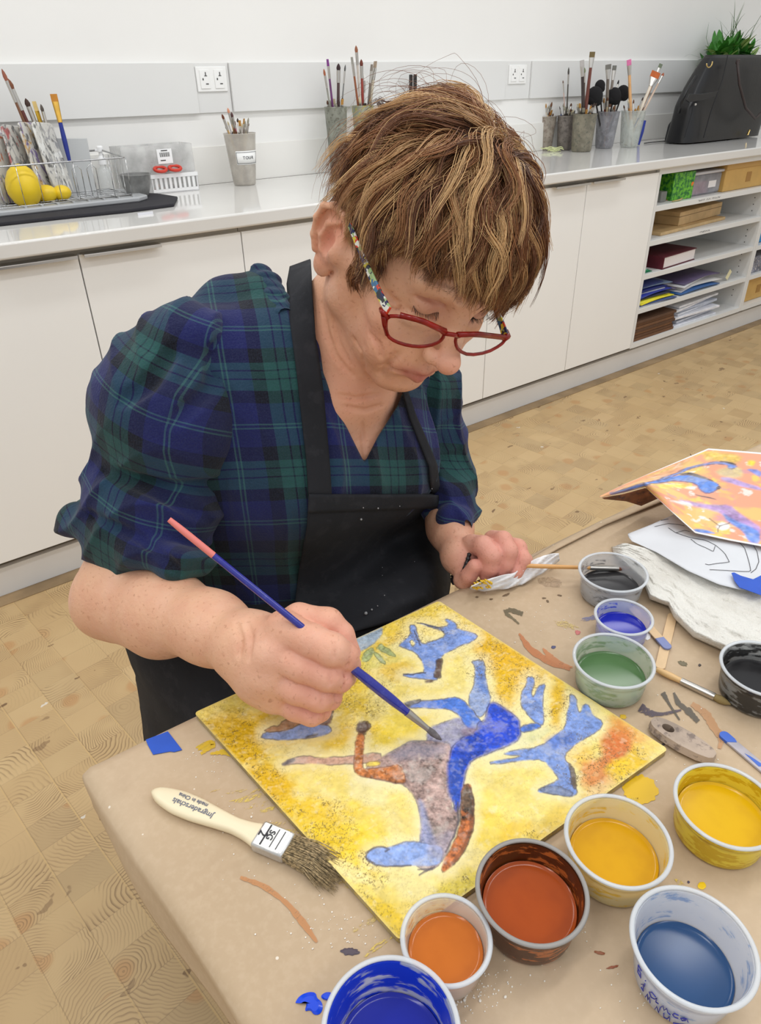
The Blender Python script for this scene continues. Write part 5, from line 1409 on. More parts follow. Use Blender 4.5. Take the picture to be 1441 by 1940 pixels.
# handwriting on the shelf edges
m_pen = mat('shelf_pencil', S(96, 96, 100), .7)
def shelf_note(px, py, w_, z, words, seed):
    rg = np.random.default_rng(seed); p = s4x(px, py, CF + .003); a = MB(); x = 0
    for wd in words:
        P = []
        for k in range(wd * 3): P.append((x + k * .0032, -.0005, rg.uniform(-.004, .004)))
        a.tube(P, .0006, 4); x += wd * 3 * .0032 + .009
    o = a.build('pencil_note', m_pen, SHU); o.location = (p[0] - SHU.location[0], p[1] - SHU.location[1], z)
SHU = bpy.data.objects['open_shelf_unit']
shelf_note(940, 428, .06, .764, [6, 4, 8], 4)
shelf_note(945, 690, .06, .615, [10], 6)
# second shelf: thin wood board with a wooden box on it
m_ply = mat('pale_plywood', S(204, 172, 124), .6, vary=.15, scale=14)
q0, q1 = s4x(600, 575, CF + .1), s4x(1210, 575, CF + .03)
o = boxthing('plywood_sheet', q0[0] - .03, q1[0] + .02, CF + .06, CF + .36, .625, .640, m_ply, 'thin plywood panel under the wooden box on the second shelf', 'panel', rot=.06)
q0, q1 = s4x(915, 500), s4x(1250, 500)
e = empty('wooden_box', ((q0[0] + q1[0]) / 2, CF + .11, .6412), label='shallow pale wooden box lying on the second shelf', cat='box'); e.rotation_euler = (0, 0, .10)
hw = (q1[0] - q0[0]) / 2 + .03
a = MB(); a.box2((-hw, 0, 0), (hw, .26, .062)); a.build('box_body', m_ply, e, bevel=.002)
a = MB(); a.box2((-hw, -.001, .040), (hw, .261, .042)); a.build('lid_seam', mat('seam_dark', S(120, 92, 58), .7), e)
# third shelf: thick maroon book, green folders
m_maroon = mat('maroon_cloth', S(88, 22, 38), .6, vary=.1, scale=30); m_pages = mat('page_block', S(228, 220, 218), .7, vary=.05, scale=200)
q0, q1 = s4x(640, 950, CF + .03), s4x(920, 880, CF + .03)
e = empty('thick_book', (q1[0] - .01, CF + .035, .4736), label='thick maroon book lying flat on the third shelf', cat='book'); e.rotation_euler = (0, 0, .07)
L_b = q1[0] - q0[0]
a = MB(); a.box2((-L_b, .0, .004), (0, .24, .054)); a.build('pages', m_pages, e, bevel=.002)
a = MB(); a.box2((-L_b - .004, -.004, .054), (.004, .244, .058)); a.box2((-L_b - .004, -.004, 0), (.004, .244, .004)); a.box2((-L_b - .008, -.004, 0), (-L_b - .001, .244, .058)); a.build('cover', m_maroon, e, bevel=.001)
q0 = s4x(520, 960, CF + .06)
for k, (cc, dz) in enumerate([((32, 120, 84), .0), ((60, 160, 110), .0045), ((176, 214, 204), .009)]):
    a = MB(); a.box2((0, 0, 0), (.085 - k * .01, .18, .003)); o = a.build('plastic_folder', mcol(cc, .4)); o.location = (3.06, CF + .02 + k * .012, .474 + dz); o.rotation_euler = (0, 0, .03 - .05 * k)
    tag(o, ['dark green folder lowest beside the maroon book', 'bright green folder between two others by the maroon book', 'pale mint folder lying on the green ones'][k], 'folder', 'folders beside the maroon book')
# fourth shelf: blue and yellow papers, magazines
q_l = 3.06
FC = [((206, 206, 214), 0, .30), ((60, 84, 140), .004, .30), ((236, 222, 40), .010, .29), ((236, 226, 60), .015, .30), ((34, 38, 70), .022, .27), ((40, 60, 170), .030, .30), ((196, 200, 214), .038, .26), ((30, 44, 120), .044, .27), ((120, 140, 170), .052, .30), ((50, 66, 130), .060, .26)]
nmz = ['white sheaf at the bottom', 'slate blue folder second from the bottom', 'bright yellow folder', 'second yellow folder', 'navy folder', 'royal blue folder', 'pale grey magazine', 'dark blue folder', 'steel blue magazine', 'indigo folder on top']
for k, (cc, dz, w_) in enumerate(FC):
    a = MB(); n_ = 12; P = np.zeros((n_, 4, 3))
    for i in range(n_):
        for j in range(4):
            P[i, j] = (i / (n_ - 1) * w_, j / 3 * .24, .002 + .006 * math.sin(i / (n_ - 1) * math.pi) * (k % 3) / 2)
    a.grid(P); o = a.build('paper_folder', mcol(cc, .4), solid=.0045, angle=180); o.location = (q_l + (k % 3) * .010, CF + [.012, .016, .006, .010, .03, .02, .05, .04, .06, .05][k], .3125 + dz * 1.35); o.rotation_euler = (0, 0, [.02, -.05, .04, .1, -.03, .08, -.02][k % 7])
    tag(o, nmz[k] + ' in the pile on the fourth shelf', 'folder', 'folders piled at the left of the fourth shelf')
MG = [((40, 90, 150), .004, 0.0), ((200, 200, 206), .010, .10), ((226, 224, 220), .018, -.04), ((120, 112, 140), .027, .12), ((216, 216, 220), .036, .2), ((96, 84, 120), .045, .05)]
for k, (cc, dz, rt_) in enumerate(MG):
    a = MB(); n_ = 14; P = np.zeros((n_, 4, 3))
    for i in range(n_):
        t_ = i / (n_ - 1)
        for j in range(4): P[i, j] = (t_ * .36, j / 3 * .26, .003 + .012 * math.sin(t_ * 3.0) * (.5 + .5 * (k % 2)))
    a.grid(P); o = a.build('magazine', mcol(cc, .35), solid=.0045, angle=180); o.location = (3.42 + .02 * (k % 3), CF + .01 + .014 * (k % 4), .312 + dz); o.rotation_euler = (0, 0, rt_)
    tag(o, ['blue magazine lowest of the loose pile', 'light grey magazine second in the loose pile', 'cream magazine in the loose pile', 'mauve magazine in the loose pile', 'curled white magazine in the loose pile', 'purple magazine topmost of the loose pile'][k] + ' on the fourth shelf', 'magazine', 'magazines in a loose pile on the fourth shelf')
a = MB(); a.box((0, 0, 0), (.03, .001, .05)); o = a.build('paper_note', mat('cream_note', S(226, 218, 176), .7)); p = s4x(1183, 1010, CF + .03); o.location = (p[0], p[1], .312 + .03); o.rotation_euler = (0, .6, 0)
tag(o, 'cream paper slip sticking up at the right of the fourth shelf', 'note')
# bottom: pile of brown boards and stack of white papers
for k in range(7):
    a = MB(); a.box2((0, 0, 0), (.352 - .006 * (k % 3), .30, .0135)); o = a.build('brown_board', mcol([(112, 76, 50), (98, 66, 44), (122, 84, 56), (90, 62, 44), (116, 80, 54), (104, 70, 46), (96, 68, 50)][k], .7), bevel=.0015); o.location = (3.062 + .002 * (k % 2), CF + .012 + .003 * (k % 3), .1425 + k * .0145)
    tag(o, ['bottom brown board of the pile on the lowest shelf', 'second brown board from the bottom of the pile', 'third brown board from the bottom of the pile', 'middle brown board of the pile on the lowest shelf', 'third brown board from the top of the pile', 'second brown board from the top of the pile', 'topmost brown board of the pile on the lowest shelf'][k], 'board', 'brown boards piled on the lowest shelf')
for k in range(8):
    a = MB(); a.box2((0, 0, 0), (.40, .28, .009 + .002 * (k % 2))); o = a.build('paper_pad', mcol([(224, 226, 234), (206, 210, 220), (60, 66, 90), (232, 232, 238), (220, 222, 228), (190, 196, 210), (236, 236, 240), (228, 230, 236)][k], .6), bevel=.001); o.location = (3.43 + .018 * ((k * 5) % 3), CF + .02 + .01 * (k % 3), .1425 + k * .0132); o.rotation_euler = (0, 0, [.0, .05, .02, -.03, .08, .0, .12, .05][k])
    tag(o, ['white paper pad lowest in the stack', 'light blue grey pad second in the stack', 'dark navy pad in the stack', 'white pad resting on the navy one', 'pale pad above the middle of the stack', 'bluish pad near the top of the stack', 'turned white pad second from the top', 'topmost white pad of the stack'][k] + ' on the lowest shelf', 'paper pad', 'paper pads stacked on the lowest shelf')
# right unit: blue box and picture
boxthing('blue_package', 4.10, 4.40, CF + .04, CF + .2, .473, .60, mat('blue_print', S(40, 140, 200), .4, vary=.5, scale=18), 'bright blue package in the right shelf unit, cut by the photo edge', 'package')
boxthing('photo_book', 4.10, 4.40, CF + .03, CF + .25, .3105, .40, mat('grey_print', S(120, 124, 140), .4, vary=.6, scale=25, dirt=S(230, 220, 214), dirt_amt=.8), 'grey patterned package below the bright blue one', 'package')
boxthing('pale_package', 4.10, 4.40, CF + .04, CF + .22, .6906, .80, mat('pale_print', S(216, 204, 160), .5), 'pale yellow package on the upper shelf at the right edge', 'package')
# ================================================================== implicit surfaces -> meshes
def smin(a, b, k):
    h = np.maximum(k - np.abs(a - b), 0.0) / k
    return np.minimum(a, b) - h * h * k * .25
def smax(a, b, k): return -smin(-a, -b, k)
def sd_cap(P, a, b, ra, rb):
    a = np.asarray(a, float); b = np.asarray(b, float); ba = b - a
    h = np.clip(((P - a) @ ba) / (ba @ ba + 1e-12), 0, 1)
    return np.linalg.norm(P - a - h[:, None] * ba, axis=1) - (ra + (rb - ra) * h)
def sd_ell(P, c, r, R=None):
    q = P - np.asarray(c, float)
    if R is not None: q = q @ R
    r = np.asarray(r, float)
    k0 = np.linalg.norm(q / r, axis=1); k1 = np.linalg.norm(q / (r * r), axis=1) + 1e-9
    return k0 * (k0 - 1) / k1
def ipl0(Pn, n):
    Pn = np.array(Pn, float); L = np.concatenate([[0], np.cumsum(np.hypot(*np.diff(Pn, axis=0).T))]); L /= L[-1]; s_ = np.linspace(0, 1, n)
    return np.interp(s_, L, Pn[:, 0]), np.interp(s_, L, Pn[:, 1])
class SDF:
    def __init__(s): s.ops = []
    def cap(s, a, b, ra, rb=None, k=.01, op='add'):
        a = np.asarray(a, float); b = np.asarray(b, float); rb = ra if rb is None else rb; m = max(ra, rb)
        s.ops.append((op, lambda P: sd_cap(P, a, b, ra, rb), k, np.minimum(a, b) - m, np.maximum(a, b) + m)); return s
    def chain(s, pts, rs, k=.01, kin=None, op='add'):
        kin = kin or k
        for i in range(len(pts) - 1): s.cap(pts[i], pts[i + 1], rs[i], rs[i + 1], k if i == 0 else kin, op)
        return s
    def ell(s, c, r, R=None, k=.01, op='add'):
        c = np.asarray(c, float); r = np.broadcast_to(np.asarray(r, float), (3,)); m = r.max()
        s.ops.append((op, lambda P: sd_ell(P, c, r, R), k, c - m, c + m)); return s
    def fn(s, f, op='add', k=.01, lo=None, hi=None):
        s.ops.append((op, f, k, lo, hi)); return s
    def __call__(s, P, pad=None):
        d = np.full(len(P), .3)
        for op, f, k, lo, hi in s.ops:
            if pad is None or lo is None:
                v = f(P); 
                if op == 'add': d = smin(d, v, k)
                elif op == 'sub': d = smax(d, -v, k)
                elif op == 'int': d = smax(d, v, k)
                elif op == 'disp': d = d + v
            else:
                m = np.all((P > lo - pad) & (P < hi + pad), axis=1)
                if not m.any(): continue
                v = f(P[m])
                if op == 'add': d[m] = smin(d[m], v, k)
                elif op == 'sub': d[m] = smax(d[m], -v, k)
                elif op == 'int': d[m] = smax(d[m], v, k)
                elif op == 'disp': d[m] = d[m] + v
        return d
def isomesh(F, lo, hi, h, B=8):
    lo = np.asarray(lo, float); hi = np.asarray(hi, float)
    nb = np.ceil((hi - lo) / (h * B)).astype(int)
    g = [lo[i] + (np.arange(nb[i]) + .5) * h * B for i in range(3)]
    C_ = np.stack(np.meshgrid(*g, indexing='ij'), -1).reshape(-1, 3)
    dc = np.concatenate([F(c_) for c_ in np.array_split(C_, max(1, len(C_) // 40000))])
    keep = np.abs(dc) < h * B * .87 * 1.25 + .004
    vol = np.repeat(np.repeat(np.repeat(np.where(dc > 0, 1., -1.).astype(np.float32).reshape(nb), B, 0), B, 1), B, 2)
    kb = np.argwhere(keep.reshape(nb))
    o = np.stack(np.meshgrid(*[np.arange(B)] * 3, indexing='ij'), -1).reshape(-1, 3)
    for ch in np.array_split(kb, max(1, len(kb) // 600)):
        I = (ch[:, None] * B + o[None]).reshape(-1, 3)
        P = lo + (I + .5) * h
        pad = .022
        v = np.clip(F(P, pad), -.2, .2)
        vol[I[:, 0], I[:, 1], I[:, 2]] = v
    s = (vol < 0)
    cnt = np.zeros(tuple(np.array(s.shape) - 1), np.uint8)
    for a in (0, 1):
        for b in (0, 1):
            for c_ in (0, 1):
                cnt += s[a:s.shape[0] - 1 + a, b:s.shape[1] - 1 + b, c_:s.shape[2] - 1 + c_]
    cells = np.argwhere((cnt > 0) & (cnt < 8))
    corner = {}
    for a in (0, 1):
        for b in (0, 1):
            for c_ in (0, 1):
                corner[(a, b, c_)] = vol[cells[:, 0] + a, cells[:, 1] + b, cells[:, 2] + c_]
    acc = np.zeros((len(cells), 3)); num = np.zeros(len(cells))
    for ax in range(3):
        for u in (0, 1):
            for w_ in (0, 1):
                p0 = [0, 0, 0]; p1 = [0, 0, 0]; oth = [i for i in range(3) if i != ax]
                p0[oth[0]] = p1[oth[0]] = u; p0[oth[1]] = p1[oth[1]] = w_; p1[ax] = 1
                v0, v1 = corner[tuple(p0)], corner[tuple(p1)]
                m = (v0 < 0) != (v1 < 0)
                t_ = np.where(m, v0 / np.where(np.abs(v0 - v1) < 1e-9, 1, v0 - v1), 0)
                q = np.array(p0)[None] + np.zeros((len(cells), 3)); q[:, ax] += t_
                acc += q * m[:, None]; num += m
    V = lo + (cells + .5 + acc / num[:, None]) * h
    idx = np.full(cnt.shape, -1, np.int32); idx[cells[:, 0], cells[:, 1], cells[:, 2]] = np.arange(len(cells))
    Q = []
    for ax in range(3):
        sl0 = [slice(None)] * 3; sl1 = [slice(None)] * 3; sl0[ax] = slice(0, -1); sl1[ax] = slice(1, None)
        d_ = s[tuple(sl0)] != s[tuple(sl1)]
        e = np.argwhere(d_); b, c_ = [(1, 2), (2, 0), (0, 1)][ax]
        e = e[(e[:, b] > 0) & (e[:, c_] > 0) & (e[:, b] < s.shape[b] - 1) & (e[:, c_] < s.shape[c_] - 1)]
        def cell(db, dc_):
            k = e.copy(); k[:, b] -= db; k[:, c_] -= dc_; return idx[k[:, 0], k[:, 1], k[:, 2]]
        q = np.stack([cell(1, 1), cell(0, 1), cell(0, 0), cell(1, 0)], 1)
        inside = s[e[:, 0], e[:, 1], e[:, 2]]
        q[~inside] = q[~inside][:, ::-1]
        Q.append(q)
    Q = np.concatenate(Q); Q = Q[(Q >= 0).all(1)]
    return V, Q
def trace(F, px, py, off=0.0, t0=.35, t1=1.6):
    """march rays through picture points onto a surface; returns points, hit mask"""
    R_ = np.stack([ray(x, y) for x, y in zip(px, py)]); L = np.linalg.norm(R_, axis=1); D = R_ / L[:, None]
    t_ = np.full(len(px), t0)
    for _ in range(70):
        d = F(CAM + D * t_[:, None]) - off; t_ = np.minimum(t_ + d * .8, t1)
    return CAM + D * t_[:, None], t_ < t1 - .01

# ================================================================== the woman: joints
def frame_h(yaw, pitch, roll):
    Fv = np.array([math.sin(yaw) * math.cos(pitch), -math.cos(yaw) * math.cos(pitch), -math.sin(pitch)])
    Lf = np.cross([0, 0, 1], Fv); Lf /= np.linalg.norm(Lf); U_ = np.cross(Fv, Lf)
    Lf2 = math.cos(roll) * Lf + math.sin(roll) * U_; U2_ = np.cross(Fv, Lf2)
    return np.array([Lf2, Fv, U2_]).T
HR = frame_h(*[math.radians(v) for v in (-16, 34, -16)])
HO = np.array([.4722, .5735, 1.116])
def h2w(p): return HR @ np.asarray(p, float) + HO if np.ndim(p) == 1 else np.asarray(p) @ HR.T + HO
def w2h(P): return (np.asarray(P) - HO) @ HR
def hp(px, py, yh):
    """world point seen at px,py lying at forward distance yh of the head frame"""
    d = HR.T @ ray(px, py); o = w2h(CAM); return h2w(o + d * ((yh - o[1]) / d[1]))

EL = at(228, 1120, .800); F1 = at(310, 1156, .758); F2 = at(402, 1190, .712); WR = at(474, 1228, .674)
SHR = at(352, 655, .800); SHL = np.array([.575, .70, .995])
ELL_ = at(836, 900, 1.002); FL1 = at(852, 1000, .950); WL = at(870, 1054, .900)

def head_sdf():
    H = SDF()
    e = lambda c, r, k=.01, op='add', rot=None: H.ell(c, r, rot, k, op)
    e((0, -.012, .046), (.0745, .093, .086), .01)
    e((0, .030, .030), (.066, .060, .062), .02)
    e((0, .028, -.018), (.056, .056, .066), .02)
    e((0, .040, -.048), (.040, .043, .040), .02)
    for s in (-1, 1):
        H.cap((s * .056, .000, -.043), (s * .016, .071, -.080), .017, .0145, .022)     # jaw line
        H.cap((s * .060, .0, .0), (s * .056, .0, -.045), .018, .017, .02)
        e((s * .046, .058, -.010), (.018, .018, .014), .02)                            # cheekbone
        e((s * .036, .064, -.042), (.019, .020, .022), .02)                            # cheek
        H.cap((s * .010, .084, .052), (s * .042, .070, .053), .012, .011, .015)       # brow
        H.cap((s * .062, .01, .01), (s * .050, .056, .0), .012, .010, .015)
        e((s * .031, .095, .032), (.0155, .0135, .0110), .012, 'sub')                   # socket
        e((s * .031, .0700, .0275), (.0150, .0145, .0130), .004)                       # closed lid
        H.cap((s * .018, .083, .0378), (s * .043, .075, .0372), .0024, .0020, .004, 'sub')  # lid fold
        H.cap((s * .018, .0845, .0190), (s * .044, .0765, .0195), .0018, .0016, .003, 'sub')
        e((s * .031, .078, .0105), (.016, .006, .006), .008)                            # pouch under the eye
    H.cap((0, .0875, .038), (0, .100, .014), .0085, .0092, .012)                       # nose bridge
    H.cap((0, .100, .012), (0, .1150, -.0050), .0088, .0108, .008)
    e((0, .1155, -.0060), (.0115, .0108, .0102), .006)
    for s in (-1, 1):
        e((s * .0122, .1020, -.0115), (.0074, .0100, .0076), .006)
        e((s * .0068, .1070, -.0195), (.0034, .0048, .0036), .003, 'sub')
        H.cap((s * .0200, .0960, -.009), (s * .0220, .0920, -.018), .0014, .0012, .004, 'sub')
    e((0, .076, -.045), (.029, .0195, .025), .015)
    H.cap((-.023, .0835, -.0450), (0, .0945, -.0425), .0042, .0060, .006); H.cap((.023, .0835, -.0450), (0, .0945, -.0425), .0042, .0060, .006)
    H.cap((-.019, .0845, -.0520), (0, .0935, -.0535), .0045, .0066, .006); H.cap((.019, .0845, -.0520), (0, .0935, -.0535), .0045, .0066, .006)
    H.chain([(-.031, .0830, -.0535), (-.013, .0985, -.0488), (0, .1020, -.0470), (.013, .0985, -.0488), (.031, .0830, -.0535)], [.0014, .0016, .0015, .0016, .0014], .003, op='sub')
    for s in (-1, 1):
        H.chain([(s * .0235, .0950, -.014), (s * .0345, .0875, -.034), (s * .0360, .0800, -.055)], [.0014, .0020, .0014], .007, op='sub')   # nose to mouth fold
        H.chain([(s * .031, .083, -.053), (s * .031, .078, -.070)], [.0014, .0012], .006, op='sub')
        H.chain([(s * .046, .072, -.020), (s * .049, .062, -.046), (s * .044, .052, -.066)], [.0010, .0014, .001], .008, op='sub')
        for q in (-1, 0, 1): H.cap((s * .0475, .068, .014 + q * .004), (s * .057, .058, .014 + q * .0085), .0007, .0006, .003, 'sub')   # crow's feet
    e((0, .0745, -.080), (.0165, .0140, .0125), .014)
    H.cap((-.012, .092, -.066), (.012, .092, -.066), .003, .003, .012, 'sub')
    # ears
    for s in (-1, 1):
        c0 = np.array([s * .0865, -.022, .001]); KE = 1.16
        ax_y = np.array([s * .50, -.82, .0]); ax_y /= np.linalg.norm(ax_y)          # from the cheek outwards and back
        ax_z = np.array([s * .22, -.14, .96]); ax_z -= ax_y * (ax_z @ ax_y); ax_z /= np.linalg.norm(ax_z)
        nn = np.cross(ax_y, ax_z)
        if nn[0] * s < 0: nn = -nn
        E_ = lambda y, z, o_=0.0: c0 + (ax_y * y + ax_z * z + nn * o_) * KE
        Rm = np.stack([ax_y, ax_z, nn], 1)
        H.ell(E_(.002, .004, -.001), (.0190, .0325, .0046), Rm, .008); H.cap(c0 + ax_y * -.012, (s * .070, -.010, .0), .014, .016, .012)
        hel = [(-.013, .006), (-.012, .022), (-.004, .033), (.007, .034), (.016, .026), (.0185, .012), (.016, -.004), (.010, -.016)]
        H.chain([E_(y, z, .0035) for y, z in hel], [.0026, .0032, .0034, .0034, .0034, .0032, .003, .0028], .003)
        H.chain([E_(y, z, .003) for y, z in [(-.002, .024), (.007, .016), (.009, .002), (.004, -.010), (-.004, -.013)]], [.0022, .0028, .003, .0026, .0025], .004)
        H.ell(E_(-.001, .002, .006), (.0075, .013, .0058), Rm, .004, 'sub')
        H.ell(E_(.0125, .014, .0055), (.0022, .013, .003), Rm, .003, 'sub')
        H.ell(E_(-.010, -.001, .004), (.0035, .0055, .004), Rm, .004)               # tragus
        H.ell(E_(-.001, -.027, .001), (.0095, .0120, .0042), Rm, .008)              # lobe
        H.cap(E_(-.012, .012, -.004), E_(-.008, -.012, -.004), .007, .007, .01)
    return H
HEAD = head_sdf()
def F_head(P, pad=None):
    return HEAD(w2h(P), pad)
BD = SDF()
BD.fn(F_head, 'add', .01, HO - .19, HO + .19)
nk0, nk1 = h2w((0, -.030, -.030)), np.array([.438, .688, 1.015])
BD.cap(nk0, nk1, .054, .060, .02)
BD.cap(h2w((0, .012, -.062)), np.array([.435, .648, .985]), .034, .038, .03)           # throat
BD.cap(h2w((-.058, -.028, -.035)), np.array([.418, .628, .965]), .012, .010, .014)    # neck tendons
BD.cap(h2w((-.030, .030, -.078)), np.array([.418, .618, .972]), .007, .006, .012)
BD.cap(h2w((.050, -.02, -.04)), np.array([.458, .628, .965]), .012, .010, .014)
BD.cap(nk1 + [-.01, .02, .0], SHR + [0, 0, -.012], .048, .038, .03).cap(nk1 + [.01, .02, 0], SHL - [.01, 0, .014], .048, .036, .03)
BD.ell((.415, .705, .905), (.158, .100, .155), None, .04)
BD.cap((.400, .630, .970), (.450, .628, .966), .018, .018, .03)
BD.cap((.370, .785, .66), (.395, .735, .86), .125, .120, .04)
BD.ell((.36, .79, .60), (.175, .135, .12), None, .04)
BD.ell((.365, .635, .875), (.062, .050, .060), None, .03).ell((.470, .625, .870), (.062, .050, .060), None, .03)
_ma = SHR * .42 + EL * .58 - MX[:, 2] * .008
BD.cap(SHR - [0, 0, .012], _ma, .038, .038, .03).cap(_ma, EL, .038, .042, .02)
BD.ell(at(192, 1150, .812), (.026, .026, .026), None, .03)
BD.chain([EL, F1, F2, WR], [.0420, .0425, .0345, .0272], .03, .02)
def finger(T, pts, rs, k=.002, kin=.004):
    L = SDF(); L.chain(pts, rs, kin, kin); pa = np.array(pts); m_ = max(rs)
    T.fn(lambda P: L(P), 'add', k, pa.min(0) - m_, pa.max(0) + m_)
BD.cap(at(208, 1148, .806), at(300, 1186, .765), .027, .027, .03)
# --- right hand, closed round the long brush
fA = [at(538, 1192, .642), at(590, 1214, .628), at(628, 1231, .624), at(652, 1243, .634), at(664, 1259, .645)]
fB = [at(514, 1238, .640), at(572, 1264, .632), at(620, 1280, .631), at(643, 1287, .640), at(656, 1284, .652)]
fC = [at(508, 1284, .648), at(562, 1308, .640), at(604, 1321, .641), at(624, 1322, .650), at(632, 1314, .660)]
fD = [at(524, 1319, .660), at(560, 1342, .654), at(590, 1351, .655), at(606, 1346, .662), at(612, 1336, .670)]
fT = [at(512, 1205, .672), at(566, 1172, .662), at(620, 1182, .656), at(645, 1203, .656), at(664, 1236, .658)]
BD.chain([WR, at(515, 1222, .660), fA[0]], [.027, .021, .016], .02)
BD.chain([WR, at(505, 1250, .656), fB[0]], [.027, .021, .0165], .02)
BD.chain([WR, at(500, 1270, .660), fC[0]], [.026, .020, .0155], .02)
BD.chain([WR, at(500, 1290, .668), fD[0]], [.024, .018, .0145], .02)
BD.chain([at(535, 1270, .675), at(575, 1290, .678)], [.020, .018], .015)
finger(BD, fA, [.0168, .0150, .0152, .0128, .0098], .004)
finger(BD, fB, [.0155, .0136, .0140, .0118, .0095], .0018)
finger(BD, fC, [.0150, .0128, .0130, .0110, .0090], .0018)
finger(BD, fD, [.0138, .0116, .0117, .0102, .0085], .0018)
finger(BD, fT, [.0170, .0145, .0150, .0125, .0095], .004)
for a_, r_ in ((fA[0], .0150), (fB[0], .0145), (fC[0], .0135), (fD[0], .012)):      # knuckles
    BD.ell(a_ + MX[:, 2] * .0055 + MX[:, 1] * .001, (r_ * .72,) * 3, None, .012)
for ch, r_ in ((fA, .0150), (fB, .0138), (fC, .0128), (fD, .0115)):
    for q, w_ in ((ch[2], 1.0), (ch[3], .8)):
        BD.cap(q + MX[:, 2] * r_ * .95 * w_ - MX[:, 1] * r_ * .5 + MX[:, 0] * .0035, q + MX[:, 2] * r_ * .95 * w_ + MX[:, 1] * r_ * .5 + MX[:, 0] * .0035, .0009, .0009, .003, 'sub')
for q in (fA[0], fB[0], fC[0]):
    BD.cap(q * .85 + WR * .15 + MX[:, 2] * .0140, q * .35 + WR * .65 + MX[:, 2] * .0200, .0028, .0020, .010)
# --- left arm and hand
BD.cap(SHL - [.012, 0, .02], ELL_, .038, .038, .03).chain([ELL_, FL1, WL], [.036, .0280, .0215], .02)
gP = at(915, 1050, .898)
BD.cap(WL, at(912, 1052, .904), .0210, .0175, .010); BD.cap(WL, at(950, 1048, .908), .020, .016, .010)
BD.chain([at(878, 1074, .892), at(882, 1096, .886)], [.0155, .0125], .008)
gT = [at(876, 1099, .884), at(888, 1090, .872), at(899, 1073, .864)]
g1 = [at(893, 1032, .888), at(915, 1035, .870), at(929, 1052, .862), at(927, 1074, .866), at(922, 1088, .872)]
g2 = [at(933, 1022, .890), at(952, 1024, .872), at(961, 1045, .864), at(957, 1066, .866), at(949, 1082, .870)]
g3 = [at(958, 1032, .895), at(980, 1038, .884), at(987, 1060, .876), at(974, 1083, .874), at(952, 1098, .878)]
g4 = [at(975, 1042, .900), at(992, 1062, .893), at(992, 1082, .888)]
finger(BD, gT, [.0120, .0098, .0094], .002)
finger(BD, g1, [.0135, .0130, .0140, .0118, .0100], .002)
finger(BD, g2, [.0120, .0116, .0124, .0108, .0090], .0012)
finger(BD, g3, [.0118, .0112, .0114, .0102, .0090], .0012)
finger(BD, g4, [.011, .0105, .0095], .0012)

def crease(path, rr=.0011, k=.0045):
    px_, py_ = ipl0(path, 14); Pg, hit = trace(BD, px_, py_, 0.0)
    n_ = len(Pg); BD.chain([p + MX[:, 2] * rr * .1 for p in Pg], list(rr * np.sin(np.linspace(.25, 2.9, n_))), k, op='sub')
for pth, rr in (([(611, 575), (618, 630), (636, 676), (668, 712)], .0016), ([(630, 600), (640, 650), (662, 690)], .0011), ([(640, 748), (676, 756), (716, 748)], .0011), ([(652, 770), (690, 778), (724, 768)], .0009),
                ([(668, 640), (684, 668), (690, 700)], .0011), ([(700, 632), (716, 655), (722, 680)], .0009), ([(752, 576), (738, 566), (728, 552)], .0009), ([(758, 588), (742, 586), (730, 580)], .0008),
                ([(870, 560), (874, 575)], .0009), ([(790, 520), (830, 532), (860, 545)], .0007), ([(690, 860), (686, 800)], .0010), ([(448, 1180), (456, 1210), (452, 1244)], .0010), ([(466, 1176), (476, 1206), (470, 1250)], .0009)):
    crease(pth, rr)
import time as _tm
def nail(base, c, d, up, w_, l_, name='fingernail'):
    pass
_t0 = _tm.time()
HB_ = .0019
V, Q = isomesh(BD, [-.02, .36, .42], [.80, .98, 1.30], HB_)
print('body', len(V), _tm.time() - _t0)
# skin colouring: own colours of lips, cheeks, knuckles, brows, hair roots
Hq = w2h(V)
skin = np.tile(S3(221, 172, 140), (len(V), 1))
def sk(mask, c_):
    global skin
    skin = skin * (1 - mask[:, None]) + S3(*c_) * mask[:, None]
def gb(P, c, r): return np.exp(-((np.linalg.norm((P - np.asarray(c)) / np.asarray(r), axis=1)) ** 2))
inhead = (np.linalg.norm(V - HO, axis=1) < .17).astype(float)
inarm = ((V[:, 1] < .80) & (V[:, 2] < .92)).astype(float)
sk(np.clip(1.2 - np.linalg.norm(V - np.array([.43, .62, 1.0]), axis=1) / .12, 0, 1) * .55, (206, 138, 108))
for s in (-1, 1):
    sk(gb(Hq, (s * .046, .062, -.018), (.024, .02, .022)) * .5, (220, 140, 124))
    sk(gb(Hq, (s * .084, -.028, .008), (.014, .024, .036)) * .8, (226, 138, 120))
    sk(gb(Hq, (s * .031, .082, .029), (.019, .014, .012)) * .5, (190, 128, 116))
sk(gb(Hq, (0, .118, -.006), (.016, .016, .014)) * .6, (226, 146, 132))
sk((gb(Hq, (0, .097, -.0480), (.024, .016, .0080)) * 1.5).clip(0, .9), (172, 92, 86))
sk(gb(Hq, (-.0, .090, .052), (.05, .02, .006)) * .2, (170, 124, 96))
for f_ in (fA, fB, fC, fD, fT, g1, g2, g3, g4, gT):
    for q_ in f_[1:]: sk(gb(V, q_, (.02,) * 3) * .35, (222, 146, 134))
sk(gb(V, fA[0], (.02,) * 3) * .4, (228, 150, 134)); sk(gb(V, fB[0], (.02,) * 3) * .4, (228, 150, 134))
sk(gb(V, at(930, 1055, .88), (.06,) * 3) * .5, (204, 132, 124))
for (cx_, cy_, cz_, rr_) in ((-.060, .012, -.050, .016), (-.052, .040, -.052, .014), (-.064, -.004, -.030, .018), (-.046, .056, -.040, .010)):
    sk(gb(Hq, (cx_, cy_, cz_), (rr_,) * 3) * .38, (168, 112, 84))
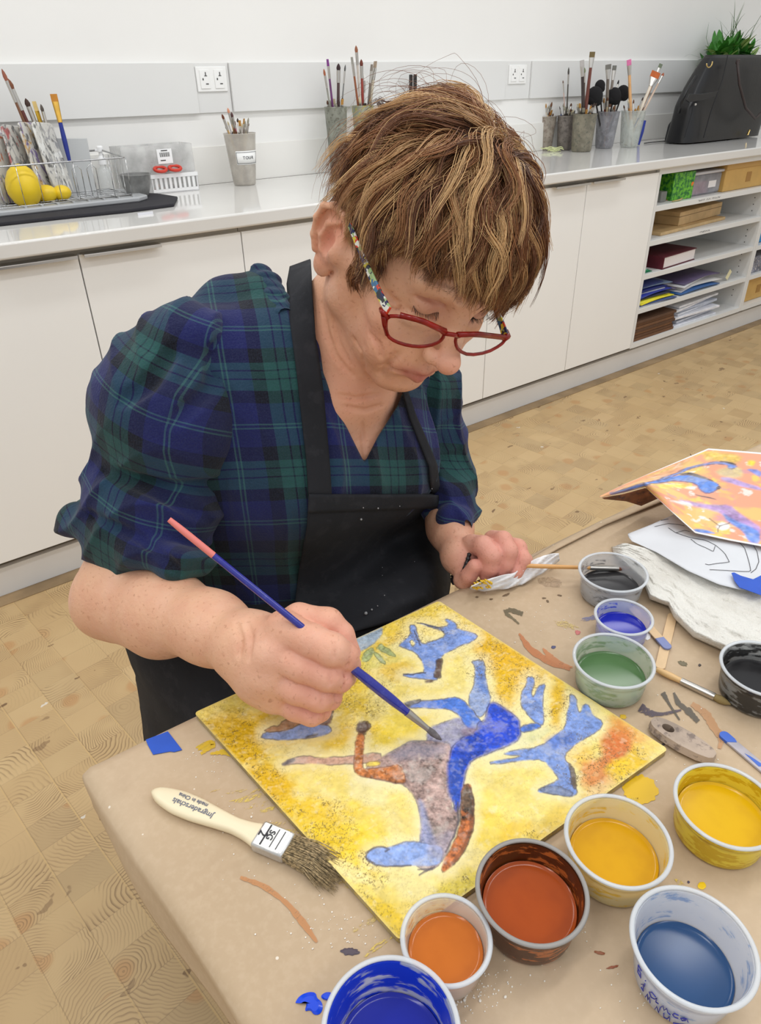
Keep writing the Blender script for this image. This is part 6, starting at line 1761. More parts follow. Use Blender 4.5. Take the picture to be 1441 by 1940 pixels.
sk(gb(Hq, (-.03, .05, .070), (.06, .04, .02)) * .3, (226, 186, 158))
# roots and scalp under the hair
def root_ok(h_):
    y, z, x = h_[:, 1], h_[:, 2], np.abs(h_[:, 0])
    hl = np.where(y > .045, .076, np.where(y > .012, .076 + (y - .045) * 2.4, np.where(y > -.048, .048, -.042)))
    return z > hl
sk((root_ok(Hq) & (inhead > 0) & (np.abs(Hq[:, 0]) < .077)).astype(float) * .9, (92, 58, 38))
ts = NT('skin'); co_ = ts.coord()
cs = ts.attr('Col')
n1_ = ts.noise(co_, 46, 3); 
cs = ts.mix(ts.m('MULTIPLY', ts.sstep(n1_, .35, .7), .28), cs, S(206, 140, 116))
cs = ts.mix(ts.m('MULTIPLY', ts.sstep(ts.noise(co_, 260, 2, .5), .60, .72), .34), cs, S(168, 108, 76))
cs = ts.mix(ts.m('MULTIPLY', ts.sstep(ts.noise(co_, 120, 2, .4), .70, .78), .38), cs, S(146, 90, 60))
cs = ts.mix(ts.m('MULTIPLY', ts.sstep(ts.noise(co_, 25, 3), .45, .7), .18), cs, S(236, 196, 176))
ts.P('Base Color', cs); ts.P('Roughness', .48); ts.P('Specular IOR Level', .4)
ts.P('Subsurface Weight', .12); ts.P('Subsurface Radius', (.9, .35, .2)); ts.P('Subsurface Scale', .008)
wr_ = ts.noise(ts.vm('MULTIPLY', co_, (1.0, 1.0, 1.0)), 210, 4, .6)
ts.bump(ts.m('ADD', wr_, ts.m('MULTIPLY', ts.noise(co_, 60, 4, .65), 1.6)), .45, .0013)
person = empty('person', (.38, .78, 0), label='woman with short curly hair in plaid shirt and black apron painting at the table', cat='person')
PO = np.array([.38, .78, 0])
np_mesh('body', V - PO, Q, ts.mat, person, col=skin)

# ================================================================== clothes
def plaid(name):
    t = NT(name); q = t.sep(t.attr('pc', 'Vector')); co = t.coord()
    wob = t.noise(co, 9, 2)
    D_, G_, B_, L_ = 0., .33, .66, 1.
    def bands(v, off):
        f = t.m('FRACT', t.m('ADD', t.m('DIVIDE', t.m('ADD', v, t.m('MULTIPLY', wob, .006)), .108), off))
        gr, bl, bk, ln = S(36, 78, 74), S(27, 31, 86), S(15, 16, 26), S(62, 100, 108)
        nv = S(14, 20, 40)
        return t.ramp(f, [(0, gr), (.055, gr), (.06, nv), (.075, gr), (.15, nv), (.165, gr), (.22, gr), (.24, bk), (.36, bk), (.385, bl), (.56, bl), (.565, ln), (.58, bl), (.605, ln), (.62, bl), (.80, bl), (.825, bk), (.93, bk), (.95, gr)], 'CONSTANT')
    a_ = bands(q[0], .1); b_ = bands(q[1], .0)
    # twill: threads of both directions alternate
    c = t.mix(.5, a_, b_)
    tw = t.noise(co, 700, 2)
    c = t.mix(t.m('MULTIPLY', t.sstep(tw, .35, .7), .14), c, S(70, 84, 110))
    c = t.mix(t.m('MULTIPLY', t.sstep(t.noise(co, 14, 3), .4, .7), .25), c, S(14, 18, 34))
    t.P('Base Color', c); t.P('Roughness', .9); t.P('Specular IOR Level', .15)
    t.P('Sheen Weight', .10); t.P('Sheen Roughness', .6)
    t.bump(t.m('ADD', t.noise(co, 420, 2), t.m('MULTIPLY', t.noise(co, 30, 4), 3.0)), .5, .0015)
    return t.mat
m_plaid = plaid('black_watch_flannel')
nf3 = lambda P, s, seed: np.sin(P[:, 0] * s + seed) * np.sin(P[:, 1] * s * 1.13 + seed * 1.7) * np.sin(P[:, 2] * s * .91 + seed * 2.3)
def folds(P, a, n, amp, fr, seed=0., warp=.35):
    """ridges that run along a, repeating along n"""
    n = np.asarray(n, float); n /= np.linalg.norm(n)
    s_ = P @ n + warp * .03 * np.sin(P @ np.asarray(a, float) * 22 + seed) + .012 * nf3(P, 30, seed)
    return amp * (1 - np.abs(np.sin(s_ * fr + seed))) ** 1.6
def px_prism(poly, ymax=None, ymin=None):
    poly = np.array(poly, float)
    def f(P):
        q = proj(P); dep = -((P - CAM) @ MX)[:, 2]
        d = poly_dist(q[:, 0], q[:, 1], poly) / F_PX * dep
        if ymax is not None: d = np.maximum(d, P[:, 1] - ymax)
        return d
    return f
def torso_cloth(off=0.0):
    T = SDF()
    T.ell((.415, .708, .905), (.172 + off, .112 + off, .165), None, .04)
    T.cap((.365, .775, .66), (.395, .735, .88), .142 + off, .130 + off, .04)
    T.ell((.362, .637, .873), (.070 + off, .056 + off, .066), None, .04).ell((.474, .627, .868), (.070 + off, .056 + off, .066), None, .04)
    T.cap(nk1 + [-.045, .012, .002], SHR + [.004, -.030, .004], .050, .044, .03).cap(nk1 + [.045, .012, .0], SHL, .052, .050, .03)
    T.cap(nk1 + [-.06, -.030, -.010], (.365, .66, .92), .035, .05, .03)
    T.cap(nk1 + [.055, -.035, -.015], (.475, .65, .92), .035, .05, .03)
    T.cap((.32, .71, .98), (.29, .74, .80), .055, .065, .03)
    return T
SH = torso_cloth()
SH.chain([at(380, 622, .815), at(430, 578, .825), at(482, 550, .82)], [.030, .026, .020], .03)
SH.chain([at(500, 562, .80), at(530, 640, .785), at(545, 740, .785)], [.018, .018, .016], .03)
SH.fn(lambda P: -folds(P, (.2, 0, 1), (1, .25, .12), .0055, 62, .4) * np.clip((1.06 - P[:, 2]) / .1, 0, 1) * np.clip((P[:, 2] - .70) / .05, 0, 1), 'disp')
SH.fn(px_prism([(604, 640), (612, 705), (638, 772), (690, 877), (716, 826), (752, 770), (766, 735), (790, 690), (800, 560), (600, 520)], ymax=.70), 'sub', .004)
SH.fn(lambda P: sd_cap(P, h2w((0, -.02, -.02)), nk1 + [0, .03, .040], .060, .056), 'sub', .006)
SH.fn(lambda P: .690 - P[:, 2] + .06 * (P[:, 0] - .4), 'int', .006)
V, Q = isomesh(SH, [.08, .50, .64], [.72, .95, 1.13], .0026)
def upv(a, b): return np.stack([a, b, 0 * a], 1)
shirt = np_mesh('shirt', V - PO, Q, m_plaid, person, uv=upv(V @ np.array([.86, -.35, 0]) + .03, V @ np.array([.30, .42, .90]) + .02))
# collar frill at the neck
SC_ = SDF()
cp = [at(476, 528, .815), at(492, 522, .812), at(508, 540, .80), at(522, 570, .785), at(536, 604, .77), at(548, 640, .765)]
SC_.chain(cp, [.008, .011, .013, .013, .012, .010], .006)
SC_.cap(at(470, 524, .835), at(512, 530, .83), .006, .007, .004)
SC_.fn(lambda P: -.0022 * np.abs(np.sin(P @ MX[:, 1] * 230 + 40 * P[:, 0])), 'disp')
V, Q = isomesh(SC_, cp[0] - .09, cp[-1] + .09, .0022)
np_mesh('collar', V - PO, Q, m_plaid, shirt, uv=upv(V[:, 0] + .05, V[:, 2] + .06))

# right sleeve: two puffed tiers and a rolled cuff
ax0, ax1 = at(352, 640, .775), at(262, 1010, .79)
SR_ = SDF()
def rp(px, dep): return px / F_PX * dep
SR_.chain([at(362, 652, .785), at(332, 712, .785), at(316, 775, .78), at(322, 800, .775)], [rp(66, .785), rp(108, .785), rp(134, .78), rp(130, .775)], .02)
SR_.ell(at(352, 628, .752), (.040, .040, .028), None, .02)
SR_.cap(at(376, 640, .79), at(405, 690, .765), .030, .022, .015)
SR_.chain([at(312, 880, .80), at(292, 945, .80), at(268, 1000, .80)], [rp(88, .80), rp(120, .80), rp(110, .80)], .003, .02)
SR_.chain([at(146, 985, .80), at(190, 1000, .775), at(262, 1034, .745), at(330, 1070, .735), at(378, 1070, .76)], [rp(34, .80), rp(33, .775), rp(33, .745), rp(28, .735), rp(24, .76)], .006, .012)
SR_.chain([at(140, 985, .80), at(170, 975, .84), at(260, 990, .87), at(350, 1040, .84)], [rp(30, .8), rp(28, .84), rp(30, .87), rp(26, .84)], .006, .012)
sax = (ax1 - ax0) / np.linalg.norm(ax1 - ax0)
def sl_disp(P):
    t_ = (P - ax0) @ sax
    r_ = -folds(P, sax, MX[:, 0] + .25 * MX[:, 1], .0050, 95, 1.2) * np.clip((.10 - t_) / .07, 0, 1)
    r2 = -folds(P, MX[:, 0], sax + .35 * MX[:, 0], .0060, 62, .9, 1.2) * np.clip((t_ - .10) / .05, 0, 1)
    return r_ + r2 - .002 * nf3(P, 55, 2.)
SR_.fn(sl_disp, 'disp')
def groove(Fn, path, rr, k=.008, sink=.3):
    px_, py_ = ipl0(path, 12); Pg, hit = trace(Fn, px_, py_, 0.0)
    Fn.chain([p - MX[:, 2] * rr * sink for p in Pg], [rr * .35] + [rr] * 10 + [rr * .35], k, op='sub')
groove(SR_, [(196, 893), (230, 902), (290, 925), (350, 960), (400, 985)], .0060, .009, .1)
groove(SR_, [(152, 968), (200, 990), (262, 1017), (312, 1058), (344, 1090)], .0045, .006, .2)
groove(SR_, [(262, 905), (330, 925), (420, 915)], .0035, .010, .2)
groove(SR_, [(230, 760), (280, 730), (330, 660)], .003, .012, .2)
groove(SR_, [(330, 800), (400, 730), (410, 650)], .003, .012, .2)
V, Q = isomesh(SR_, [.0, .50, .72], [.42, .95, 1.14], .0025)
sb = MX[:, 0] - sax * (MX[:, 0] @ sax); sb /= np.linalg.norm(sb); sn = np.cross(sax, sb)
tt = (V - ax0) @ sax; rel = V - ax0
np_mesh('sleeve', V - PO, Q, m_plaid, shirt, uv=upv(rel @ sb + .25 * rel @ sn, tt - .20 * (rel @ sb) - .018 * np.cos((rel @ sb) * 18) - .01))
# left sleeve
SL_ = SDF()
SL_.chain([at(790, 668, .935), at(806, 740, .95), at(820, 830, .985), at(834, 900, 1.00), at(850, 952, .965)], [.036, .040, .042, .043, .036], .02)
SL_.chain([at(846, 978, .925), at(872, 982, .93), at(890, 972, .965)], [.014, .014, .012], .006)
SL_.fn(lambda P: -folds(P, (0, 0, 1), (1, -.3, .1), .006, 80, 2.) - folds(P, (1, 0, 0), (0, .2, 1), .003, 70, 1.), 'disp')
V, Q = isomesh(SL_, [.42, .55, .66], [.80, .95, 1.12], .0028)
np_mesh('sleeve', V - PO, Q, m_plaid, shirt, uv=upv(V[:, 0] + .4 * V[:, 1] + .03, V[:, 2] + .25 * V[:, 0]))

# apron: skirt over the hips, bib and straps draped on the shirt
m_apron = mat('black_canvas', S(38, 39, 43), .85, vary=.15, scale=14, bump=.35, bscale=500, dirt=S(52, 52, 56), dirt_amt=.4, spec=.25)
SKT = SDF()
SKT.ell((.372, .735, .665), (.216, .150, .090), None, .04)
SKT.cap((.372, .74, .60), (.365, .72, .30), .218, .250, .05)
SKT.cap((.27, .70, .60), (.235, .40, .575), .100, .085, .05).cap((.46, .70, .60), (.47, .40, .575), .100, .085, .05)
SKT.cap((.235, .40, .575), (.225, .44, .12), .085, .055, .04).cap((.47, .40, .575), (.47, .44, .12), .085, .055, .04)
SKT.cap((.40, .64, .70), (.42, .63, .74), .12, .10, .05)
SKT.fn(lambda P: P[:, 2] - .722 - .30 * np.clip(.22 - P[:, 0], 0, .2), 'int', .01)
SKT.fn(lambda P: -folds(P, (0, 0, 1), (1, .6, 0), .005, 34, .3), 'disp')
SKT.fn(lambda P: -np.minimum(.690 - P[:, 2], 99) * 0 + np.where((P[:, 1] < .535) & (P[:, 2] > .60), (P[:, 2] - .690) * 1.0, -1), 'int', .004)
V, Q = isomesh(SKT, [.05, .28, .05], [.72, .96, .82], .005)
apron = np_mesh('apron', V - PO, Q, m_apron, person)
TRC = torso_cloth(.002)
def F_tr(P): return np.minimum(TRC(P), np.minimum(SKT(P), np.minimum(sd_cap(P, nk0, nk1, .057, .063), 1)))
def sheet(left, right, nu, nv, off, name, m, parent, th=.0022, F=F_tr, wav=0.0):
    def ip(Pn, n):
        Pn = np.array(Pn, float); L = np.concatenate([[0], np.cumsum(np.hypot(*np.diff(Pn, axis=0).T))]); L /= L[-1]; s_ = np.linspace(0, 1, n)
        return np.interp(s_, L, Pn[:, 0]), np.interp(s_, L, Pn[:, 1])
    lx, ly = ip(left, nu); rx, ry = ip(right, nu); w_ = np.linspace(0, 1, nv)
    gx = lx[:, None] * (1 - w_) + rx[:, None] * w_; gy = ly[:, None] * (1 - w_) + ry[:, None] * w_
    P, hit = trace(F, gx.ravel(), gy.ravel(), off)
    P = P.reshape(nu, nv, 3); dep = -((P - CAM) @ MX)[..., 2]
    # relax the depth so the cloth hangs taut
    lim = np.median(dep); dep = np.clip(dep, lim - .12, lim + .12)
    for _ in range(14):
        s_ = dep.copy(); s_[1:-1] = (dep[:-2] + dep[2:] + 2 * dep[1:-1]) / 4; s_[:, 1:-1] = (s_[:, :-2] + s_[:, 2:] + 2 * s_[:, 1:-1]) / 4
        dep = np.minimum(dep, s_ + .0) if _ < 10 else s_
    if wav: dep = dep + wav * np.sin(gx * .045 + gy * .02) * np.linspace(0, 1, nu)[:, None]
    PP = np.stack([at(x, y, d) for x, y, d in zip(gx.ravel(), gy.ravel(), dep.ravel())]).reshape(nu, nv, 3)
    a = MB(); a.grid(PP - PO)
    return a.build(name, m, parent, solid=th, angle=180, solid_off=0.0)
sheet([(585, 938), (581, 1000), (566, 1080), (556, 1165), (548, 1230)], [(832, 936), (836, 985), (848, 1060), (853, 1100), (846, 1150)], 46, 40, .004, 'bib', m_apron, apron, wav=.0025)
sheet([(585, 936), (584, 946), (583, 972)], [(831, 938), (832, 946), (833, 962)], 6, 40, .0055, 'bib_hem', m_apron, apron)
sheet([(549, 506), (543, 540), (549, 610), (561, 700), (572, 800), (580, 870), (584, 940)], [(588, 492), (590, 550), (598, 640), (612, 740), (620, 830), (625, 890), (628, 942)], 40, 8, .0045, 'neck_strap', m_apron, apron)
sheet([(762, 742), (775, 790), (794, 838), (813, 884), (816, 940)], [(771, 738), (786, 784), (807, 832), (827, 880), (834, 940)], 26, 6, .0035, 'neck_strap', m_apron, apron)
# dried paint flecks on the bib
fp = [(684, 984, 5), (688, 962, 3), (757, 959, 2.5), (728, 1128, 3), (693, 1162, 8), (768, 994, 2), (785, 1064, 2), (724, 1075, 2), (724, 1090, 2), (716, 963, 4), (704, 1155, 5), (715, 1148, 3), (820, 955, 2.5), (818, 926, 2.5)]
Pf, _h = trace(F_tr, np.array([f_[0] for f_ in fp]), np.array([f_[1] for f_ in fp]), .009)
for (x, y, r_), p in zip(fp, Pf):
    if p[1] > .8: continue

# dried paint flecks: small scabs lying on the bib
flk = MB()
for (x, y, r_), p in zip(fp, Pf):
    flk.sphere(p - PO, (r_ / F_PX * .8 * .45,) * 3, 8)
flk.build('paint_fleck', mat('dry_white_fleck', S(150, 150, 152), .7), bpy.data.objects['bib'], angle=180)
# stool she sits on
e = empty('stool', (.365, .80, 0), label='wooden stool under the seated woman, mostly hidden by her apron', cat='stool')
a = MB(); a.lathe([(0, .445), (.16, .445), (.165, .452), (.165, .472), (.16, .478), (0, .478)], 40); a.build('seat', mat('stool_wood', S(170, 130, 84), .5), e, angle=50)
for q in range(4):
    an = math.pi / 4 + q * math.pi / 2; a = MB(); a.cyl((.11 * math.cos(an), .11 * math.sin(an), .45), (.16 * math.cos(an), .16 * math.sin(an), 0), .015, .012); a.build('leg', mat('stool_wood', S(170, 130, 84), .5), e)

# ---------- bracelet
bc = at(873, 1070, .896); bu, bw_, bd_ = basis(MX[:, 0] * .85 - MX[:, 1] * .35 - MX[:, 2] * .1)
a = MB(); a.tube([bc - PO + (bu * math.cos(q) + bw_ * math.sin(q)) * .0235 for q in np.linspace(0, 2 * math.pi, 40)], .0026, 6, caps=False)
for q in np.linspace(0, 2 * math.pi, 26)[:-1]: a.sphere(bc - PO + (bu * math.cos(q) + bw_ * math.sin(q)) * .0245, .0032, 8)
a.build('bracelet', mat('dark_beads', S(44, 42, 44), .25), person, angle=180)
# ================================================================== hair: thousands of strands in locks
def hair():
    rg = np.random.default_rng(12)
    C0 = np.array([0, -.012, .046]); E_ = np.array([.0755, .094, .087])
    def surf(q): q = q / np.linalg.norm(q, axis=-1, keepdims=True); return C0 + q * E_
    def nrm(p): n_ = (p - C0) / (E_ ** 2); return n_ / np.linalg.norm(n_, axis=-1, keepdims=True)
    NG = 1500
    q = rg.normal(size=(NG * 6, 3)); p = surf(q); ok = root_ok(p); p = p[ok][:NG]; NG = len(p)
    root = p.copy()
    Wd = surf(np.array([.40, -.03, .90])); down = HR.T @ np.array([0, 0, -1.0]); camr = HR.T @ MX[:, 0]; camu = HR.T @ MX[:, 1]
    away0 = root - Wd; dist0 = np.linalg.norm(away0, axis=1)
    top = np.clip((root[:, 2] - .055) / .06, 0, 1); back = np.clip(-(root[:, 1] + .03) / .05, 0, 1)
    front = np.clip((root[:, 1] - .01) / .06, 0, 1)
    L = .050 + .052 * top + .006 * front + rg.uniform(-.012, .016, NG)
    side_ear = (np.abs(root[:, 0]) > .05) & (root[:, 2] < .06); L[side_ear] *= .72
    nape = (root[:, 1] < -.04) & (root[:, 2] < .02); L[nape] *= .62
    Hm = (.011 + .017 * top + .008 * front - .006 * back) * rg.uniform(.35, 1.25, NG) ; Hm[side_ear] *= .75
    amp = rg.uniform(.10, .85, NG); wl = rg.uniform(.048, .090, NG); ph = rg.uniform(0, 6.28, NG)
    NS = 16
    X = np.zeros((NG, NS, 3)); NN = np.zeros((NG, NS, 3)); BB_ = np.zeros((NG, NS, 3))
    swirl = rg.uniform(-.25, .45, NG)
    flick = (rg.random(NG) < .22) * rg.uniform(.3, 1.0, NG)
    upc = (root - Wd) @ camu; rtc = (root - Wd) @ camr
    crest = np.exp(-((dist0 / .055) ** 2)) * np.clip((upc + .9 * rtc + .008) / .02, 0, 1)
    Hm = Hm + crest * rg.uniform(.010, .040, NG); flick = np.maximum(flick, crest * rg.uniform(0, 1, NG)); amp = amp * (1 + crest)
    # lock directions vary smoothly over the head
    vfield = np.sin(root @ np.array([38., 21, 17]) + 1.3) * .5 + np.sin(root @ np.array([-19., 44, 29])) * .45
    for k in range(NS):
        s_ = k / (NS - 1); n_ = nrm(p)
        h = Hm * (1 - np.exp(-s_ * 3.2)) * (1 - .45 * s_ ** 2 * (1 - flick)) + flick * .018 * s_ ** 3
        X[:, k] = p + n_ * (h[:, None] + .001)
        aw = p - Wd; aw -= n_ * (aw * n_).sum(1, keepdims=True); aw /= np.linalg.norm(aw, axis=1, keepdims=True) + 1e-6
        cr = np.cross(n_, aw)
        g = down - n_ * (n_ @ down)[:, None]
        f = aw + cr * (swirl + vfield)[:, None] + g * (.35 + .5 * s_)
        f /= np.linalg.norm(f, axis=1, keepdims=True)
        b_ = np.cross(n_, f)
        w_ = amp * np.cos(2 * math.pi * (s_ * L / wl) + ph)
        f = f + b_ * w_[:, None]; f /= np.linalg.norm(f, axis=1, keepdims=True)
        NN[:, k] = n_; BB_[:, k] = b_
        p = surf((p + f * (L / NS)[:, None] - C0) / E_)
    # the face side: strands on the forehead lift off it
    per = 26
    S_ = NG * per
    gi = np.repeat(np.arange(NG), per)
    r_ = rg.normal(0, 1, (S_, 2)) * .0034
    t_ = np.linspace(0, 1, NS)
    taper = (1.25 - .85 * t_ ** 1.2)[None]
    ln = rg.uniform(.72, 1.0, S_)
    ti = t_[None] * ln[:, None] * (NS - 1); i0 = np.clip(ti.astype(int), 0, NS - 2); fr = (ti - i0)[..., None]
    A = X[gi[:, None], i0] * (1 - fr) + X[gi[:, None], i0 + 1] * fr
    wob1 = np.cumsum(rg.normal(0, .00028, (S_, NS)), 1); wob2 = np.cumsum(rg.normal(0, .00030, (S_, NS)), 1)
    A = A + BB_[gi] * (r_[:, :1] * taper + wob1)[..., None] + NN[gi] * (r_[:, 1:] * taper * .7 + wob2 + .0008)[..., None]
    # cut the fringe and free the ear: shorten each strand before it would reach the face
    face = np.array([(704, 566), (700, 520), (716, 482), (745, 462), (780, 480), (830, 508), (880, 535), (925, 556), (965, 566), (1003, 560), (1010, 600), (1000, 720), (690, 720), (640, 560), (585, 560), (575, 400), (600, 380), (640, 388), (662, 420), (668, 470), (676, 545), (690, 552)], float)
    tline = [(663, 436), (686, 492), (706, 538), (728, 592)]
    lenR = rg.normal(0, 7, S_) + rg.normal(0, 13, NG)[gi]
    pq = proj((A.reshape(-1, 3) @ HR.T + HO)).reshape(S_, NS, 2)
    dd = poly_dist(pq[..., 0].ravel(), pq[..., 1].ravel(), face).reshape(S_, NS) + lenR[:, None]
    Wc = A.reshape(-1, 3) @ HR.T + HO
    near = (((Wc - CAM) @ MX[:, 2]) * -1).reshape(S_, NS) < .70
    dl = line_dist(pq[..., 0].ravel(), pq[..., 1].ravel(), tline).reshape(S_, NS)
    bad = (dd < 0) & near
    first = np.where(bad.any(1), bad.argmax(1), NS - 1)
    keep = first >= 3
    A, first, gi, ln = A[keep], first[keep], gi[keep], ln[keep]; S_ = len(A)
    ti = t_[None] * first[:, None]; i0 = np.clip(ti.astype(int), 0, NS - 2); fr = (ti - i0)[..., None]
    ar = np.arange(S_)[:, None]
    A = A[ar, i0] * (1 - fr) + A[ar, i0 + 1] * fr
    # stray hairs
    NF = 420
    fi = rg.integers(0, NG, NF); fi = fi[(root[fi][:, 2] > .075) & (root[fi][:, 1] < .055)]; NF = len(fi)
    Ff = X[fi].copy(); lift = rg.uniform(.005, .034, NF)
    Ff += NN[fi] * (lift[:, None] * np.sin(t_[None] * rg.uniform(1.6, 3.0, NF)[:, None]))[..., None]
    Ff += BB_[fi] * (rg.normal(0, .012, NF)[:, None] * t_[None] ** 1.5)[..., None]
    pf = proj(Ff.reshape(-1, 3) @ HR.T + HO); df = poly_dist(pf[:, 0], pf[:, 1], face).reshape(NF, NS).min(1)
    pf = pf.reshape(NF, NS, 2)
    okf = (df > 4) & (pf[..., 1].max(1) < 420); Ff = Ff[okf]; NF = len(Ff)
    # colours per lock
    tones = np.array([S3(58, 36, 25), S3(94, 58, 38), S3(128, 82, 52), S3(160, 110, 70), S3(214, 174, 122)])
    pr_ = rg.random(NG); light = np.clip(top * .5 + .25 + .25 * np.sin(root @ np.array([90., 40, 60])), 0, 1)
    ti_ = np.clip((pr_ * .75 + light * .38) * 4.2, 0, 4); k0 = np.floor(ti_).astype(int); k1 = np.minimum(k0 + 1, 4); fk = (ti_ - k0)[:, None]
    gc = tones[k0] * (1 - fk) + tones[k1] * fk
    sc_ = gc[gi] * rg.uniform(.7, 1.25, S_)[:, None]
    hl_ = rg.random(S_) < .06; sc_[hl_] = S3(216, 176, 122)
    fc_ = np.tile(S3(130, 84, 56), (NF, 1))
    ALL = np.concatenate([A, Ff]); CC = np.concatenate([sc_, fc_])
    rad = np.concatenate([np.full(S_, .00036), np.full(NF, .00018)])
    N = len(ALL)
    # keep strands out of the face: nothing inside the head
    Wp = ALL @ HR.T + HO
    d = F_head(Wp.reshape(-1, 3), .02).reshape(N, NS)
    push = np.clip(.0022 - d, 0, .02); ctr = HO + HR @ np.array([0, -.012, .03])
    dirn = Wp - ctr; dirn /= np.linalg.norm(dirn, axis=2, keepdims=True)
    Wp = Wp + dirn * push[..., None]
    tg = np.gradient(Wp, axis=1); tg /= np.linalg.norm(tg, axis=2, keepdims=True) + 1e-9
    u = np.cross(tg, MX[:, 2]); u /= np.linalg.norm(u, axis=2, keepdims=True) + 1e-9; v = np.cross(tg, u)
    rr = rad[:, None] * (1 - .75 * t_[None] ** 3)
    ring = np.stack([Wp + (u * math.cos(a_) + v * math.sin(a_)) * rr[..., None] for a_ in (0, 2.094, 4.189)], 2)   # N,NS,3,3
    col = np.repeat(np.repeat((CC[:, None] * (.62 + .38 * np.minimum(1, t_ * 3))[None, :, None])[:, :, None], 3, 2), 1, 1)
    idx = np.arange(N * NS * 3).reshape(N, NS, 3)
    Q = np.stack([idx[:, :-1, :], np.roll(idx, -1, 2)[:, :-1, :], np.roll(idx, -1, 2)[:, 1:, :], idx[:, 1:, :]], -1).reshape(-1, 4)
    th = NT('hair_strands'); th.P('Base Color', th.attr('Col')); th.P('Roughness', .42); th.P('Specular IOR Level', .45)
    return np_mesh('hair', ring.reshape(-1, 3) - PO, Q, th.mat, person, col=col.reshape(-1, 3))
hair_ob = hair()
hair_ob['label'] = 'short tousled curly brown hair with blonde highlights'
# soft mass of hair beneath the strands
HU = SDF()
HU.ell((0, -.014, .050), (.0800, .1000, .0935), None, .01)
HU.fn(lambda P: -.0035 * nf3(P, 90, 1.), 'disp')
HU.fn(lambda P: np.where(root_ok(P - np.array([0, 0, .004])), -.01, .01), 'int', .001)
V, Q = isomesh(HU, [-.10, -.13, -.06], [.10, .10, .16], .0035)
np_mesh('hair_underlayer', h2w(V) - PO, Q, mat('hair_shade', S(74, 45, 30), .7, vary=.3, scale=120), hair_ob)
# lashes and brows
m_lash = mat('lash', S(40, 28, 26), .6)
rg = np.random.default_rng(2)
for s, nm in ((-1, 'eyelashes'), (1, 'eyelashes')):
    a = MB()
    for k in range(26):
        f_ = k / 25; x = s * (.019 + .024 * f_); y = .0855 - .0080 * f_; z = .0275 - .0026 * math.sin(f_ * 3.1)
        L = rg.uniform(.007, .0105); o_ = np.array([s * (.25 + .5 * f_) * L * .5, L * .85, -L * .62])
        p0 = np.array([x, y - .002, z + .001]); a.tube([h2w(p0) - PO, h2w(p0 + o_ * .5) - PO, h2w(p0 + o_ + np.array([rg.normal(0, .0006), 0, .0014])) - PO], [.00036, .00028, .00010], 4)
    a.build(nm, m_lash, person, angle=180)
a = MB()
for s in (-1, 1):
    for k in range(44):
        f_ = rg.random(); x = s * (.014 + .034 * f_); y = .0965 - .013 * f_ ** 1.5; z = .0560 + .005 * math.sin(f_ * 2.6) + rg.normal(0, .0016)
        p0 = np.array([x, y, z]); a.tube([h2w(p0) - PO, h2w(p0 + np.array([s * .005, .0012, .001])) - PO], [.00016, .00008], 3)
a.build('eyebrows', mat('brow_hair', S(184, 140, 110), .7), person, angle=180)

# ================================================================== eyeglasses
m_redf = mat('red_acetate', S(138, 22, 12), .2, vary=.35, scale=60, coat=.0, spec=.4)
gl = empty('eyeglasses', (0, 0, 0)); gl.parent = person
def gy(px):
    return .1195 - .020 * (abs(px - 862) / 118.) ** 1.7
def gpt(px, py, lift=0.0):
    return hp(px, py, gy(px) + lift) - PO
def rim(outer, nm):
    P = smooth_poly(np.array(outer, float), 1)
    pts = [gpt(x, y) for x, y in P]; pts.append(pts[0])
    a = MB(); a.tube(pts, .0017, 8, caps=False); o = a.build(nm, m_redf, gl, angle=180); return P
R_in = [(733, 599), (757, 599), (800, 610), (842, 629), (838, 643), (824, 652), (800, 657), (774, 655), (748, 647), (733, 636), (730, 618)]
L_in = [(864, 636), (900, 635), (945, 640), (958, 642), (948, 654), (922, 668), (888, 673), (868, 664), (862, 650)]
PR = rim(R_in, 'lens_rim'); PL = rim(L_in, 'lens_rim')
tl_m = NT('spectacle_lens'); tl_m.P('Base Color', S(235, 238, 240)); tl_m.P('Roughness', .02); tl_m.P('Alpha', .10); tl_m.P('Specular IOR Level', .8)
for P_ in (PR, PL):
    a = MB(); n_ = len(P_); c_ = P_.mean(0); ring = [gpt(x, y) for x, y in P_]; cc_ = gpt(c_[0], c_[1])
    a.add(ring + [cc_], [(i, (i + 1) % n_, n_) for i in range(n_)]); a.build('lens', tl_m.mat, gl, angle=180)
a = MB(); a.tube([gpt(841, 631), gpt(850, 633, .002), gpt(858, 634, .002), gpt(867, 636)], [.0024, .0022, .0022, .0024], 8)
a.tube([gpt(757, 597), gpt(800, 608), gpt(843, 628)], [.0027, .0026, .0030], 8); a.tube([gpt(866, 634), gpt(905, 633), gpt(955, 639)], [.0027, .0025, .0026], 8)
a.build('bridge_bar', m_redf, gl, angle=180)
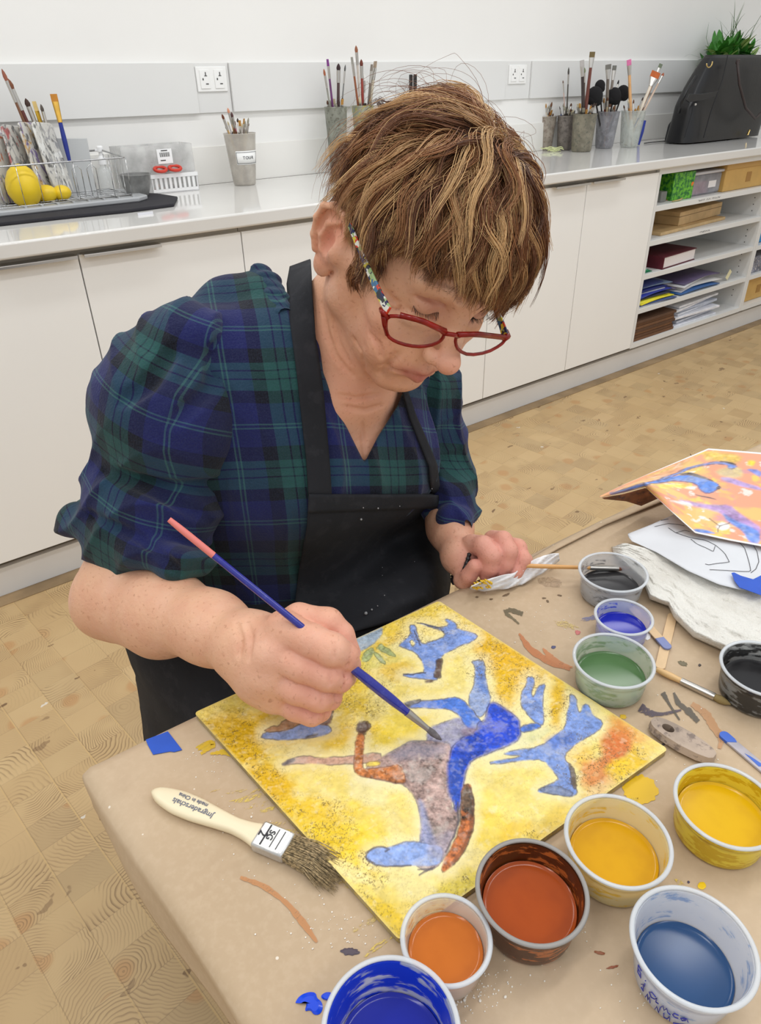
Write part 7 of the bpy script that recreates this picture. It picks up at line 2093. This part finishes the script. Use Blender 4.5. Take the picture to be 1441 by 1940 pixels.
# patterned temples
tp_ = NT('patterned_temple'); _c = tp_.coord(); _v = tp_.n('ShaderNodeTexVoronoi', feature='F1', distance='MANHATTAN'); _v.inputs['Scale'].default_value = 230.; tp_.set(_v.inputs['Vector'], _c)
_s = tp_.n('ShaderNodeSeparateColor'); tp_.set(_s.inputs[0], _v.outputs['Color'])
tp_.P('Base Color', tp_.ramp(_s.outputs[0], [(0, S(30, 34, 80)), (.2, S(226, 226, 216)), (.38, S(60, 110, 150)), (.5, S(206, 60, 36)), (.62, S(214, 196, 60)), (.74, S(40, 44, 56)), (.88, S(150, 176, 120))], 'CONSTANT')); tp_.P('Roughness', .2)
def temple(path, nm, hgt_=.0043, lift=0.0):
    pts = np.array([hp(x, y, yh) - PO + MX[:, 2] * lift for x, y, yh in path]); tt_ = np.linspace(0, 1, 24); s_ = np.linspace(0, 1, len(pts))
    P = np.stack([np.interp(tt_, s_, pts[:, k]) for k in range(3)], 1)
    hw = np.interp(tt_, [0, .15, .5, 1], [hgt_, hgt_, hgt_ * .85, hgt_ * .55])
    up = HR[:, 2] * .97; side = HR[:, 0]
    a = MB(); V = []
    for p, w_ in zip(P, hw):
        for (u_, s2) in ((w_, .0011), (w_, -.0011), (-w_, -.0011), (-w_, .0011)): V.append(p + up * u_ + side * s2)
    Fc = [(i * 4 + j, i * 4 + (j + 1) % 4, (i + 1) * 4 + (j + 1) % 4, (i + 1) * 4 + j) for i in range(23) for j in range(4)] + [(3, 2, 1, 0), (92, 93, 94, 95)]
    a.add(V, Fc); return a.build(nm, tp_.mat, gl, bevel=.0006)
temple([(736, 597, .092), (722, 572, .076), (706, 538, .056), (686, 492, .030), (663, 436, .004)], 'temple', lift=.012)
temple([(957, 637, .100), (950, 615, .088), (941, 592, .074), (932, 570, .050)], 'temple')
a = MB()
a.tube([gpt(733, 600), hp(727, 596, .095) - PO, hp(722, 588, .086) - PO], [.0040, .0044, .0036], 8, flat=.6); a.tube([gpt(733, 634), gpt(728, 615), hp(727, 598, .095) - PO], [.002, .0022, .003], 8)
a.build('hinge_corner', m_redf, gl, angle=180)
a = MB(); a.tube([gpt(955, 641), hp(961, 637, .101) - PO, hp(958, 628, .094) - PO], [.0032, .0034, .003], 8)
a.build('hinge_corner', m_redf, gl, angle=180)

# ================================================================== things she holds
# long blue brush, pink end
b0, b1 = at(320, 984, .590), onz(836, 1402, BZ + .002)
dv = (b1 - b0); LB_ = np.linalg.norm(dv); dv /= LB_
e = empty('paint_brush', tuple(b0), label='long blue brush with pink painted end held in her right hand', cat='paint brush')
tt_ = np.linspace(0, 1, 26)
def hb_r(f): return np.interp(f, [0, .04, .3, .55, .72, .82, .85], [.0022, .0028, .0029, .0033, .0050, .0047, .0036])
fe = [0, .02, .06, .125]; a = MB(); a.tube([dv * LB_ * x for x in np.linspace(0, .148, 6)], [hb_r(x) * 1.08 for x in np.linspace(0, .148, 6)], 12); a.build('pink_end', mat('pink_paint', S(226, 128, 120), .45), e, angle=60)
a = MB(); a.tube([dv * LB_ * x for x in np.linspace(.146, .865, 24)], [hb_r(x) for x in np.linspace(.146, .865, 24)], 14); a.build('handle', mat('glossy_blue_wood', S(30, 36, 140), .22, coat=.6, dirt=S(90, 96, 180), dirt_amt=.25, scale=20), e, angle=60)
a = MB(); a.tube([dv * LB_ * x for x in (.86, .89, .93, .945)], [.0041, .0036, .0028, .0026], 14); a.build('ferrule', mat('dull_ferrule', S(176, 170, 162), .35, .8, dirt=S(120, 112, 104), dirt_amt=.5), e, angle=60)
a = MB(); a.tube([dv * LB_ * x for x in (.94, .965, .985, 1.0)], [.0026, .0034, .0024, .0006], 10); a.build('bristles', mat('grey_bristle', S(116, 110, 112), .8, vary=.3, scale=200), e, angle=60)
# small wooden brush in the left hand
c0_, c1_ = at(936, 1070, .868), at(1195, 1078, .875)
brush(c0_, c1_, .0029, (212, 160, 98), (112, 64, 44), 'round', 'thin natural wood brush with brown tip held in her left hand', None, blen=.016, flen=.036)
# crumpled tissue under the left hand
m_tissue = mat('white_tissue', S(234, 232, 232), .8, vary=.05, scale=30, bump=.3, bscale=90)
G = np.zeros((30, 12, 3)); up_ = [(893, 1111), (930, 1095), (975, 1085), (1000, 1066), (1030, 1052), (1058, 1048)]; lo_ = [(889, 1116), (915, 1121), (960, 1116), (990, 1107), (1030, 1085), (1060, 1062)]
ux, uy = np.interp(np.linspace(0, 5, 30), range(6), [p[0] for p in up_]), np.interp(np.linspace(0, 5, 30), range(6), [p[1] for p in up_])
lx_, ly_ = np.interp(np.linspace(0, 5, 30), range(6), [p[0] for p in lo_]), np.interp(np.linspace(0, 5, 30), range(6), [p[1] for p in lo_])
for i in range(30):
    for j in range(12):
        s_ = j / 11; z = TZ + .003 + .022 * (1 - s_) ** .8 + .003 * math.sin(i * 1.1 + j * .9) * math.sin(j * .5)
        G[i, j] = onz(ux[i] * (1 - s_) + lx_[i] * s_, uy[i] * (1 - s_) + ly_[i] * s_, z)
a = MB(); c_ = G.mean((0, 1)); a.grid(G - c_); o = a.build('tissue', m_tissue, solid=.0008, angle=180); o.location = tuple(c_)
tag(o, 'crumpled white tissue with yellow paint under her left hand', 'tissue')
a = MB(); rg = np.random.default_rng(9)
for k in range(26):
    x, y = rg.uniform(895, 930), 0; t_ = (x - 895) / 35; y = 1117 - t_ * 4 - rg.uniform(0, 8 + 10 * math.sin(t_ * 3))
    p = onz(x, y, TZ + .012 + (1117 - y) * .0009) - c_; a.sphere(p, (.0014, .003, .0012), 6)
a.build('yellow_smear', mat('yellow_paint', S(226, 186, 48), .5), o, angle=180)
# ================================================================== cloth, papers and tools on the table
def ipl(Pn, n):
    Pn = np.array(Pn, float); L = np.concatenate([[0], np.cumsum(np.hypot(*np.diff(Pn[:, :2], axis=0).T))]); L /= L[-1]; s_ = np.linspace(0, 1, n)
    return [np.interp(s_, L, Pn[:, k]) for k in range(Pn.shape[1])]
def surface(upper, lower, nu, nv, hf=None):
    """grid between two picture lines (x, y, z above the table)"""
    A_, B_ = ipl(upper, nu), ipl(lower, nu); G = np.zeros((nu, nv, 3)); Q_ = np.zeros((nu, nv, 2))
    for i in range(nu):
        for j in range(nv):
            s_ = j / (nv - 1); x, y, z = [A_[k][i] * (1 - s_) + B_[k][i] * s_ for k in range(3)]
            if hf is not None: z = z + hf(i / (nu - 1), s_)
            G[i, j] = onz(x, y, TZ + z); Q_[i, j] = (x, y)
    return G, Q_
# white terry towel
nt = fbm((90, 60), 7, 5); nt2 = fbm((90, 60), 24, 6)
def hft(a, b):
    e_ = min(1, min(a, 1 - a * .0) / .05, (1 - b) / .10, 1) if b > .5 else min(1, a / .05)
    e_ = max(0, e_) ** .5
    return e_ * (.013 + .007 * nt[min(89, int(a * 89)), min(59, int(b * 59))] + .003 * nt2[min(89, int(a * 89)), min(59, int(b * 59))]) + .001
G, Q_ = surface([(1158, 1036, 0), (1190, 1030, 0), (1240, 1042, 0), (1300, 1072, 0), (1360, 1100, 0), (1420, 1116, 0), (1500, 1120, 0)],
                [(1160, 1046, 0), (1218, 1104, 0), (1230, 1136, 0), (1266, 1149, 0), (1276, 1172, 0), (1313, 1208, 0), (1362, 1230, 0), (1400, 1250, 0), (1500, 1262, 0)], 90, 60, hft)
c_ = G.mean((0, 1)); c_[2] = TZ; a = MB(); a.grid(G - c_)
tw = NT('terry_cloth'); _c = tw.coord(); tw.P('Base Color', tw.mix(tw.sstep(tw.noise(_c, 18, 4), .4, .75), S(240, 237, 228), S(224, 219, 208))); tw.P('Roughness', .95); tw.P('Sheen Weight', .4)
tw.bump(tw.m('ADD', tw.noise(_c, 480, 3, .7), tw.m('MULTIPLY', tw.noise(_c, 60, 3), 1.5)), .9, .0025)
o = a.build('towel', tw.mat, solid=.003, angle=180); o.location = tuple(c_); tag(o, 'thick off white terry towel lying beside the paint cups', 'towel')
# tracing paper with ink drawing, folded over at the left
m_trace = mat('tracing_paper', S(226, 228, 232), .45, alpha=.86, vary=.03, scale=20)
G, Q_ = surface([(1189, 1011, .016), (1232, 994, .020), (1282, 972, .020), (1340, 960, .018), (1480, 960, .016)],
                [(1189, 1015, .020), (1196, 1025, .021), (1243, 1046, .024), (1302, 1081, .027), (1361, 1107, .028), (1402, 1117, .028), (1480, 1122, .028)], 50, 24, lambda a_, b_: .002 * math.sin(a_ * 9 + b_ * 4))
c_ = G.mean((0, 1)); c_[2] = TZ; a = MB(); a.grid(G - c_); tp = a.build('tracing_paper', m_trace, solid=.0003, angle=180); tp.location = tuple(c_)
tag(tp, 'white tracing paper with a line drawing between towel and bright painted sheet', 'paper')
def on_surf(x, y, G_, Q2, lift=.0006):
    d = (Q2[..., 0] - x) ** 2 + (Q2[..., 1] - y) ** 2; k = np.unravel_index(d.argmin(), d.shape); return onz(x, y, G_[k][2] + lift)
zz6 = lambda P: [(1100 + x / 4.226, 820 + y / 4.226) for x, y in P]
a = MB()
for ln in ([(590, 750), (700, 725), (790, 735), (830, 745)], [(640, 700), (700, 690)], [(700, 760), (760, 800), (880, 840), (1000, 860), (1080, 900), (1150, 960), (1190, 1035), (1090, 1045), (1000, 1060), (995, 1050)], [(880, 850), (930, 890), (1000, 920), (1060, 950), (1075, 905)],
           [(1260, 870), (1310, 920), (1330, 980), (1350, 1050), (1360, 1110), (1300, 1110), (1150, 1100), (1030, 1095)], [(1380, 900), (1410, 950), (1425, 1030), (1400, 1090), (1360, 1120)], [(760, 800), (830, 780), (870, 790)]):
    P = ipl(zz6(ln), 24); a.tube([on_surf(x, y, G, Q_) - c_ for x, y in zip(*P)], .00035, 4)
a.build('ink_lines', mat('ink', S(62, 60, 62), .6), tp, angle=180)
o = tape([(1385, 1086), (1390, 1085), (1402, 1091), (1426, 1098), (1446, 1088), (1452, 1128), (1441, 1128), (1400, 1113), (1391, 1101)], TZ + .0300, 'blue masking tape holding the tracing paper at the right edge')

# painted sheet of paper, curled up at its left corner
G, Q_ = surface([(1135, 941, .052), (1180, 919, .062), (1240, 893, .066), (1341, 850, .060), (1380, 853, .050), (1441, 858, .040), (1500, 862, .034)],
                [(1136, 942, .052), (1180, 933, .054), (1222, 922, .056), (1275, 973, .042), (1316, 1010, .030), (1380, 1024, .029), (1500, 1046, .028)], 170, 150, lambda a_, b_: .006 * math.sin(b_ * 3.1) * math.sin(a_ * 4.0))
sv = (base, X, Y, Xw, Yw, sh, n_mid, n_fine, n_hf, n_mid2, n_fine2)
sh = (170, 150); X, Y = Q_[..., 0], Q_[..., 1]; n_mid, n_fine, n_hf, n_mid2, n_fine2 = fbm(sh, 8, 1), fbm(sh, 26, 2), fbm(sh, 60, 3, 2), fbm(sh, 9, 4), fbm(sh, 30, 5, 2)
wob_ = (fbm(sh, 10, 6) - .5) * 8; Xw, Yw = X + wob_, Y + wob_ * .6
base = A(238, 160, 126) + 0 * X[..., None]
blend(sst(fbm(sh, 6, 31), .52, .66) * .8, A(240, 196, 110)); blend(sst(fbm(sh, 11, 32), .62, .72) * .7, A(244, 214, 90)); blend(sst(fbm(sh, 14, 33), .66, .74) * .8, A(240, 232, 224)); blend(sst(fbm(sh, 9, 34), .64, .74) * .5, A(190, 140, 170))
def sp(P, c, e_=None, **k): shape(zz6(P), c, edge=e_, **k)
sp([(150, 512), (520, 440), (700, 400), (640, 380), (1020, 130), (900, 180)], (214, 170, 110), soft=4, alpha=.6)
sp([(1000, 150), (1300, 180), (1260, 260), (1100, 230), (980, 220)], (222, 186, 90), soft=5)
sp([(1060, 300), (1250, 270), (1310, 310), (1270, 370), (1110, 350)], (196, 186, 130), soft=4, alpha=.8)
sp([(180, 505), (400, 430), (560, 390), (760, 340), (900, 340), (1040, 380), (1110, 420), (1080, 470), (1010, 495), (950, 460), (925, 410), (800, 390), (600, 400), (420, 450)], (92, 134, 214), (70, 60, 80), ew=1)
sp([(760, 330), (860, 320), (960, 340), (1080, 395), (960, 365), (860, 340)], (80, 66, 66), soft=1)
sp([(600, 380), (800, 300), (1000, 245), (1120, 232), (1260, 265), (1230, 300), (1180, 290), (1180, 262), (1080, 250), (940, 275), (760, 335), (620, 390)], (110, 140, 210), (90, 80, 90), ew=1)
sp([(1090, 228), (1200, 236), (1260, 265), (1180, 250)], (74, 66, 70), soft=1)
sp([(760, 530), (920, 560), (1060, 580), (1180, 570), (1260, 640), (1390, 730), (1441, 760), (1441, 890), (1350, 890), (1310, 800), (1220, 730), (1130, 650), (1000, 610), (820, 570)], (176, 140, 196), soft=3)
sp([(1130, 640), (1220, 700), (1330, 740), (1441, 800), (1430, 890), (1350, 880), (1300, 790), (1180, 720)], (100, 136, 214), soft=3)
sp([(1110, 360), (1200, 360), (1330, 410), (1441, 440), (1441, 470), (1300, 440), (1140, 385)], (176, 150, 200), soft=2)
sp([(1320, 290), (1441, 300), (1441, 360), (1380, 330)], (120, 130, 200), soft=2)
sp([(900, 770), (990, 780), (1100, 815), (1000, 812), (920, 800)], (100, 140, 220), soft=2)
sp([(620, 420), (800, 410), (900, 430), (860, 450), (660, 445)], (244, 214, 96), soft=4); sp([(700, 540), (860, 555), (900, 590), (780, 570)], (246, 236, 230), soft=3); sp([(820, 440), (940, 430), (900, 460)], (246, 240, 232), soft=3)
sp([(1340, 220), (1400, 230), (1380, 270), (1320, 260)], (246, 206, 60), soft=3); sp([(940, 670), (1010, 680), (980, 700)], (248, 244, 240), soft=2); sp([(1110, 720), (1210, 740), (1150, 790), (1080, 770)], (248, 240, 232), soft=3)
sp([(1085, 425), (1115, 425), (1110, 460), (1080, 450)], (70, 54, 70), soft=1); sp([(915, 495), (1060, 525), (1090, 540), (920, 505)], (90, 84, 90), soft=1)
blend((1 - sst(line_dist(Xw, Yw, zz6([(1030, 690), (1110, 750), (1100, 800)])), .5, 1.6)) * .7, A(60, 50, 60)); blend((1 - sst(line_dist(Xw, Yw, zz6([(1110, 750), (1200, 730)])), .5, 1.6)) * .7, A(60, 50, 60))
ei = np.minimum(np.arange(150), 149 - np.arange(150))[None] + np.zeros(sh); blend((ei < 2.5).astype(float), A(240, 236, 232))
pc2 = np.clip(base, 0, 1); (base, X, Y, Xw, Yw, sh, n_mid, n_fine, n_hf, n_mid2, n_fine2) = sv
c_ = G.mean((0, 1)); c_[2] = TZ; idx = np.arange(170 * 150).reshape(170, 150)
Fq = np.stack([idx[:-1, :-1], idx[:-1, 1:], idx[1:, 1:], idx[1:, :-1]], -1).reshape(-1, 4)[:, ::-1]
tq = NT('painted_paper'); tq.P('Base Color', tq.attr('Col')); tq.P('Roughness', .35)
o = np_mesh('painted_sheet', G.reshape(-1, 3) - c_, Fq, tq.mat, None, col=pc2.reshape(-1, 3)); o.location = tuple(c_)
md = o.modifiers.new('thickness', 'SOLIDIFY'); md.thickness = .0006; md.offset = -1
tag(o, 'orange, blue and purple painted sheet with a lifted corner at the back right', 'painting')
G2, _ = surface([(1140, 943, .050), (1180, 936, .051), (1223, 924, .053), (1256, 938, .048)], [(1144, 945, .046), (1185, 949, .030), (1214, 958, .014), (1252, 941, .030)], 20, 8)
a = MB(); a.grid(G2 - c_); a.build('curled_underside', mat('underside_paint', S(138, 84, 52), .6, vary=.5, scale=40, dirt=S(54, 36, 50), dirt_amt=.8), o, solid=.0006, angle=180)

# ---- wooden sticks, brushes and tools
def stick_thing(name, p0, p1, wpx, z, th, m, lab, cat, group=None, rounded=True):
    """flat lolly stick between two picture points"""
    A0, A1 = onz(*p0, z), onz(*p1, z); L = np.linalg.norm(A1 - A0); ang = math.atan2(A1[1] - A0[1], A1[0] - A0[0])
    dep = -((A0 - CAM) @ MX)[2]; w_ = wpx / F_PX * dep / 2
    poly = [(w_ * math.cos(q) * .9, w_ * math.sin(q)) for q in np.linspace(math.pi / 2, 3 * math.pi / 2, 9)] + [(L + w_ * .9 * math.cos(q), w_ * math.sin(q)) for q in np.linspace(-math.pi / 2, math.pi / 2, 9)]
    a = MB(); a.prism(poly, 0, th); o = a.build(name, m, bevel=.0004); o.location = tuple(A0); o.rotation_euler = (0, 0, ang)
    tag(o, lab, cat, group); return o, L, w_
m_stick = mat('birch_stick', S(222, 190, 148), .6, vary=.06, scale=60)
stick_thing('craft_stick', (1273, 1168), (1250, 1263), 17, TZ + .0006, .0016, m_stick, 'bare wooden craft stick lying under the blue tipped stick', 'stick', 'wooden craft sticks')
o, L, w_ = stick_thing('craft_stick', (1196, 1152), (1262, 1226), 16, TZ + .0026, .0016, m_stick, 'wooden craft stick with a grey blue paint tip beside the small blue cup', 'stick', 'wooden craft sticks')
a = MB(); poly = [(L * .80, -w_ * 1.04), (L * .80, w_ * 1.04)] + [(L + w_ * .95 * math.cos(q), w_ * 1.04 * math.sin(q)) for q in np.linspace(math.pi / 2, -math.pi / 2, 9)]
a.prism(poly, -.0002, .0022); a.build('painted_tip', mat('grey_blue_paint', S(122, 132, 178), .4), o, bevel=.0004)
o, L, w_ = stick_thing('craft_stick', (1371, 1396), (1470, 1480), 19, TZ + .0006, .0024, mat('paint_grey_stick', S(176, 170, 176), .5, vary=.2, scale=40), 'craft stick coated in blue and grey paint at the right edge', 'stick', 'wooden craft sticks')
a = MB(); a.prism([(w_ * .9 * math.cos(q), w_ * 1.03 * math.sin(q)) for q in np.linspace(math.pi / 2, 3 * math.pi / 2, 9)] + [(L * .12, -w_ * 1.0), (L * .2, w_ * .6), (L * .14, w_ * 1.0)], -.0001, .0028)
a.prism([(L * .42, -w_ * .3), (L * .70, -w_ * .5), (L * .74, w_ * .6), (L * .5, w_ * .1)], .002, .0027)
a.build('blue_paint', mat('stick_blue', S(66, 104, 196), .4), o)
smear(1226, 1203, 14, 20, 15, (238, 236, 236), seed=81, jag=.15)
# brush with natural handle lying by the sticks
brush(onz(1243, 1268, TZ + .0045), onz(1384, 1335, TZ + .0038), .0038, (216, 178, 124), (140, 120, 76), 'round', 'natural wood brush lying on the paper near the craft sticks', None, blen=.016, flen=.034, bw=.004)
# wooden tool with a hole, smudged
P0 = onz(1230, 1376, TZ); P1 = onz(1350, 1447, TZ); L = np.linalg.norm(P1 - P0); an = math.atan2(P1[1] - P0[1], P1[0] - P0[0])
e = empty('wooden_scraper', (P0[0], P0[1], TZ + .0006), label='grey smudged wooden tool handle with a round hole beside the board', cat='tool'); e.rotation_euler = (0, 0, an)
half = [(0, .0035), (.04, .0075), (.12, .0108), (.3, .0130), (.55, .0135), (.8, .0115), (.95, .0080), (1.0, .004)]
up_ = [(t_ * L, w_) for t_, w_ in half]; n_ = 22
tws = np.linspace(0, 1, n_); wv = np.interp(tws, [h_[0] for h_ in half], [h_[1] for h_ in half])
hx, hr = .27 * L, .0045
a = MB(); sec = 16
V = []; Fc = []
# outline ring and hole ring bridged, top and bottom
out = [(t_ * L, w_) for t_, w_ in zip(tws, wv)] + [(t_ * L, -w_) for t_, w_ in zip(tws[::-1], wv[::-1])]
out = np.array(out); ang_ = np.unwrap(np.arctan2(out[:, 1], out[:, 0] - hx)); m_ = len(out)
inn = np.stack([hx + hr * 1.3 * np.cos(ang_), hr * np.sin(ang_)], 1)
def ringv(P, z): return [(p[0], p[1], z) for p in P]
oi = hx * 0 + 1
mid_o = out * np.array([1, .82]) * .98 + np.array([L * .01, 0])
a.add(ringv(inn, .0012) + ringv(out, .0035) + ringv(mid_o, .0100) + ringv(inn, .0104), [(k * m_ + i, k * m_ + (i + 1) % m_, ((k + 1) % 4) * m_ + (i + 1) % m_, ((k + 1) % 4) * m_ + i) for k in range(4) for i in range(m_)])
a.build('tool_body', mat('smudged_wood', S(170, 152, 136), .6, vary=.3, scale=30, dirt=S(96, 84, 80), dirt_amt=.7), e, angle=50)
# flat hog brush in the foreground
E0, E1 = onz(288, 1500, TZ + .006), onz(548, 1608, TZ + .006); L = np.linalg.norm(E1 - E0); dx_ = (E1 - E0) / L; dx_[2] = 0; dy_ = np.cross([0, 0, 1.0], dx_)
e = empty('flat_brush', (E0[0], E0[1], TZ + .0008), label='cream handled flat hog bristle brush lying at the lower left of the board', cat='paint brush'); e.rotation_euler = (0, 0, math.atan2(dx_[1], dx_[0]))
prof = [(0, .0015), (.02, .004), (.08, .0078), (.20, .0110), (.34, .0108), (.50, .0082), (.62, .0066), (.72, .0080), (.80, .0112)]
tw_ = np.linspace(0, .80, 34); wv = np.interp(tw_, [p[0] for p in prof], [p[1] for p in prof]); wv[1:-1] = (wv[:-2] + wv[1:-1] + wv[2:]) / 3
a = MB(); G = np.zeros((34, 17, 3))
for i in range(34):
    for j in range(17):
        q = 2 * math.pi * j / 16; cx_ = math.copysign(abs(math.cos(q)) ** .55, math.cos(q)); sy_ = math.copysign(abs(math.sin(q)) ** .8, math.sin(q))
        G[i, j] = (tw_[i] * L, wv[i] * cx_, .0055 + min(.0050, wv[i]) * sy_)
a.grid(G); b = len(a.v); a.v += [(0, 0, .0055), (.8 * L, 0, .0055)]; a.f += [(b, j, j + 1) for j in range(16)] + [(b + 1, 33 * 17 + j + 1, 33 * 17 + j) for j in range(16)]
fh = a.build('handle', mat('cream_lacquer', S(236, 222, 188), .35, vary=.03, scale=20, spec=.5), e, angle=60)
a = MB(); a.box2((.785 * L, -.0118, .0002), (L, .0118, .0112)); ff = a.build('ferrule', mat('tin_ferrule', S(214, 214, 212), .3, .7, dirt=S(150, 150, 150), dirt_amt=.3), e, bevel=.0022)
a = MB(); a.box2((.805 * L, -.0105, .0112), (.97 * L, .0100, .01145)); fl2 = a.build('printed_plate', mat('white_print', S(236, 236, 232), .5), ff)
m_blk = mat('black_print', S(50, 50, 54), .6)
I2 = np.array([[-1, 0, 0], [0, -1, 0], [0, 0, 1.]])
text_mesh('size_mark', '2', .011, m_blk, fl2, (.825 * L, 0, .0118), M3=np.array([[0, 1, 0], [-1, 0, 0], [0, 0, 1.]]))
text_mesh('brand_mark', 'SG', .0075, m_blk, fl2, (.873 * L, .001, .0118), M3=np.array([[0, 1, 0], [-1, 0, 0], [0, 0, 1.]]))
a = MB(); a.box((.845 * L, 0, .0117), (.0012, .019, .0003)); a.box((.905 * L, .0, .0117), (.0006, .017, .0003)); a.box((.945 * L, .0, .0117), (.0006, .017, .0003)); a.build('plate_lines', m_blk, fl2)
m_inkb = mat('grey_blue_print', S(112, 118, 136), .6)
text_mesh('lettering', 'made in China', .0052, m_inkb, fh, (.30 * L, .0046, .0108), M3=I2, depth=.0002)
text_mesh('lettering', 'Jmgraderschals', .0070, m_inkb, fh, (.33 * L, -.0022, .0108), M3=I2, depth=.0002)
a = MB(); rg = np.random.default_rng(4)
for k in range(420):
    y0 = rg.uniform(-.0108, .0108); z0 = rg.uniform(.0015, .0100); bl = rg.uniform(.034, .052); sp_ = y0 * rg.uniform(.1, .6) + rg.normal(0, .0022)
    a.tube([(L - .001, y0, z0), (L + bl * .5, y0 + sp_ * .35, z0 + rg.normal(0, .0006)), (L + bl, y0 + sp_ + rg.normal(0, .001) - .003, max(.0008, z0 * .4 + rg.uniform(0, .002)))], [.00038, .00034, .00010], 4)
a.build('bristles', mat('hog_bristle', S(172, 150, 112), .6, vary=.7, scale=400), e, angle=180)
